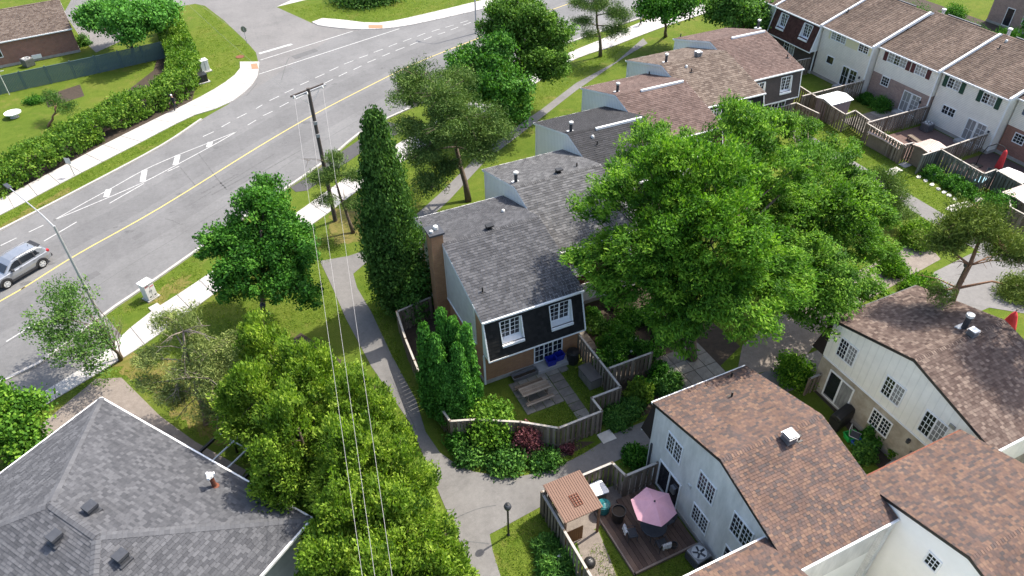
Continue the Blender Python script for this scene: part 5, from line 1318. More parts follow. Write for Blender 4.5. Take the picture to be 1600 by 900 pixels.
# outdoor furniture in the shaded yards
def bench_table(name, label, loc, rz, w, d, h, m, cat):
    rt = thing(name, label, cat, loc, rz); n = max(3, int(d / .14))
    for k in range(n):
        b = MB(); y = -d / 2 + (k + .5) * d / n; b.box(-w / 2, y - d / n / 2 + .008, h - .04, w / 2, y + d / n / 2 - .008, h, 0, R.random()); b.build('slat', m, rt)
    for x in (-w / 2 + .08, w / 2 - .08):
        for y in (-d / 2 + .08, d / 2 - .08):
            b = MB(); b.box(x - .035, y - .035, 0, x + .035, y + .035, h - .041); b.build('leg', m, rt)
    return rt
bench_table('bench', 'low grey bench in the white house yard', (57.6, 37.4, 0), 1.4, 2.2, .5, .42, M['wood'], 'bench')
bench_table('patio_table', 'long grey table in the yard of the folded red parasol', (58.6, 28.9, 0), 1.3, 1.9, .8, .7, M['wood'], 'table')
aircon((60.5, 38.9, 0), 0, 'air conditioner with pale fan top behind the fence of the white house', .4, .8)
rt = thing('covered_furniture', 'white sheeted garden furniture at the right edge yard', 'furniture cover', (60.6, 27.2, 0))
b = MB(); b.lathe([(.85, 0), (.9, .3), (.8, .62), (.5, .78), (.1, .82)], n=14)
for i in range(len(b.v)):
    x, y, z = b.v[i]; k = 1 + .09 * math.sin(4 * math.atan2(y, x) + z * 3); b.v[i] = (x * k, y * k * .8, z)
b.build('sheet', M['white'], rt, smooth=True); b = MB(); b.tube([(-.8, 0, .1), (-.3, -.5, .15), (.3, -.55, .15), (.85, 0, .1)], .02, 6); b.build('cord', M['deadwood'], rt)
def lounge(loc, rz, label):
    rt = thing('lounge_chair', label, 'chair', loc, rz, 'dark chairs behind the green grey fence')
    b = MB(); b.tube([(-.3, -.3, 0), (-.3, -.3, .6), (-.3, .3, .62), (-.3, .45, 1.0)], .025, 6); b.build('frame', M['grey_metal'], rt); b = MB(); b.tube([(.3, -.3, 0), (.3, -.3, .6), (.3, .3, .62), (.3, .45, 1.0)], .025, 6); b.build('frame', M['grey_metal'], rt)
    b = MB(); b.box(-.3, -.3, .38, .3, .3, .45); b.build('seat', M['vent_dark'], rt); b = MB(); b.obox((0, .36, .72), (1, 0, 0), (0, .3, 1), (0, 1, -.3), .3, .3, .03); b.build('backrest', M['vent_dark'], rt)
lounge((57.2, 32.2, 0), .8, 'dark metal chair behind the green grey fence, nearest the divider'); lounge((56.8, 31.1, 0), 1.2, 'dark metal chair behind the green grey fence, middle one'); lounge((57.6, 30.3, 0), -1.2, 'dark metal chair nearest the red parasol pole')
deck_box('grey lidded tub beside the dark chairs', (56.4, 30.1, 0), .2, 1.1, .5, .5, M['woodgreen'], mat('sky_blue_lid', (.20, .42, .52), (.16, .35, .45), 3, .5))
# things in the far left garden
rt = thing('fire_bowl', 'round white bowl standing on the far left lawn', 'bowl', (*(-17.36, 81.38, 0)[:2], 0))
b = MB(); b.lathe([(.2, .0), (.3, .3), (.75, .42), (.78, .52), (.7, .5), (.3, .4)], n=20); b.build('bowl', M['white'], rt); b = MB(); b.lathe([(.42, 0), (.3, .12)], n=16); b.build('foot', M['kerb'], rt)
rt = thing('pole', 'thin grey clothes pole at the left edge lawn', 'pole', (*(-18.18, 87.64, 0)[:2], 0)); b = MB(); b.tube([(0, 0, 0), (0, 0, 2.6)], .04, 8); b.build('shaft', M['pale_metal'], rt); b = MB(); b.tube([(-.5, 0, 2.55), (.5, 0, 2.55)], .03, 6); b.build('arm', M['pale_metal'], rt)
# pergola beam rack beside the grey hip roof
rt = thing('pergola', 'open frame of dark beams with two pale bars beside the grey roof', 'pergola', (*(-3.46, 27.06, 0)[:2], 0), math.radians(-55))
for x in (-1.6, 1.6):
    b = MB(); b.box(x - .06, -1.0, 2.1, x + .06, 1.0, 2.25); b.build('beam', M['black'], rt)
    for y in (-.9, .9):
        b = MB(); b.box(x - .05, y - .05, 0, x + .05, y + .05, 2.1); b.build('post', M['black'], rt)
for x in (-.5, .5):
    b = MB(); b.box(x - .04, -1.1, 2.255, x + .04, 1.1, 2.32); b.build('bar', M['pale_metal'], rt)
b = MB(); b.box(-1.7, .3, 2.33, 1.7, .36, 2.38); b.build('bar', M['pale_metal'], rt)

# ------------------------------------------------------------------ trees and plants
def leaves(name, m, centers, sig, per, L, Wd, rg, wo=0.6, wu=0.5, wr=0.8, origin=None, flat=0.7, parent=None, vclump=0.55, needle=False):
    """many small leaf faces gathered in clumps round the given centres"""
    K = len(centers); n = K * per
    cen = np.repeat(np.asarray(centers, dtype=float), per, axis=0)
    sg = np.repeat(np.asarray(sig, dtype=float) if hasattr(sig, '__len__') else np.full(K, sig), per)
    off = rg.normal(size=(n, 3)); off[:, 2] *= flat
    rr = np.linalg.norm(off, axis=1, keepdims=True) + 1e-6
    off = off / rr * np.minimum(rr, 1.9)
    p = cen + off * sg[:, None]
    o = np.asarray(origin if origin is not None else np.mean(centers, axis=0))
    out = p - o; out /= np.linalg.norm(out, axis=1, keepdims=True) + 1e-6
    ax = out * wo + np.array([0, 0, wu]) + rg.normal(size=(n, 3)) * wr
    ax /= np.linalg.norm(ax, axis=1, keepdims=True) + 1e-6
    if needle:
        sd = np.cross(ax, rg.normal(size=(n, 3)))
    else:                                                   # blades turn their faces out and up to the light
        cl = off / (np.linalg.norm(off, axis=1, keepdims=True) + 1e-6)
        face = out * 0.45 + cl * 0.45 + np.array([0, 0, 0.75]) + rg.normal(size=(n, 3)) * 0.42
        sd = np.cross(ax, face)
    sd /= np.linalg.norm(sd, axis=1, keepdims=True) + 1e-6
    nrm = np.cross(sd, ax)
    ln = L * rg.uniform(0.65, 1.35, size=(n, 1)); wd = Wd * rg.uniform(0.7, 1.3, size=(n, 1))
    v = np.empty((n, 4, 3))
    v[:, 0] = p - ax * ln * .5; v[:, 1] = p + sd * wd * .5 + nrm * wd * .12; v[:, 2] = p + ax * ln * .5; v[:, 3] = p - sd * wd * .5 + nrm * wd * .12
    me = bpy.data.meshes.new(name)
    me.vertices.add(n * 4); me.vertices.foreach_set('co', v.reshape(-1))
    me.loops.add(n * 4); me.loops.foreach_set('vertex_index', np.arange(n * 4, dtype=np.int32))
    me.polygons.add(n); me.polygons.foreach_set('loop_start', np.arange(0, n * 4, 4, dtype=np.int32)); me.polygons.foreach_set('loop_total', np.full(n, 4, dtype=np.int32))
    at = me.attributes.new('v', 'FLOAT', 'FACE')
    cv = np.repeat(rg.uniform(0, 1, K), per)
    at.data.foreach_set('value', np.clip(vclump * cv + (1 - vclump) * rg.uniform(0, 1, n), 0, 1))
    me.materials.append(m); me.update(); me.validate()
    return link(name, me, parent)

def shell_points(blobs, n, rg, inner=0.55, zmin=None, cut=None):
    """clump centres through a set of ellipsoids, most of them towards the outside"""
    B = np.array(blobs, dtype=float); vol = B[:, 3] * B[:, 4] * B[:, 5]; pr = vol ** .75; pr /= pr.sum()
    k = rg.choice(len(B), size=n, p=pr); d = rg.normal(size=(n, 3)); d /= np.linalg.norm(d, axis=1, keepdims=True)
    r = inner + (1 - inner) * rg.uniform(0, 1, size=(n, 1)) ** .6
    p = B[k, :3] + d * r * B[k, 3:6]
    if zmin is not None: p = p[p[:, 2] > zmin]
    return p

def limbs(b, base, top, r0, targets, rg, n_l=10, bend=.15, nseg=6):
    """tapered trunk and the limbs that carry the crown"""
    base = Vector(base); top = Vector(top); path = []
    for i in range(nseg + 1):
        t = i / nseg; p = base.lerp(top, t); w = bend * math.sin(t * 3.1)
        path.append(p + Vector((rg.uniform(-w, w), rg.uniform(-w, w), 0)))
    b.tube(path, [r0 * (1.25 if i == 0 else 1 - .65 * i / nseg) for i in range(nseg + 1)], 8)
    for j, tg in enumerate(targets[:n_l]):
        tg = Vector(tg); k = min(nseg, max(1, int(nseg * (.35 + .6 * (j + 1) / max(1, n_l))))); s = path[k]
        if tg.z < s.z - .5: s = path[max(1, k - 2)]
        m1 = s.lerp(tg, .45) + Vector((rg.uniform(-.3, .3), rg.uniform(-.3, .3), rg.uniform(.0, .4)))
        rr = r0 * .42 * (1 - .5 * k / nseg)
        b.tube([s, m1, s.lerp(tg, .8) + Vector((0, 0, .1)), tg], [rr, rr * .65, rr * .4, rr * .15], 5)

def tree(name, label, base, top, r0, blobs, n, per, L, Wd, sig, leafm, seed, barkm=None, wo=.6, wu=.5, wr=.8, inner=.55, nl=12, group=None, cat='tree', flat=.7, zmin=None, bend=.15, vclump=.55, crown='crown', lob=0):
    rg = np.random.default_rng(seed)
    if lob: blobs = lobed(blobs, lob, seed)
    rt = thing(name, label, cat, (base[0], base[1], 0), 0, group); o = np.array([base[0], base[1], 0.0])
    bl = [(q[0] - o[0], q[1] - o[1], q[2], *q[3:]) for q in blobs]
    cen = shell_points(bl, n, rg, inner, zmin)
    tg = cen[rg.choice(len(cen), size=min(nl, len(cen)), replace=False)]
    b = MB(); limbs(b, (0, 0, 0), (top[0] - o[0], top[1] - o[1], top[2]), r0, tg, rg, nl, bend)
    b.build('trunk', barkm or M['bark'], rt, smooth=True)
    s = sig * rg.uniform(.7, 1.35, len(cen))
    leaves(crown, leafm, cen, s, per, L, Wd, rg, wo, wu, wr, np.mean(np.array(bl)[:, :3], axis=0) - np.array([0, 0, 1.0]), flat, rt, vclump)
    return rt
def B_(p, r, rz=None, ry=None): return (p[0], p[1], p[2], r, ry or r, rz or r * .8)

def lobed(blobs, k, seed, sh=.82, lo=.26, hi=.42):
    """break the big ellipsoids of a crown into many smaller boughs"""
    r = random.Random(seed); out = []
    for x, y, z, a, b, c in blobs:
        out.append((x, y, z, a * sh, b * sh, c * sh))
        for _ in range(k):
            d = Vector((r.gauss(0, 1), r.gauss(0, 1), r.gauss(0, .9))); d.normalize()
            if d.z < -.5: d.z = -d.z
            f = r.uniform(.72, .98); q = r.uniform(lo, hi)
            out.append((x + d.x * a * f, y + d.y * b * f, z + d.z * c * f, a * q, b * q, c * q * .8))
    return out
# the big locust and its neighbour
tree('locust_tree', 'big broad locust tree spreading over the yards in the middle', (23.09, 23.98, 0), (22.07, 25.03, 10.6), .30,
     [B_((22.64, 26.18, 11.6), 3.3), B_((19.89, 28.92, 9.8), 2.1), B_((27.78, 28.79, 11.4), 2.6), B_((19.02, 25.09, 8.8), 2.5), B_((21.98, 22.47, 10.2), 3.3), B_((20.15, 22.15, 6.8), 2.4, 1.6), B_((17.14, 26.85, 7.8), 1.6, 1.1), B_((24.38, 32.48, 10), 2.1), B_((22.48, 20.25, 7.4), 2.6, 1.7), B_((17.79, 25.40, 6.8), 1.5, 1.0), B_((19.72, 22.05, 5.2), 1.5, .9), B_((21.29, 25.75, 10.4), 2.6), B_((20.22, 23.24, 8.6), 2.6), B_((29.16, 26.69, 10.2), 2.2), B_((25.85, 21.26, 7.6), 2.0)],
     1450, 94, .25, .085, .27, M['lf_ash'], 101, wu=.1, wo=.9, wr=.6, flat=.55, nl=90, inner=.55, vclump=.6, lob=9)
tree('locust_tree', 'second locust tree with lighter leaves, right of the biggest one', (35.00, 26.54, 0), (33.06, 27.30, 6.5), .24,
     [B_((30.95, 26.34, 7.2), 3.1), B_((36.57, 29.34, 6.6), 2.5), B_((27.63, 21.96, 6), 2.7), B_((28.11, 19.68, 5.2), 1.7, 1.2), B_((34.15, 24.17, 5.4), 2.0, 1.5), B_((37.57, 35.73, 7), 1.8), B_((32.36, 24.86, 7.2), 2.4), B_((29.08, 21.71, 6.6), 2.3), B_((38.39, 27.06, 5.6), 1.5), B_((37.88, 25.51, 5.4), 1.2), B_((35.94, 22.99, 4.6), 1.1, .8), B_((40.25, 35.12, 6.4), 1.5), B_((42.01, 32.99, 5.4), 1.3), B_((37.96, 28.00, 6.2), 1.7), B_((32.76, 21.63, 4.4), 1.6, 1.1)],
     980, 92, .25, .085, .27, mat_leaf('light_locust_leaf', (0.018, 0.058, 0.007), (0.055, 0.130, 0.013), (0.125, 0.22, 0.024), .35), 102, wu=.1, wo=.9, wr=.6, flat=.55, nl=60, inner=.55, vclump=.6, lob=8)
# deciduous trees along the road
tree('maple_tree', 'rounded maple beside the pavement with the power lines at its right', (-0.37, 39.19, 0), (1.10, 39.15, 7), .2,
     [B_((1.19, 40.59, 6.8), 2.3), B_((-0.85, 40.78, 5.6), 2.0), B_((2.34, 38.52, 5.8), 2.1), B_((0.40, 37.41, 5), 2.4, 1.6), B_((-1.51, 39.03, 4), 1.5, 1.1), B_((1.95, 36.36, 4.2), 1.7, 1.2), B_((2.11, 41.89, 7.2), 1.5)],
     520, 92, .20, .13, .27, M['lf_maple'], 103, nl=30, inner=.5, lob=8)
tree('ash_tree', 'small ash tree leaning over the pavement at the left', (-9.17, 39.51, 0), (-9.04, 38.14, 4.5), .11,
     [B_((-10.09, 40.34, 4.4), 1.5), B_((-11.61, 40.00, 4), 1.2, 1.0), B_((-9.37, 37.56, 3.6), 1.3, 1.0), B_((-11.11, 38.51, 3), 1.3, .8), B_((-11.25, 41.97, 4.6), .9), B_((-10.08, 37.49, 1.6), .9, .5)],
     92, 95, .16, .09, .33, mat_leaf('ash_leaf', (0.03, 0.07, 0.014), (0.06, 0.125, 0.025), (0.115, 0.19, 0.045), .3), 104, nl=16, inner=.3)
tree('round_tree', 'dense bright green tree in front of the taller maple by the road', (25.87, 57.54, 0), (24.19, 57.06, 6), .2,
     [B_((24.70, 58.12, 7), 2.3), B_((22.67, 58.64, 6), 2.0), B_((24.56, 55.84, 5.2), 2.6, 2.2), B_((25.42, 55.05, 3.2), 2.0, 1.6), B_((22.91, 57.16, 4.4), 2.0)],
     330, 80, .26, .18, .38, M['lf_deep'], 105, nl=12, inner=.55, lob=7)
tree('maple_tree', 'tall maple behind the dense bright green tree', (30.44, 62.56, 0), (28.05, 57.76, 8), .24,
     [B_((28.95, 60.27, 8.8), 3.0), B_((31.09, 59.19, 7), 2.6), B_((28.33, 62.52, 7.6), 2.4), B_((28.92, 58.19, 5.6), 3.0, 2.0), B_((31.18, 58.61, 4.4), 1.8, 1.3)],
     420, 110, .24, .15, .36, mat_leaf('tall_maple_leaf', (0.02, 0.055, 0.008), (0.055, 0.12, 0.016), (0.11, 0.19, 0.03), .25), 106, nl=26, inner=.45, lob=8)
tree('street_tree', 'dark trunked tree beside the far pavement past the jogger', (52.70, 69.79, 0), (49.95, 66.75, 4.5), .2,
     [B_((49.87, 66.79, 5.2), 2.6), B_((48.79, 68.22, 4.6), 2.0, 1.4), B_((52.52, 66.79, 4.8), 2.2, 1.5)], 130, 90, .3, .2, .5, M['lf_maple'], 107, nl=12, inner=.4, lob=5)
tree('round_tree', 'bushy green tree between the end house and the long row', (60.47, 64.61, 0), (58.15, 62.95, 4), .2,
     [B_((58.10, 63.50, 4.2), 3.0, 2.4), B_((60.62, 62.47, 3.4), 2.2, 2.0), B_((56.87, 65.35, 4.2), 2.4, 2.0), B_((64.35, 65.92, 4), 2.2)], 220, 100, .3, .2, .5, mat_leaf('bushy_leaf', (0.025, 0.07, 0.014), (0.06, 0.135, 0.024), (0.12, 0.22, 0.04), .3), 108, nl=8, lob=6)
tree('garden_tree', 'round leafy tree beside the bungalow driveway at top left', (-5.75, 92.13, 0), (-5.07, 90.17, 4), .2,
     [B_((-4.77, 90.84, 4.8), 3.2, 2.6), B_((-7.59, 96.75, 3.8), 2.4, 2.0), B_((-2.17, 92.61, 4.2), 2.2, 2.0)], 340, 70, .32, .21, .42, M['lf_arbor'], 109, nl=8, lob=7)
tree('shrub_tree', 'leafy tree at the left edge beside the grey hip roof', (-15.07, 34.06, 0), (-13.89, 33.42, 2.8), .12,
     [B_((-13.95, 33.80, 3.2), 1.5, 1.3), B_((-13.81, 32.98, 2.2), 1.2, 1.2), B_((-15.18, 34.10, 3), 1.7, 1.4)], 190, 110, .22, .15, .35, mat_leaf('edge_leaf', (0.022, 0.07, 0.008), (0.058, 0.14, 0.013), (0.135, 0.23, 0.026), .3), 110, nl=8, lob=7)
# hedge-like broad trees at the lower middle
HL = [((420, 545, 4.6), 2.3), ((400, 620, 5.0), 2.4), ((480, 590, 5.2), 2.5), ((470, 680, 5.2), 2.6), ((545, 640, 4.8), 2.3), ((550, 720, 5.0), 2.6), ((440, 745, 4.4), 1.9), ((615, 735, 4.2), 2.2), ((560, 810, 4.6), 2.4), ((635, 820, 4.2), 2.3), ((520, 890, 4.2), 2.2), ((610, 905, 4.2), 2.4), ((690, 880, 3.2), 1.8), ((600, 665, 4.0), 1.6)]
HLP = [(-0.46, 31.21, 4.6), (-1.68, 27.54, 5), (0.93, 27.52, 5.2), (-0.18, 23.95, 5.2), (2.32, 24.86, 4.8), (1.62, 21.61, 5), (-1.51, 22.63, 4.4), (3.28, 20.88, 4.2), (1.08, 18.85, 4.6), (2.90, 17.91, 4.2), (-0.52, 17.25, 4.2), (1.50, 15.81, 4.2), (3.77, 16.12, 3.2), (3.70, 23.80, 4)]
where = ['at the far end of the clump by the footpath', 'along the left flank behind the pine', 'near the far end under the power lines', 'in the middle left of the clump', 'on the footpath side below the bend', 'in the centre under the wires', 'low beside the roof corner', 'on the footpath side near the forecourt', 'in the lower centre of the clump', 'by the forecourt edge, lower right', 'at the bottom beside the grey wall', 'at the bottom middle of the picture', 'smallest at the bottom right by the forecourt', 'slim one overhanging the footpath']
for i, (p, (_, r)) in enumerate(zip(HLP, HL)):
    r *= .88
    rgx = random.Random(300 + i)
    tree('cedar_tree', 'bushy yellow green cedar tree ' + where[i], (p[0], p[1], 0), (p[0], p[1], p[2] + .5), .16,
         [(p[0], p[1], p[2] - .6, r * .86, r * .86, r * 1.15), (p[0] + rgx.uniform(-.6, .6), p[1] + rgx.uniform(-.6, .6), p[2] - 2.2, r * .95, r * .95, r * .9), (p[0] + rgx.uniform(-.5, .5), p[1] + rgx.uniform(-.5, .5), p[2] + r * .55, r * .45, r * .45, r * .7)],
         int(185 * r), 60, .20, .085, .17, M['lf_lime'], 400 + i, wo=.75, wu=.55, wr=.45, inner=.74, nl=8, group='cedar trees beside the footpath', flat=1.1, zmin=.4, vclump=.65, lob=9)
# arborvitae and the tall column
def column(label, base, h, r, leafm, seed, n=150, per=70, L=.2, Wd=.10, name='arborvitae', group=None, lean=(0, 0), sig=.2, p_top=.62):
    rg = np.random.default_rng(seed); rt = thing(name, label, 'tree', (base[0], base[1], 0), 0, group)
    z = rg.uniform(.03, 1, n) ** .9; t = rg.uniform(0, 2 * math.pi, n)
    prof = np.where(z < .2, .75 + 1.25 * z, np.where(z < p_top, 1.0, np.maximum(0.0, 1 - ((z - p_top) / (1.02 - p_top)) ** 1.3) ** .85))
    rr = r * prof * rg.uniform(.72, 1.05, n) * (1 + .12 * np.sin(3 * t + z * 9))
    cen = np.stack([rr * np.cos(t) + lean[0] * z, rr * np.sin(t) + lean[1] * z, z * h], axis=1)
    b = MB(); b.tube([(0, 0, 0), (lean[0] * .5, lean[1] * .5, h * .5), (lean[0], lean[1], h * .95)], [r * .12, r * .08, .01], 7); b.build('trunk', M['bark'], rt)
    leaves('crown', leafm, cen, sig * rg.uniform(.7, 1.3, n), per, L, Wd, rg, .45, .9, .45, np.array([0, 0, h * .3]), 1.3, rt, .5)
    return rt
column('tall dark green columnar cedar rising beside the end house', (*(8.37, 36.42, 0)[:2],), 14.0, 1.5, M['lf_cedar'], 120, n=560, per=105, L=.21, Wd=.11, name='columnar_cedar', sig=.30, p_top=.42)
for i, (p, h, r, w) in enumerate((((7.10, 26.70, 0), 6.9, .56, 'left front column of the cluster by the end house'), ((7.48, 26.15, 0), 6.5, .56, 'broad column second from the left of the cluster'), ((8.18, 26.93, 0), 7.4, .44, 'tallest slim column at the back of the cluster'), ((8.65, 26.59, 0), 6.9, .42, 'slim column between the tallest and the brick corner'), ((9.07, 25.75, 0), 6.9, .46, 'column touching the brick corner'), ((8.39, 25.34, 0), 6.2, .52, 'front right column of the cluster'), ((7.79, 25.53, 0), 4.6, .70, 'shorter column in the front middle of the cluster'))):
    column('bright green arborvitae, ' + w, p, h, r, M['lf_arbor'], 130 + i, n=int(360 * r ** .8), per=66, L=.19, Wd=.085, group='arborvitae cluster beside the end house', sig=.13, p_top=.3)
tree('garden_shrub', 'loose leafy shrub at the foot of the tall columnar cedar', (9.51, 36.16, 0), (9.58, 35.62, 2.5), .07, [B_((9.43, 35.56, 2.6), 1.3, 1.6), B_((8.92, 35.36, 1.3), 1.2, 1.1)], 90, 80, .22, .13, .3, M['lf_hosta'], 141, cat='shrub', nl=6)
# pines
def pine(label, base, top, r0, pads, seed, n=None, leafm=None, bark=None, per=170, L=.22, Wd=.042, sig=.42, extra=0, name='pine_tree', deadn=0, nl=None):
    rg = np.random.default_rng(seed); rt = thing(name, label, 'tree', (base[0], base[1], 0)); o = np.array([base[0], base[1], 0.])
    cen = []; sg = []
    for (p, r, k) in pads:
        for _ in range(k):
            d = rg.normal(size=3); d /= np.linalg.norm(d); c = np.array(p) - o + d * np.array([r, r, r * .42]) * rg.uniform(.2, 1)
            cen.append(c); sg.append(sig * rg.uniform(.7, 1.3))
    b = MB(); tp = Vector(top) - Vector(base); path = [Vector((0, 0, 0)).lerp(tp, i / 6) + Vector((rg.uniform(-.12, .12), rg.uniform(-.12, .12), 0)) * (i > 0) for i in range(7)]
    b.tube(path, [r0 * (1.2 if i == 0 else 1 - .11 * i) for i in range(7)], 9)
    for (p, r, k) in pads:
        q = Vector(p) - Vector((o[0], o[1], 0)); best = min(path[2:], key=lambda s: abs(s.z - q.z + .6) + .15 * (s - q).length)
        mid = best.lerp(q, .5) + Vector((rg.uniform(-.3, .3), rg.uniform(-.3, .3), rg.uniform(-.1, .3)))
        b.tube([best, mid, q], [r0 * .38, r0 * .24, r0 * .10], 6)
        for _ in range(max(3, k // 3)):
            d = Vector(rg.normal(size=3)); d.z *= .35; e = q + d.normalized() * r * .9
            b.tube([mid.lerp(q, rg.uniform(.2, 1)), q.lerp(e, .6) + Vector((0, 0, .08)), e], [r0 * .14, r0 * .09, r0 * .03], 4)
    for _ in range(deadn):
        s = path[rg.integers(2, 7)]; d = Vector(rg.normal(size=3)); d.z = d.z * .25 + .05; d.normalize(); ln = rg.uniform(.8, 2.2); e = s + d * ln
        b.tube([s, s + d * ln * .5 + Vector((0, 0, .15)), e], [r0 * .22, r0 * .12, .012], 5)
        for _ in range(3):
            f = s.lerp(e, rg.uniform(.4, 1)); dd = (d + Vector(rg.normal(size=3)) * .6).normalized(); b.tube([f, f + dd * rg.uniform(.3, .8)], [.018, .006], 4)
    b.build('trunk', bark or M['pinebark'], rt, smooth=True)
    leaves('crown', leafm or M['lf_pine'], np.array(cen), np.array(sg), per, L, Wd, rg, .5, .55, .7, np.array(pads[0][0]) - o - np.array([0, 0, 1.5]), .55, rt, .5, needle=True)
    return rt
pine('large spreading olive green pine between the columnar cedar and the second roof', (17.55, 46.79, 0), (16.86, 49.27, 8.8), .24,
     [((15.63, 51.52, 9.2), 2.0, 26), ((16.46, 48.21, 8.8), 2.3, 34), ((14.67, 50.58, 8.2), 1.8, 22), ((17.63, 46.20, 7.6), 2.4, 34), ((19.49, 45.73, 6.6), 1.7, 20), ((15.62, 46.37, 7.2), 2.3, 30), ((14.20, 46.40, 5.4), 1.8, 22), ((18.28, 44.90, 5.4), 1.3, 14), ((13.87, 45.25, 3.6), 1.6, 16), ((18.61, 51.04, 8.8), 1.6, 18), ((13.92, 48.98, 6.4), 1.5, 16), ((16.94, 48.36, 7.6), 2.2, 26), ((14.50, 47.80, 6), 1.8, 18), ((15.26, 46.06, 4.2), 1.6, 14), ((17.65, 45.80, 6.2), 1.8, 18)], 150, bark=M['bark'], per=230, L=.22, Wd=.062, sig=.42)
pine('dark trunked pine with open crown beside the jogger', (42.63, 68.09, 0), (41.70, 68.34, 7), .2,
     [((41.34, 67.11, 6.4), 1.7, 18), ((40.15, 69.12, 6), 1.3, 12), ((42.88, 65.60, 5.6), 1.9, 20), ((39.86, 67.76, 4.4), 1.2, 10), ((43.14, 65.76, 3.8), 1.5, 14), ((40.55, 67.41, 3), .9, 7), ((41.51, 68.19, 7.4), 1.6, 16)], 151, bark=M['bark'], per=240, sig=.42, Wd=.05)
pine('thin dark pine growing beside the utility pole', (7.80, 46.56, 0), (7.27, 47.88, 5.6), .14,
     [((7.14, 46.41, 5.6), 1.1, 12), ((6.13, 47.54, 5), .9, 8), ((8.51, 46.73, 4.8), .9, 9), ((6.07, 46.29, 3.8), .8, 6), ((7.75, 45.88, 3), .7, 5), ((7.75, 47.50, 6.2), .8, 8)], 152, bark=M['bark'], per=210, sig=.32, deadn=8)
pine('scraggly half bare pine left of the cedar clump', (-4.92, 31.79, 0), (-4.41, 32.66, 6.2), .16,
     [((-4.55, 33.85, 6.2), 1.1, 10), ((-3.78, 32.46, 5.4), 1.4, 12), ((-6.24, 33.20, 4.6), .9, 6), ((-3.35, 31.00, 4.6), 1.0, 8), ((-6.15, 32.21, 3), .9, 7), ((-4.46, 31.28, 4.6), .9, 8), ((-2.57, 31.60, 5.4), .9, 7), ((-7.13, 32.80, 3.4), .6, 3), ((-5.52, 31.98, 2.4), .8, 6), ((-4.00, 31.10, 2.8), .8, 6)], 153, leafm=mat_leaf('thin_pine_needles', (0.075, 0.11, 0.03), (0.14, 0.175, 0.05), (0.22, 0.25, 0.085), .15), bark=M['greybark'], per=300, sig=.34, deadn=34)
pine('second scraggly pine close to the cedar clump, slimmer', (-3.85, 29.85, 0), (-3.60, 30.35, 4.6), .12,
     [((-3.56, 30.24, 4.2), .8, 6), ((-2.93, 30.03, 3.6), .7, 5), ((-4.52, 30.47, 2.4), .7, 4)], 154, leafm=bpy.data.materials['thin_pine_needles'], bark=M['greybark'], per=260, sig=.32, deadn=14)
pine('orange barked pine rising behind the cream panelled house', (*(34.61, 16.79, 9)[:2], 0), (34.60, 17.15, 9.8), .24,
     [((34.51, 18.18, 10.4), 1.5, 22), ((33.37, 18.38, 9.4), 1.1, 14), ((35.03, 16.63, 10.2), 1.4, 20), ((35.62, 15.71, 9.6), 1.1, 15), ((34.52, 17.52, 11), 1.1, 14), ((33.79, 18.20, 10), 1.0, 12), ((37.06, 15.36, 7), .9, 10), ((33.06, 16.99, 6.8), .6, 4)], 155, leafm=M['lf_pine2'], per=300, sig=.34, deadn=14)
pine('tall pine standing just beyond the right edge, shading the pinkish tan roof', (38.3, 13.4, 0), (38.2, 13.6, 15.5), .24,
     [((37.0, 14.2, 14.6), 1.4, 14), ((38.8, 13, 15), 1.5, 14), ((36.4, 13.0, 12.6), 1.1, 10), ((36.6, 15.2, 12.0), 1.1, 9), ((38.6, 12.0, 12.4), 1.2, 10), ((37.0, 13.0, 10.4), .9, 8), ((39.8, 14.4, 11.6), 1.2, 9), ((38.2, 13.6, 16.2), 1.2, 10), ((37.2, 12.0, 14.0), 1.1, 9)], 158, leafm=M['lf_pine2'], per=260, sig=.34, deadn=26)
pine('small grey green pine at the right flank of the lighter locust', (46.29, 29.33, 0), (43.85, 29.69, 4.2), .12,
     [((43.99, 30.12, 4.2), 1.3, 14), ((44.42, 29.23, 3.2), 1.2, 12), ((42.70, 29.87, 3.6), 1.0, 9), ((44.77, 28.85, 2.2), 1.1, 10), ((44.23, 29.40, 2.6), 1.1, 10), ((45.66, 28.64, 1.2), .9, 8)], 156, per=220, sig=.38)
pine('leaning dark juniper on the far left lawn', (-14.20, 77.47, 0), (-12.48, 76.16, 2.4), .13,
     [((-12.58, 77.79, 2.2), 1.1, 10), ((-13.09, 78.84, 2.4), .8, 7), ((-11.92, 77.06, 1.7), .9, 8)], 157, leafm=M['lf_cedar'], per=150, sig=.34, name='juniper')
# bare young tree
rg = np.random.default_rng(160); rt = thing('bare_tree', 'leafless young tree with many upright twigs by the pavement', 'tree', (-9.09, 39.66, 0)); b = MB()
def twig(p, d, ln, r, lv):
    q = p + d * ln; b.tube([p, p.lerp(q, .5) + Vector(rg.normal(size=3)) * .05 * ln, q], [r, r * .8, r * .5], 5 if lv < 2 else 4)
    if lv < 4:
        for _ in range(3 if lv < 3 else 2):
            dd = (d + Vector(rg.normal(size=3)) * .33 + Vector((0, 0, .22))).normalized(); twig(p.lerp(q, rg.uniform(.55, 1)), dd, ln * rg.uniform(.6, .85), r * .5, lv + 1)
twig(Vector((0, 0, 0)), Vector((-.08, .05, 1)).normalized(), 1.3, .075, 0); twig(Vector((.05, 0, 0)), Vector((.1, .05, 1)).normalized(), 1.4, .05, 0)
b.build('trunk', M['deadwood'], rt)

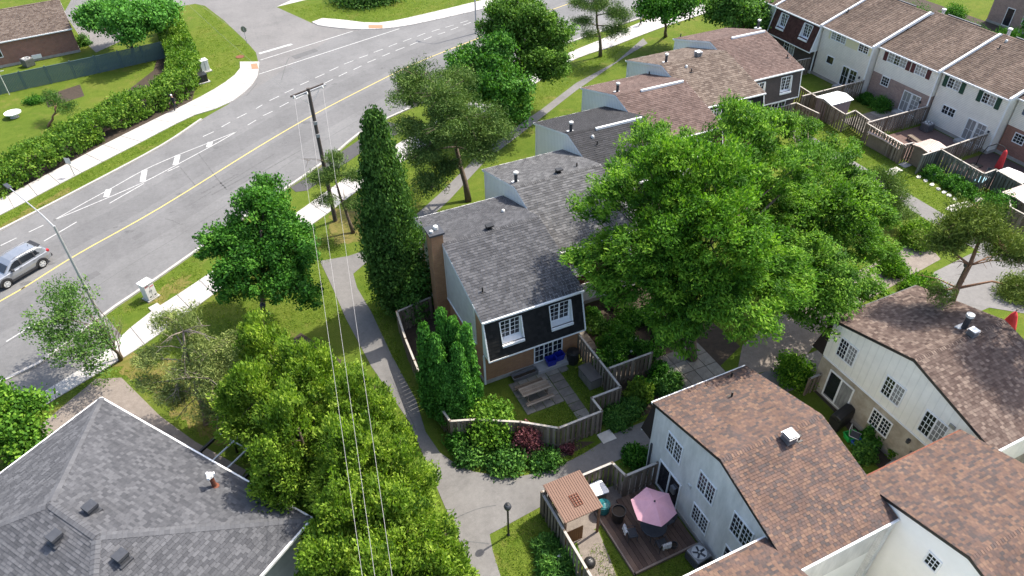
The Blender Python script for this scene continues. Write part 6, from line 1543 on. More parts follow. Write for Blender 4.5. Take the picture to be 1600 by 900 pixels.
# clipped hedge round the corner lawn
hl = resample(smooth_line([(-20.28, 63.89, 0), (-17.65, 66.09, 0), (-13.79, 69.22, 0), (-9.74, 73.16, 0), (-5.53, 76.50, 0), (-2.77, 78.07, 0), (-1.27, 80.45, 0), (-0.44, 85.31, 0), (-0.63, 92.54, 0), (-0.86, 99.74, 0)], 5), step=.35)
rg = np.random.default_rng(170); cen = []
hh = thing('hedge', 'long clipped green hedge curving round the corner lawn', 'hedge', (hl[0].x, hl[0].y, 0))
for i, p in enumerate(hl):
    d = (hl[min(i + 1, len(hl) - 1)] - hl[max(i - 1, 0)]).normalized(); n_ = Vector((-d.y, d.x)); wdt = 1.25
    for _ in range(10):
        s_ = rg.uniform(-1, 1); top_ = rg.uniform() < .5
        x = p + n_ * (s_ * wdt if top_ else wdt * (1 if rg.uniform() < .5 else -1) * rg.uniform(.85, 1.05)); z = (1.95 + .15 * math.sin(i * .4) + rg.uniform(-.12, .1)) if top_ else rg.uniform(.15, 1.95)
        cen.append((x.x - hl[0].x, x.y - hl[0].y, z))
b = MB()
for i in range(0, len(hl) - 1, 3):
    p = hl[i] - hl[0]; b.tube([(p.x, p.y, 0), (p.x + rg.uniform(-.3, .3), p.y + rg.uniform(-.3, .3), 1.6)], [.05, .02], 5)
stuff(b.build('stem', M['bark'], hh))
leaves('foliage', mat_leaf('hedge_leaf', (0.022, 0.06, 0.008), (0.062, 0.13, 0.014), (0.135, 0.20, 0.026), .3), cen, .26, 40, .26, .14, rg, .2, .8, .7, None, .8, hh, .5)

# low planting
def shrub(label, p, r, h, m, seed, n=40, per=60, L=.16, Wd=.10, name='shrub', cat='shrub', group=None, flower=None, nf=0):
    rg = np.random.default_rng(seed); rt = thing(name, label, cat, (p[0], p[1], 0), 0, group)
    d = rg.normal(size=(n, 3)); d /= np.linalg.norm(d, axis=1, keepdims=True); d[:, 2] = np.abs(d[:, 2])
    cen = d * np.array([r, r, h]) * rg.uniform(.35, 1, size=(n, 1)) + np.array([0, 0, h * .05])
    b = MB()
    for k in range(8):
        c = cen[rg.integers(0, n)]; b.tube([(0, 0, 0), tuple(c * .6 + np.array([0, 0, .05])), tuple(c)], [.03, .02, .006], 5)
    b.build('stem', M['bark'], rt)
    leaves('foliage', m, cen, r * .22, per, L, Wd, rg, .5, .6, .7, np.array([0, 0, 0]), .8, rt, .5)
    if flower is not None:
        f = cen[rg.choice(n, size=min(nf, n), replace=False)] * 1.08; leaves('flower', flower, f, r * .06, 14, .10, .09, rg, .3, .8, .5, None, .6, rt, .5)
    return rt
shrub('rounded yellow green shrub in front of the arborvitae cluster', (9.47, 23.91, 0), 1.45, 2.1, mat_leaf('fresh_shrub_leaf', (0.03, 0.085, 0.009), (0.075, 0.16, 0.016), (0.15, 0.24, 0.03), .3), 201, 170, 80, .19, .12)
shrub('purple leaved barberry against the picnic yard fence', (10.85, 22.25, 0), .85, 1.7, M['lf_purple'], 202, 70, 60, .13, .09)
shrub('low green bush between the purple barberry and the footpath', (9.41, 21.91, 0), 1.1, .8, M['lf_hosta'], 203, 70, 60, .2, .12)
shrub('low bushy plant at the end of the bed below the fence', (11.28, 21.00, 0), .9, .5, M['lf_hosta'], 204, 50, 60, .2, .12)
shrub('small red tinged plant beside the fence foot', (12.85, 21.14, 0), .4, .5, M['lf_purple'], 205, 20, 40)
shrub('leafy plant at the bed corner nearest the forecourt', (7.86, 23.13, 0), .9, .7, M['lf_hosta'], 206, 60, 60, .2, .12)
shrub('shadowed bush between the yellow green shrub and the path', (7.90, 24.17, 0), 1.0, .9, M['lf_maple'], 207, 60, 60, .2, .12)
shrub('grassy hosta bed beside the zigzag fence corner', (16.25, 21.89, 0), .9, .7, M['lf_hosta'], 208, 70, 60, .26, .07)
shrub('second grassy clump nearer the terracotta roof', (17.46, 22.10, 0), .8, .7, M['lf_hosta'], 209, 60, 60, .26, .07)
shrub('golden variegated shrub beside the terracotta roof corner', (18.44, 22.61, 0), .8, 1.1, M['lf_lime'], 210, 60, 60, .16, .1)
shrub('dark leafy bush under the locust beside the paved patio', (20.53, 23.71, 0), .7, .7, M['lf_maple'], 211, 40, 60)
shrub('upright leafy plant at the edge of the paved patio', (20.90, 22.77, 0), .45, .9, M['lf_hosta'], 212, 30, 50, .3, .07)
shrub('bush with pink blooms behind the picnic yard fence', (18.85, 27.31, 0), .6, .9, M['lf_maple'], 213, 40, 50, flower=M['petal_pink'], nf=14)
shrub('bush with white blooms behind the picnic yard fence', (18.66, 25.83, 0), .7, .8, M['lf_maple'], 214, 40, 50, flower=M['petal_white'], nf=14)
shrub('leafy shrub beside the second house door', (19.34, 29.76, 0), .6, 1.0, M['lf_maple'], 215, 40, 50)
shrub('white flowering plant along the shaded garden walk', (20.15, 26.35, 0), .6, .8, M['lf_maple'], 216, 40, 50, flower=M['petal_white'], nf=16)
shrub('pale flowering plant deeper in the shaded garden', (22.56, 28.18, 0), .7, 1.0, M['lf_maple'], 217, 40, 50, flower=M['petal_white'], nf=20)
shrub('mauve leaved plant beside the shaded garden walk', (21.42, 30.17, 0), .5, .8, M['lf_purple'], 218, 30, 50)
shrub('sprawling bush behind the cream panelled house corner', (27.64, 19.95, 0), 1.2, 1.5, M['lf_ash'], 219, 90, 70)
shrub('round dark bush under the lower window of the cream house', (28.08, 14.40, 0), .6, 1.0, M['lf_maple'], 220, 40, 60)
shrub('green plants along the narrow gap by the crates', (27.04, 13.85, 0), .7, .7, M['lf_hosta'], 221, 40, 60)
shrub('light bush by the dark door of the cream house', (28.55, 12.98, 0), .5, .9, M['lf_ash'], 222, 40, 60)
shrub('bright bush between the small pine and the pebble path', (45.36, 26.69, 0), 1.3, 1.6, mat_leaf('bright_bush_leaf', (0.035, 0.09, 0.009), (0.085, 0.165, 0.016), (0.16, 0.24, 0.03), .3), 223, 110, 80)
shrub('spreading leafy bush over the pebble path edge', (41.10, 22.38, 0), 1.2, 1.0, M['lf_ash'], 224, 90, 70)
shrub('leafy bush at the top of the pinkish tan roof', (41.02, 24.79, 0), 1.0, 1.0, M['lf_ash'], 225, 70, 70)
shrub('bush behind the pine trunk at the right edge', (46.50, 19.20, 0), 1.3, 1.3, M['lf_pine2'], 226, 80, 70, .2, .06)
shrub('ivy covered mound beside the striped shed', (53.48, 26.26, 0), 1.5, 1.9, M['lf_deep'], 227, 130, 80)
shrub('white flowering bush in the bed by the green grey fence, upper one', (54.05, 32.73, 0), .75, .9, M['lf_deep'], 228, 50, 60, flower=M['petal_white'], nf=10)
shrub('white flowering bush in the middle of the bed by the green grey fence', (54.20, 30.95, 0), .85, .9, M['lf_deep'], 229, 60, 60, flower=M['petal_white'], nf=16)
shrub('green leafy plant at the lower end of the white flower bed', (54.18, 29.53, 0), .9, .9, M['lf_deep'], 230, 60, 60)
shrub('row of dark bushes along the brick house wall', (60.3, 44.2), 1.1, .9, M['lf_maple'], 231, 80, 60)
shrub('dark bush in the corner of the brick house yard', (60.2, 46.0), .8, .8, M['lf_maple'], 232, 50, 60)
shrub('white flowering plant at the foot of the lawn side fence', (8.80, 15.17, 0), .8, .9, M['lf_hosta'], 233, 70, 60, .24, .07, flower=M['petal_white'], nf=26)
shrub('strappy green plant beside the lawn side fence', (9.02, 16.26, 0), .7, .8, M['lf_hosta'], 234, 60, 60, .3, .06)
shrub('grassy tuft between fence and concrete edge on the lawn', (9.60, 15.39, 0), .6, .7, M['lf_hosta'], 235, 50, 60, .28, .06)
shrub('dark bush at the end of the umbrella deck fence', (15.94, 19.08, 0), .8, .7, M['lf_maple'], 236, 60, 60)
shrub('climbing greenery at the corner of the cream house roof', (28.0, 11.0), .5, 3.6, M['lf_lime'], 237, 50, 50)
shrub('bush by the bungalow corner at top left', (-10.98, 99.69, 0), .9, 1.4, M['lf_hosta'], 239, 50, 50)
shrub('dark plants in the stone bed on the far left lawn', (-15.63, 84.26, 0), 1.0, .5, M['lf_maple'], 240, 40, 50)
shrub('big dark spreading yew on the corner island lawn', (24.71, 100.12, 0), 4.4, 2.2, M['lf_cedar'], 241, 260, 60, .4, .2, cat='bush', name='yew_bush')
shrub('dark garden bush beyond the row roofs at the right', (79.0, 49.0), 1.6, 1.6, M['lf_maple'], 242, 90, 60)
shrub('dark garden bush under the brick house window', (80.5, 43.5), 1.8, 1.5, M['lf_maple'], 243, 90, 60)
shrub('lime green clipped edging bush beyond the row', (76.8, 53.5), 1.2, .6, M['lf_lime'], 244, 50, 60)
tree('garden_tree', 'dark leafy tree at the top right corner beside the brick house', (84, 43.5), (84, 43.5, 3.4), .2, [(84, 43.5, 4.2, 3.4, 3.4, 2.8), (86, 46, 3.6, 2.4, 2.4, 2)], 120, 90, .34, .22, .5, M['lf_maple'], 245, nl=8)
for i, (x, y, r, lab) in enumerate(((17.6, 25.6, .7, 'leafy plant in the near corner of the shaded flower garden'), (18.9, 26.4, .9, 'broad leafy plant right of the shaded garden walk'), (20.0, 27.6, 1.0, 'large dark shrub under the locust crown, in the flower garden'), (19.2, 29.0, .8, 'dark shrub half way along the shaded garden walk'), (20.8, 25.4, .8, 'low dark shrub at the garden end of the cross fence'), (21.6, 28.6, 1.1, 'dark shrub beneath the locust beside the second house'), (17.4, 29.6, .6, 'small leafy plant by the second house corner'), (22.6, 26.4, .9, 'dark shrub between the paved patio and the second house'), (18.8, 22.9, .7, 'green plant outside the cross fence'), (20.2, 22.6, .8, 'trailing plant between cross fence and paved patio'), (24.8, 28.4, 1.2, 'dark shrub behind the locust trunk'))):
    shrub(lab, (x, y, 0), r, .7 + .15 * (i % 3), M['lf_maple'] if i % 3 else M['lf_hosta'], 260 + i, 45, 60, flower=M['petal_pink'] if i == 1 else (M['petal_white'] if i in (0, 3) else None), nf=10)
for i, (x, y, r, lab) in enumerate(((80.0, 56.5, 1.8, 'dark spreading bush beyond the row, left of the brick house'), (84.0, 53.0, 1.7, 'dark bush in front of the brick house red door'), (83.0, 61.0, 2.2, 'large dark bush at the top edge beyond the row ridge'), (87.5, 58.5, 1.6, 'dark bush at the left corner of the brick house'), (86.0, 50.0, 1.5, 'dark bush beneath the brick house windows'))):
    shrub(lab, (x, y, 0), r, 1.5, M['lf_maple'], 280 + i, 70, 70)
# short grass over the lawns
rg = np.random.default_rng(500); pl = []
def inpoly(P, x, y):
    c = np.zeros(len(x), bool); j = len(P) - 1
    for i in range(len(P)):
        xi, yi = P[i][0], P[i][1]; xj, yj = P[j][0], P[j][1]
        c ^= ((yi > y) != (yj > y)) & (x < (xj - xi) * (y - yi) / (yj - yi + 1e-12) + xi); j = i
    return c
for poly, dens in (([(-13.75, 37.25, 0), (-9.16, 38.76, 0), (-3.25, 43.01, 0), (5.87, 49.38, 0), (6.80, 44.20, 0), (4.48, 43.61, 0), (4.61, 36.97, 0), (2.16, 37.47, 0), (-2.16, 36.28, 0), (-3.88, 29.87, 0), (-5.78, 31.29, 0), (-8.84, 37.70, 0)], 26), ([(6.81, 41.63, 0), (7.31, 37.09, 0), (6.58, 29.61, 0), (6.94, 24.14, 0), (6.94, 25.13, 0), (6.60, 27.92, 0), (6.39, 32.12, 0), (6.42, 36.80, 0)], 40), ([(11.05, 52.69, 0), (16.82, 55.95, 0), (29.20, 63.19, 0), (45.36, 69.49, 0), (49.64, 70.67, 0), (37.01, 63.67, 0), (26.19, 56.79, 0), (16.42, 50.02, 0), (9.79, 45.01, 0)], 16),
                   ([(7.82, 18.45, 0), (9.96, 18.44, 0), (9.23, 16.99, 0), (9.40, 14.70, 0), (9.04, 12.85, 0), (6.18, 14.22, 0), (6.70, 17.37, 0)], 60), ([(6.78, 24.71, 0), (7.26, 23.04, 0), (9.41, 21.08, 0), (12.15, 20.44, 0), (14.24, 20.61, 0), (13.51, 21.46, 0), (9.85, 22.02, 0), (8.22, 23.53, 0)], 50), ([(-17.34, 61.39, 0), (-6.81, 69.29, 0), (-1.38, 73.29, 0), (-0.77, 72.21, 0), (-12.43, 62.70, 0), (-17.22, 59.53, 0)], 24), ([(-6.94, 43.70, 0), (-9.93, 44.30, 0), (-6.73, 46.66, 0), (-3.14, 49.38, 0), (-3.30, 45.37, 0)], 24), ([(0.69, 91.41, 0), (4.00, 106.85, 0), (7.34, 86.90, 0), (4.71, 83.06, 0), (-0.79, 77.58, 0)], 12), ([(15.59, 95.03, 0), (13.79, 102.30, 0), (26.51, 98.57, 0), (38.15, 92.45, 0), (26.08, 90.35, 0), (21.04, 91.93, 0)], 12), ([(50.4, 46), (53.2, 42), (53.2, 34), (54, 27), (50.4, 27)], 24), ([(12.5, 21.7), (14.8, 21.7), (14.4, 24.2), (12.2, 24.2)], 70), ([(15.3, 22.7), (16.7, 22.7), (16.7, 26.4), (15.3, 26.4)], 70), ([(9.9, 9.5), (15.6, 9.5), (15.6, 13.2), (12.0, 13.3), (11.6, 15.5), (10.8, 15.6)], 60)):
    xs = [p[0] for p in poly]; ys = [p[1] for p in poly]; area = (max(xs) - min(xs)) * (max(ys) - min(ys)); n = int(area * dens * 1.15)
    x = rg.uniform(min(xs), max(xs), n); y = rg.uniform(min(ys), max(ys), n); k = inpoly(poly, x, y); pl.append(np.stack([x[k], y[k], np.full(k.sum(), .03)], axis=1))
pl = np.concatenate(pl)
stuff(leaves('grass', M['grass_blade'], pl, 0.09, 4, .15, .03, rg, .0, 1.0, .45, np.array([0, 0, -50]), .2))

# ------------------------------------------------------------------ poles, wires, lamps, cabinets, vehicle, people
M['polewood'] = mat('dark_pole_wood', (.085, .07, .06), (.055, .045, .04), 3, .9)
M['wire'] = mat('pale_aluminium_wire', (.33, .32, .31), (.28, .27, .27), 3, .6)
M['galv'] = mat('galvanised_steel', (.42, .42, .42), (.35, .35, .35), 4, .5, metal=.3)
up_ = thing('utility_pole', 'tall dark wooden utility pole with a double crossarm by the road', 'utility pole', (6.97, 48.83, 0))
ub = Vector(up_.location)
ce = [Vector(p) - ub for p in [(5.75, 48.67, 10.75), (8.29, 49.74, 10.75)]]
cm = Vector((0, 0, 10.75)); dirx = (ce[1] - ce[0]).normalized(); nx_ = Vector((-dirx.y, dirx.x, 0))
b = MB(); b.tube([(0, 0, 0), (0, 0, 5), (0, 0, 11.1)], [.17, .15, .12], 12); b.build('pole', M['polewood'], up_)
for sg in (-1, 1):
    b = MB(); b.obox((ce[0] + ce[1]) / 2 + nx_ * .15 * sg, dirx, nx_, (0, 0, 1), (ce[1] - ce[0]).length / 2, .05, .06); b.build('crossarm', M['galv'] if sg < 0 else M['polewood'], up_)
    b = MB(); b.tube([cm + dirx * .9 * sg, Vector((0, 0, 9.9))], .02, 6); b.build('brace', M['galv'], up_)
starts = [Vector(p) for p in [(5.88, 48.36, 10.85), (6.81, 48.58, 10.85), (8.02, 49.14, 10.85)]]
for p in starts:
    b = MB(); q = p - ub; b.lathe([(.05, -.12), (.07, -.02), (.04, .0), (.07, .05), (.04, .07), (.05, .12)], q, 10); b.build('insulator', M['pale_metal'], up_)
for z in (7.4, 8.4):
    b = MB(); b.box(-.12, -.20, z, .12, -.12, z + .25); b.build('bracket', M['galv'], up_)
def wire(a, c, sag, label, r=.0075):
    a = Vector(a); c = Vector(c); pp = []
    for i in range(25):
        t = i / 24; p = a.lerp(c, t); p.z -= sag * 4 * t * (1 - t); pp.append(p)
    o = MB(); o.tube(pp, r, 5); return tag(o.build('power_line', M['wire']), label, 'power line', 'power lines')
ends = [Vector(p) for p in [(0.38, 13.02, 10), (0.75, 12.84, 10), (1.26, 12.60, 10)]]
for s_, e_, w in zip(starts, ends, ('left', 'middle', 'right')):
    wire(s_, s_ + (e_ - s_) * 1.5, .25, w + ' pale power line of the three crossing over the cedar trees')
for s_, q, w in ((starts[0], (1.58, 73.60, 10.6), 'left'), (starts[2], (2.47, 73.53, 10.6), 'right')):
    d = Vector(q) - s_; wire(s_, s_ + d * 1.6, .4, w + ' thin power line leading from the pole away over the corner lawn', .006)

def street_lamp(label, base, h, arm, grp='street lamps along the road'):
    rt = thing('street_lamp', label, 'street lamp', base, 0, grp)
    b = MB(); b.tube([(0, 0, 0), (0, 0, h * .5), (0, 0, h)], [.11, .09, .07], 10); b.lathe([(.16, 0), (.16, .1), (.12, .14)], n=12); b.build('pole', M['galv'], rt)
    a = Vector(arm); b = MB(); b.tube([(0, 0, h - .1), tuple(a * .3 + Vector((0, 0, h + .25))), tuple(a + Vector((0, 0, h + .5)))], [.05, .04, .035], 8); b.build('arm', M['galv'], rt)
    b = MB(); d = a.normalized(); b.obox(a + d * .3 + Vector((0, 0, h + .52)), d, (-d.y, d.x, 0), (0, 0, 1), .36, .13, .06); b.build('lamp_head', M['vent_dark'], rt, bevel=.03)
    b = MB(); b.obox(a + d * .35 + Vector((0, 0, h + .445)), d, (-d.y, d.x, 0), (0, 0, 1), .24, .09, .014); b.build('lens', M['pale_metal'], rt)
    return rt
LB = Vector((-9.61, 41.86, 0)); LH = 8.95
armtip = Vector((-11.92, 46.64, 8.9)) - LB; armtip.z = 0
street_lamp('grey street lamp at the left with its arm reaching over the road', LB, LH, armtip)
street_lamp('slim dark street lamp at the far side by the round trees', (32.88, 81.25, 0), 8.5, (-.9, 1.5, 0))
def path_lamp(label, base, h=2.5):
    rt = thing('path_lamp', label, 'lamp', base, 0, 'globe lamps beside the footpaths')
    b = MB(); b.tube([(0, 0, 0), (0, 0, h - .2)], .05, 10); b.lathe([(.09, 0), (.09, .06), (.06, .1)], n=12); b.build('post', M['black'], rt)
    b = MB(); b.lathe([(.06, h - .22), (.15, h - .15), (.19, h), (.15, h + .13), (.05, h + .19)], n=16); b.build('globe', M['vent_dark'], rt, smooth=True)
    b = MB(); b.lathe([(.10, h + .14), (.06, h + .2), (.01, h + .22)], n=12); b.build('cap', M['black'], rt)
    return rt
path_lamp('black globe lamp at the edge of the forecourt lawn', (7.71, 17.88, 0), 2.45)
path_lamp('black lamp by the grey parking area at the right', (43.05, 21.43, 0), 2.3)
path_lamp('slim lamp half hidden under the rounded maple', (-0.11, 37.62, 0), 2.6)
# roadside cabinet
p0, p1 = Vector((-7.11, 44.75, 0)), Vector((-6.50, 45.14, 0)); dx_ = (p1 - p0).normalized(); wd_ = (p1 - p0).length
cb = thing('utility_cabinet', 'pale grey double door traffic cabinet with red labels beside the pavement', 'cabinet', p0, math.atan2(dx_.y, dx_.x))
pale = mat('pale_grey_enamel', (.62, .62, .60), (.56, .56, .54), 3, .5); HC_ = 1.35
b = MB(); b.box(0, .02, .1, wd_, .62, HC_); b.build('case', pale, cb, bevel=.015)
b = MB(); b.box(-.06, -.06, HC_ + .002, wd_ + .06, .68, HC_ + .07); b.build('lid', M['white'], cb, bevel=.015)
b = MB(); b.box(-.1, -.08, 0, wd_ + .1, .7, .098); b.build('plinth', M['kerb'], cb)
for k in range(2):
    x0 = .02 + k * wd_ / 2; x1 = x0 + wd_ / 2 - .04; b = MB(); b.box(x0, -.012, .16, x1, .018, HC_ - .06); dr = b.build('door', pale, cb)
    b = MB(); b.box(x0 + .03, -.018, HC_ - .19 if k == 0 else HC_ - .30, x1 - .03, -.0125, HC_ - .10 if k == 0 else HC_ - .24); b.build('warning_strip', M['red'] if k else mat('dull_red', (.35, .10, .10), (.3, .09, .09), 4, .6), dr)
    b = MB(); b.box(x0 + .12, -.018, .28, x0 + .26, -.0125, .36); b.build('vent_slot', M['vent_dark'], dr)
    b = MB(); b.box(x1 - .06 if k == 0 else x0 + .03, -.04, .7, x1 - .03 if k == 0 else x0 + .06, -.0125, .86); b.build('handle', M['grey_metal'], dr)
def ground_box(label, base, w, d, h, m, rz, pad=True, name='utility_cabinet'):
    rt = thing(name, label, 'cabinet', base, rz)
    b = MB(); b.box(-w / 2, -d / 2, .1, w / 2, d / 2, h); b.build('case', m, rt, bevel=.03)
    b = MB(); b.box(-w / 2 - .04, -d / 2 - .04, h + .001, w / 2 + .04, d / 2 + .04, h + .05); b.build('lid', m, rt, bevel=.01)
    b = MB(); b.box(-w / 2 - .15, -d / 2 - .15, 0, w / 2 + .15, d / 2 + .15, .099); b.build('plinth', M['concrete'], rt)
    b = MB(); b.box(-.02, -d / 2 - .014, .18, .02, -d / 2 - .001, h - .05); b.build('door_seam', M['vent_dark'], rt)
    return rt
ground_box('black ground box on a concrete pad at the hedge corner', (0.77, 81.62, 0), 1.0, .9, .85, M['black'], .25)
ground_box('pale grey metal cabinet with a white door, behind the black box', (1.39, 84.57, 0), .9, .8, 1.25, pale, .25)
ground_box('small grey cabinet tucked into the hedge behind the black box', (0.77, 84.49, 0), .7, .6, .95, M['grey_metal'], .25)
def sign(label, base, h, size, m, rz, shape='rect'):
    rt = thing('road_sign', label, 'sign', base, rz)
    b = MB(); b.tube([(0, 0, 0), (0, 0, h)], .035, 8); b.build('post', M['galv'], rt)
    b = MB(); n = 8 if shape == 'oct' else 4
    if n == 4: b.box(-size / 2, -.045, h - size * .9, size / 2, -.036, h + .05)
    else:
        P = [(size / 2 * math.cos(math.pi / 8 + k * math.pi / 4), size / 2 * math.sin(math.pi / 8 + k * math.pi / 4) + h - .2) for k in range(8)]
        b.face([(x, -.045, z) for x, z in P]); b.face([(x, -.036, z) for x, z in reversed(P)])
        for k in range(8): (xa, za), (xb, zb) = P[k], P[(k + 1) % 8]; b.face([(xb, -.045, zb), (xa, -.045, za), (xa, -.036, za), (xb, -.036, zb)])
    b.build('plate', m, rt); return rt
sign('small pale rectangular sign on a thin post by the left pavement', (-11.85, 65.89, 0), 1.75, .55, M['pale_metal'], math.radians(-35))
sign('grey backed octagonal sign on the corner lawn by the side street', (6.97, 90.88, 0), 1.9, .75, M['grey_metal'], math.radians(150), 'oct')

# silver estate car
rw, fw = Vector((-13.88, 52.49, 0)), Vector((-16.13, 50.88, 0)); hd = (fw - rw).normalized(); side = Vector((hd.y, -hd.x, 0))
if side.y > 0: side = -side
cc = (rw + fw) / 2 - side * .80
car = thing('car', 'silver sport utility car driving along the near lane at the left edge', 'car', (cc.x, cc.y, .016), math.atan2(hd.y, hd.x))
paint = mat('silver_car_paint', (.36, .375, .395), (.33, .345, .365), 3, .26, metal=.6, spec=.6)
clad = mat('dark_plastic_cladding', (.035, .035, .037), (.028, .028, .03), 4, .6)
def ring(x, zb, zt, w):
    zm = zb + (zt - zb) * .55
    h_ = [(w * .86, zb), (w * .97, zb + .10), (w, zm), (w * .965, zt - .10), (w * .90, zt - .025), (w * .72, zt)]
    return [(x, y, z) for y, z in h_] + [(x, -y, z) for y, z in reversed(h_)]
def loft(b, st, m=0):
    rs = [ring(*s) for s in st]; n = len(rs[0])
    for i in range(len(rs) - 1):
        for k in range(n): b.face([rs[i][k], rs[i][(k + 1) % n], rs[i + 1][(k + 1) % n], rs[i + 1][k]], m)
    b.face(rs[0][::-1], m); b.face(rs[-1], m)
b = MB(); loft(b, [(-2.26, .52, .90, .72), (-2.20, .42, 1.04, .84), (-1.95, .34, 1.10, .90), (-1.35, .30, 1.09, .925), (-.4, .26, 1.05, .93), (.5, .26, 1.02, .93), (1.05, .28, 1.02, .925), (1.6, .32, .98, .91), (2.05, .36, .90, .86), (2.24, .42, .80, .76), (2.30, .50, .70, .64)])
b.build('body', paint, car, smooth=True)
G = [(-2.12, 1.06, .80), (-1.85, 1.44, .72), (-1.55, 1.60, .66), (-.9, 1.665, .645), (-.1, 1.65, .64), (.30, 1.585, .635), (.62, 1.40, .70), (1.18, 1.01, .80)]
b = MB(); gl = MB()
for i in range(len(G) - 1):
    (x0, z0, w0), (x1, z1, w1) = G[i], G[i + 1]
    b.face([(x0, w0 - .06, z0), (x1, w1 - .06, z1), (x1, -w1 + .06, z1), (x0, -w0 + .06, z0)][::-1])
    for sg in (1, -1):
        q = [(x0, sg * w0, z0 - .05), (x1, sg * w1, z1 - .05), (x1, sg * (w1 - .06), z1), (x0, sg * (w0 - .06), z0)]
        b.face(q if sg < 0 else q[::-1])
        lo0, lo1 = (x0, sg * .86, 1.04), (x1, sg * .86, 1.02)
        q = [lo0, lo1, (x1, sg * w1, max(1.02, z1 - .05)), (x0, sg * w0, max(1.03, z0 - .05))]
        b.face(q if sg < 0 else q[::-1])
b.build('cabin', paint, car, smooth=False)
for sg in (1, -1):
    for x0, x1, t0, t1, bz in ((-1.62, -1.20, 1.30, 1.46, 1.16), (-1.12, -.18, 1.49, 1.51, 1.12), (-.08, .78, 1.50, 1.20, 1.10)):
        f = lambda x, z: (x, sg * (.868 - (z - 1.03) * .36), z)
        pts_ = [f(x0 + (.05 if x0 < -1.5 else 0), bz), f(x1, bz), f(x1, t1), f((x0 + x1) / 2, max(t0, t1) + .01), f(x0 + (.16 if x0 < -1.5 else .02), t0)]
        if x0 > -.2: pts_ = [f(x0, bz), f(x1 + .12, bz - .02), f(.42, 1.40), f(.15, 1.50), f(x0 + .02, t0)]
        w = MB(); w.face(pts_ if sg < 0 else pts_[::-1]); w.build('side_window', M['glass'], car)
    for x in (-1.16, -.13):
        w = MB(); w.obox((x, sg * .79, 1.30), (1, 0, 0), (0, sg * -.36, 1), (0, 1, sg * .36), .045, .2, .006); w.build('pillar', clad, car)
    w = MB(); w.tube([(-1.7, sg * .60, 1.60), (-1.5, sg * .61, 1.67), (-.1, sg * .60, 1.70), (.2, sg * .59, 1.64)], .018, 6); w.build('roof_rail', M['grey_metal'], car)
    w = MB(); w.obox((.62, sg * .99, 1.10), (1, 0, 0), (0, 1, 0), (0, 0, 1), .07, .11, .07); w.build('wing_mirror', clad, car, bevel=.02)
    for x in (-1.0, .05):
        w = MB(); w.box(x - .09, sg * .925 - .012, .955, x + .09, sg * .925 + .016, .985); w.build('door_handle', paint, car)
    w = MB(); w.box(-.95, sg * .91 - .03, .27, .95, sg * .91 + .035, .43); w.build('sill_cladding', clad, car)
    for x in (-1.35, 1.35):
        a = MB(); n_ = 14
        for k in range(n_):
            t0, t1 = math.pi * k / n_, math.pi * (k + 1) / n_; q = []
            for r_ in (.37, .46):
                pass
            I = lambda t, r_: (x + r_ * math.cos(t), sg * .945, .36 + r_ * math.sin(t))
            q = [I(t0, .36), I(t0, .46), I(t1, .46), I(t1, .36)]; a.face(q if sg < 0 else q[::-1])
            J = lambda t, r_, y: (x + r_ * math.cos(t), sg * y, .36 + r_ * math.sin(t))
            q = [J(t0, .46, .945), J(t0, .46, .86), J(t1, .46, .86), J(t1, .46, .945)]; a.face(q if sg < 0 else q[::-1])
        a.build('wheel_arch', clad, car)
        wh = MB()
        def lat(mb, prof, n=24):
            bb = len(mb.v)
            for r_, y in prof:
                for k in range(n): t = 2 * math.pi * k / n; mb.v.append((r_ * math.cos(t), y * sg, r_ * math.sin(t)))
            for i in range(len(prof) - 1):
                for k in range(n):
                    k2 = (k + 1) % n; q = (bb + i * n + k, bb + i * n + k2, bb + (i + 1) * n + k2, bb + (i + 1) * n + k); mb.f.append(q if sg < 0 else q[::-1]); mb.m.append(0); mb.a.append(.5)
        lat(wh, [(.2, -.10), (.33, -.11), (.36, -.07), (.36, .07), (.33, .11), (.235, .115), (.225, .07)]); wo_ = wh.build('wheel', M['black'], car, loc=(x, sg * .83, .36), smooth=True)
        rm = MB(); lat(rm, [(.232, .116), (.205, .118), (.20, .06), (.02, .06)]); 
        for k in range(5):
            t = k * 1.2566; rm.obox((.11 * math.cos(t), sg * .10, .11 * math.sin(t)), (math.cos(t), 0, math.sin(t)), (0, 1, 0), (-math.sin(t), 0, math.cos(t)), .105, .018, .038)
        lat(rm, [(.06, .12), (.045, .128), (.0, .128)], 12); rm.build('rim', M['pale_metal'], wo_)
    w = MB(); w.obox((-2.13, sg * .74, 1.02), (1, 0, 0), (0, 1, 0), (0, 0, 1), .10, .11, .08); w.build('tail_light', mat('red_lens', (.45, .02, .03), (.4, .015, .02), 4, .2) if sg > 0 else bpy.data.materials['red_lens'], car, bevel=.02)
    w = MB(); w.obox((2.13, sg * .66, .78), (1, 0, 0), (0, 1, 0), (0, 0, 1), .12, .13, .06); w.build('headlight', M['pale_metal'], car, bevel=.02)
w = MB(); w.face([(.66, .62, 1.375), (1.12, .72, 1.065), (1.12, -.72, 1.065), (.66, -.62, 1.375)][::-1]); 
w.v = [(x + .02, y, z + .02) for x, y, z in w.v]; w.build('windscreen', M['glass'], car)
w = MB(); w.face([(-2.10, .66, 1.13), (-1.90, .60, 1.40), (-1.90, -.60, 1.40), (-2.10, -.66, 1.13)]); w.v = [(x - .02, y, z + .015) for x, y, z in w.v]; w.build('rear_window', M['glass'], car)
w = MB(); w.obox((-1.80, 0, 1.56), (1, 0, -.2), (0, 1, 0), (.2, 0, 1), .14, .58, .02); w.build('spoiler', clad, car)
w = MB(); w.box(-2.33, -.78, .42, -2.12, .78, .66); w.build('rear_bumper', clad, car, bevel=.05)
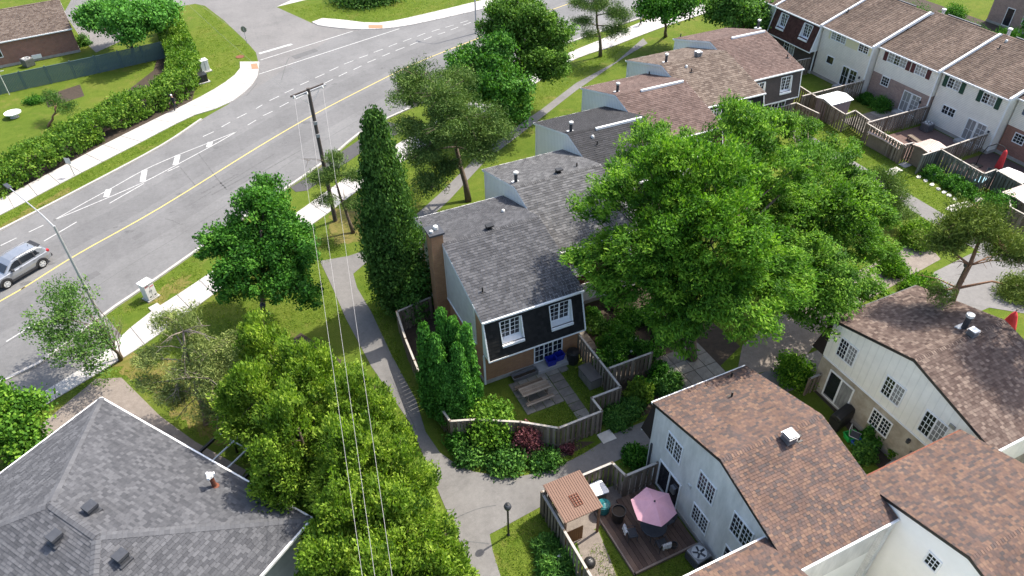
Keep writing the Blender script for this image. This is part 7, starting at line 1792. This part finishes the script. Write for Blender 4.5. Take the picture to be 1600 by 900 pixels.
w = MB(); w.box(2.1, -.74, .38, 2.34, .74, .56); w.build('front_bumper', clad, car, bevel=.05)
w = MB(); w.lathe([(.03, 1.66), (.02, 1.72), (.005, 1.74)], (-1.4, 0, 0), 8); w.build('roof_aerial', clad, car)

# people
def person(label, base, rz, h, top_m, leg_m, skin, shoe, stride=.28, hair=None, cap=None):
    """one skinned body, material by region"""
    s = h / 1.75; V = []; E_ = []; RR = []
    def add(p, r, par=None):
        V.append((p[0] * s, p[1] * s, p[2] * s)); RR.append(r * s)
        if par is not None: E_.append((par, len(V) - 1))
        return len(V) - 1
    pel = add((0, 0, .95), .14); w1 = add((0, 0, 1.10), .125, pel); ch = add((.02, 0, 1.32), .15, w1); nk = add((.03, 0, 1.49), .06, ch); hdn = add((.05, 0, 1.60), .085, nk); add((.06, 0, 1.70), .08, hdn)
    for sg in (-1, 1):
        st_ = stride * sg
        hp = add((0, .09 * sg, .90), .105, pel); kn = add((st_ * .55 + .05, .10 * sg, .50), .068, hp); an = add((st_ - .06 * (sg < 0), .10 * sg, .10 + .04 * (sg < 0)), .045, kn); hl_ = add((st_ + .02, .10 * sg, .045 + .03 * (sg < 0)), .045, an); add((st_ + .18, .10 * sg, .04), .035, hl_)
        sh = add((.02, .17 * sg, 1.40), .062, ch); el = add((-st_ * .35 - .02, .24 * sg, 1.14), .045, sh); wr = add((-st_ * .6 + .14, .22 * sg, .98), .033, el); hn = add((-st_ * .62 + .17, .215 * sg, .92), .036, wr)
        for f in range(4): add((-st_ * .62 + .19 + .012 * f, (.20 + .014 * f) * sg, .845 + .01 * (f % 2)), .010, hn)
        add((-st_ * .62 + .215, .195 * sg, .885), .011, hn)
    me = bpy.data.meshes.new('body'); me.from_pydata(V, E_, []); ob = bpy.data.objects.new('body', me); C.objects.link(ob)
    sk = ob.modifiers.new('skin', 'SKIN'); sb_ = ob.modifiers.new('sub', 'SUBSURF'); sb_.levels = 1; sb_.render_levels = 1
    for i, r_ in enumerate(RR): me.skin_vertices[0].data[i].radius = (r_, r_)
    me.skin_vertices[0].data[0].use_root = True
    dg = bpy.context.evaluated_depsgraph_get(); m2 = bpy.data.meshes.new_from_object(ob.evaluated_get(dg)); bpy.data.objects.remove(ob)
    m2.name = 'body'
    m2.materials.clear()
    for mm in (top_m, leg_m, skin, shoe): m2.materials.append(mm)
    for p in m2.polygons:
        c = p.center / s; arm = abs(c.y) > .155 and c.z > .8
        p.material_index = 2 if (c.z > 1.47 or (arm and c.z < 1.02)) else (0 if (c.z > .93 or arm) else (3 if c.z < .11 else 1)); p.use_smooth = True
    rt = thing('person', label, 'person', base, rz)
    link('body', m2, rt)
    b = MB(); b.lathe([(.092 * s, 0), (.102 * s, .05 * s), (.085 * s, .11 * s), (.03 * s, .14 * s)], (.045 * s, 0, 1.645 * s), 14); b.build('cap' if cap else 'hair', cap or hair, rt, smooth=True)
    b = MB(); b.tube([(.13 * s, 0, 1.66 * s), (.155 * s, 0, 1.62 * s), (.135 * s, 0, 1.61 * s)], [.008, .014, .008], 5); b.build('nose', skin, rt)
    for sg in (-1, 1):
        b = MB(); b.lathe([(.006, -.006), (.012, 0), (.006, .006)], (.128 * s, .032 * sg * s, 1.655 * s), 6); b.build('eye', M['black'], rt)
        b = MB(); b.lathe([(.008, -.03), (.016, 0), (.008, .03)], (.045 * s, .088 * sg * s, 1.635 * s), 6); b.build('ear', skin, rt)
    b = MB(); b.box(.118 * s, -.022, 1.575 * s, .132 * s, .022, 1.583 * s); b.build('mouth', M['rust'], rt)
    return rt
skin = mat('skin', (.45, .27, .19), (.40, .24, .17), 5, .6); dk_ = mat('dark_clothing', (.022, .022, .026), (.016, .016, .02), 6, .9); wh_ = mat('white_shirt', (.70, .70, .70), (.62, .62, .62), 6, .9)
pdir = Vector((-0.85, 77.10, 0)) - Vector((-3.53, 74.86, 0))
person('person in dark clothes and pale cap walking along the hedge pavement', (-2.51, 75.46, 0), math.atan2(pdir.y, pdir.x) + math.pi, 1.75, dk_, dk_, skin, M['white'], .30, cap=M['white'])
pdir = Vector((55.37, 75.08, 0)) - Vector((49.19, 72.80, 0))
person('jogger in white top and black shorts on the far pavement', (51.87, 74.10, 0), math.atan2(pdir.y, pdir.x), 1.75, wh_, dk_, skin, M['white'], .36, hair=dk_)
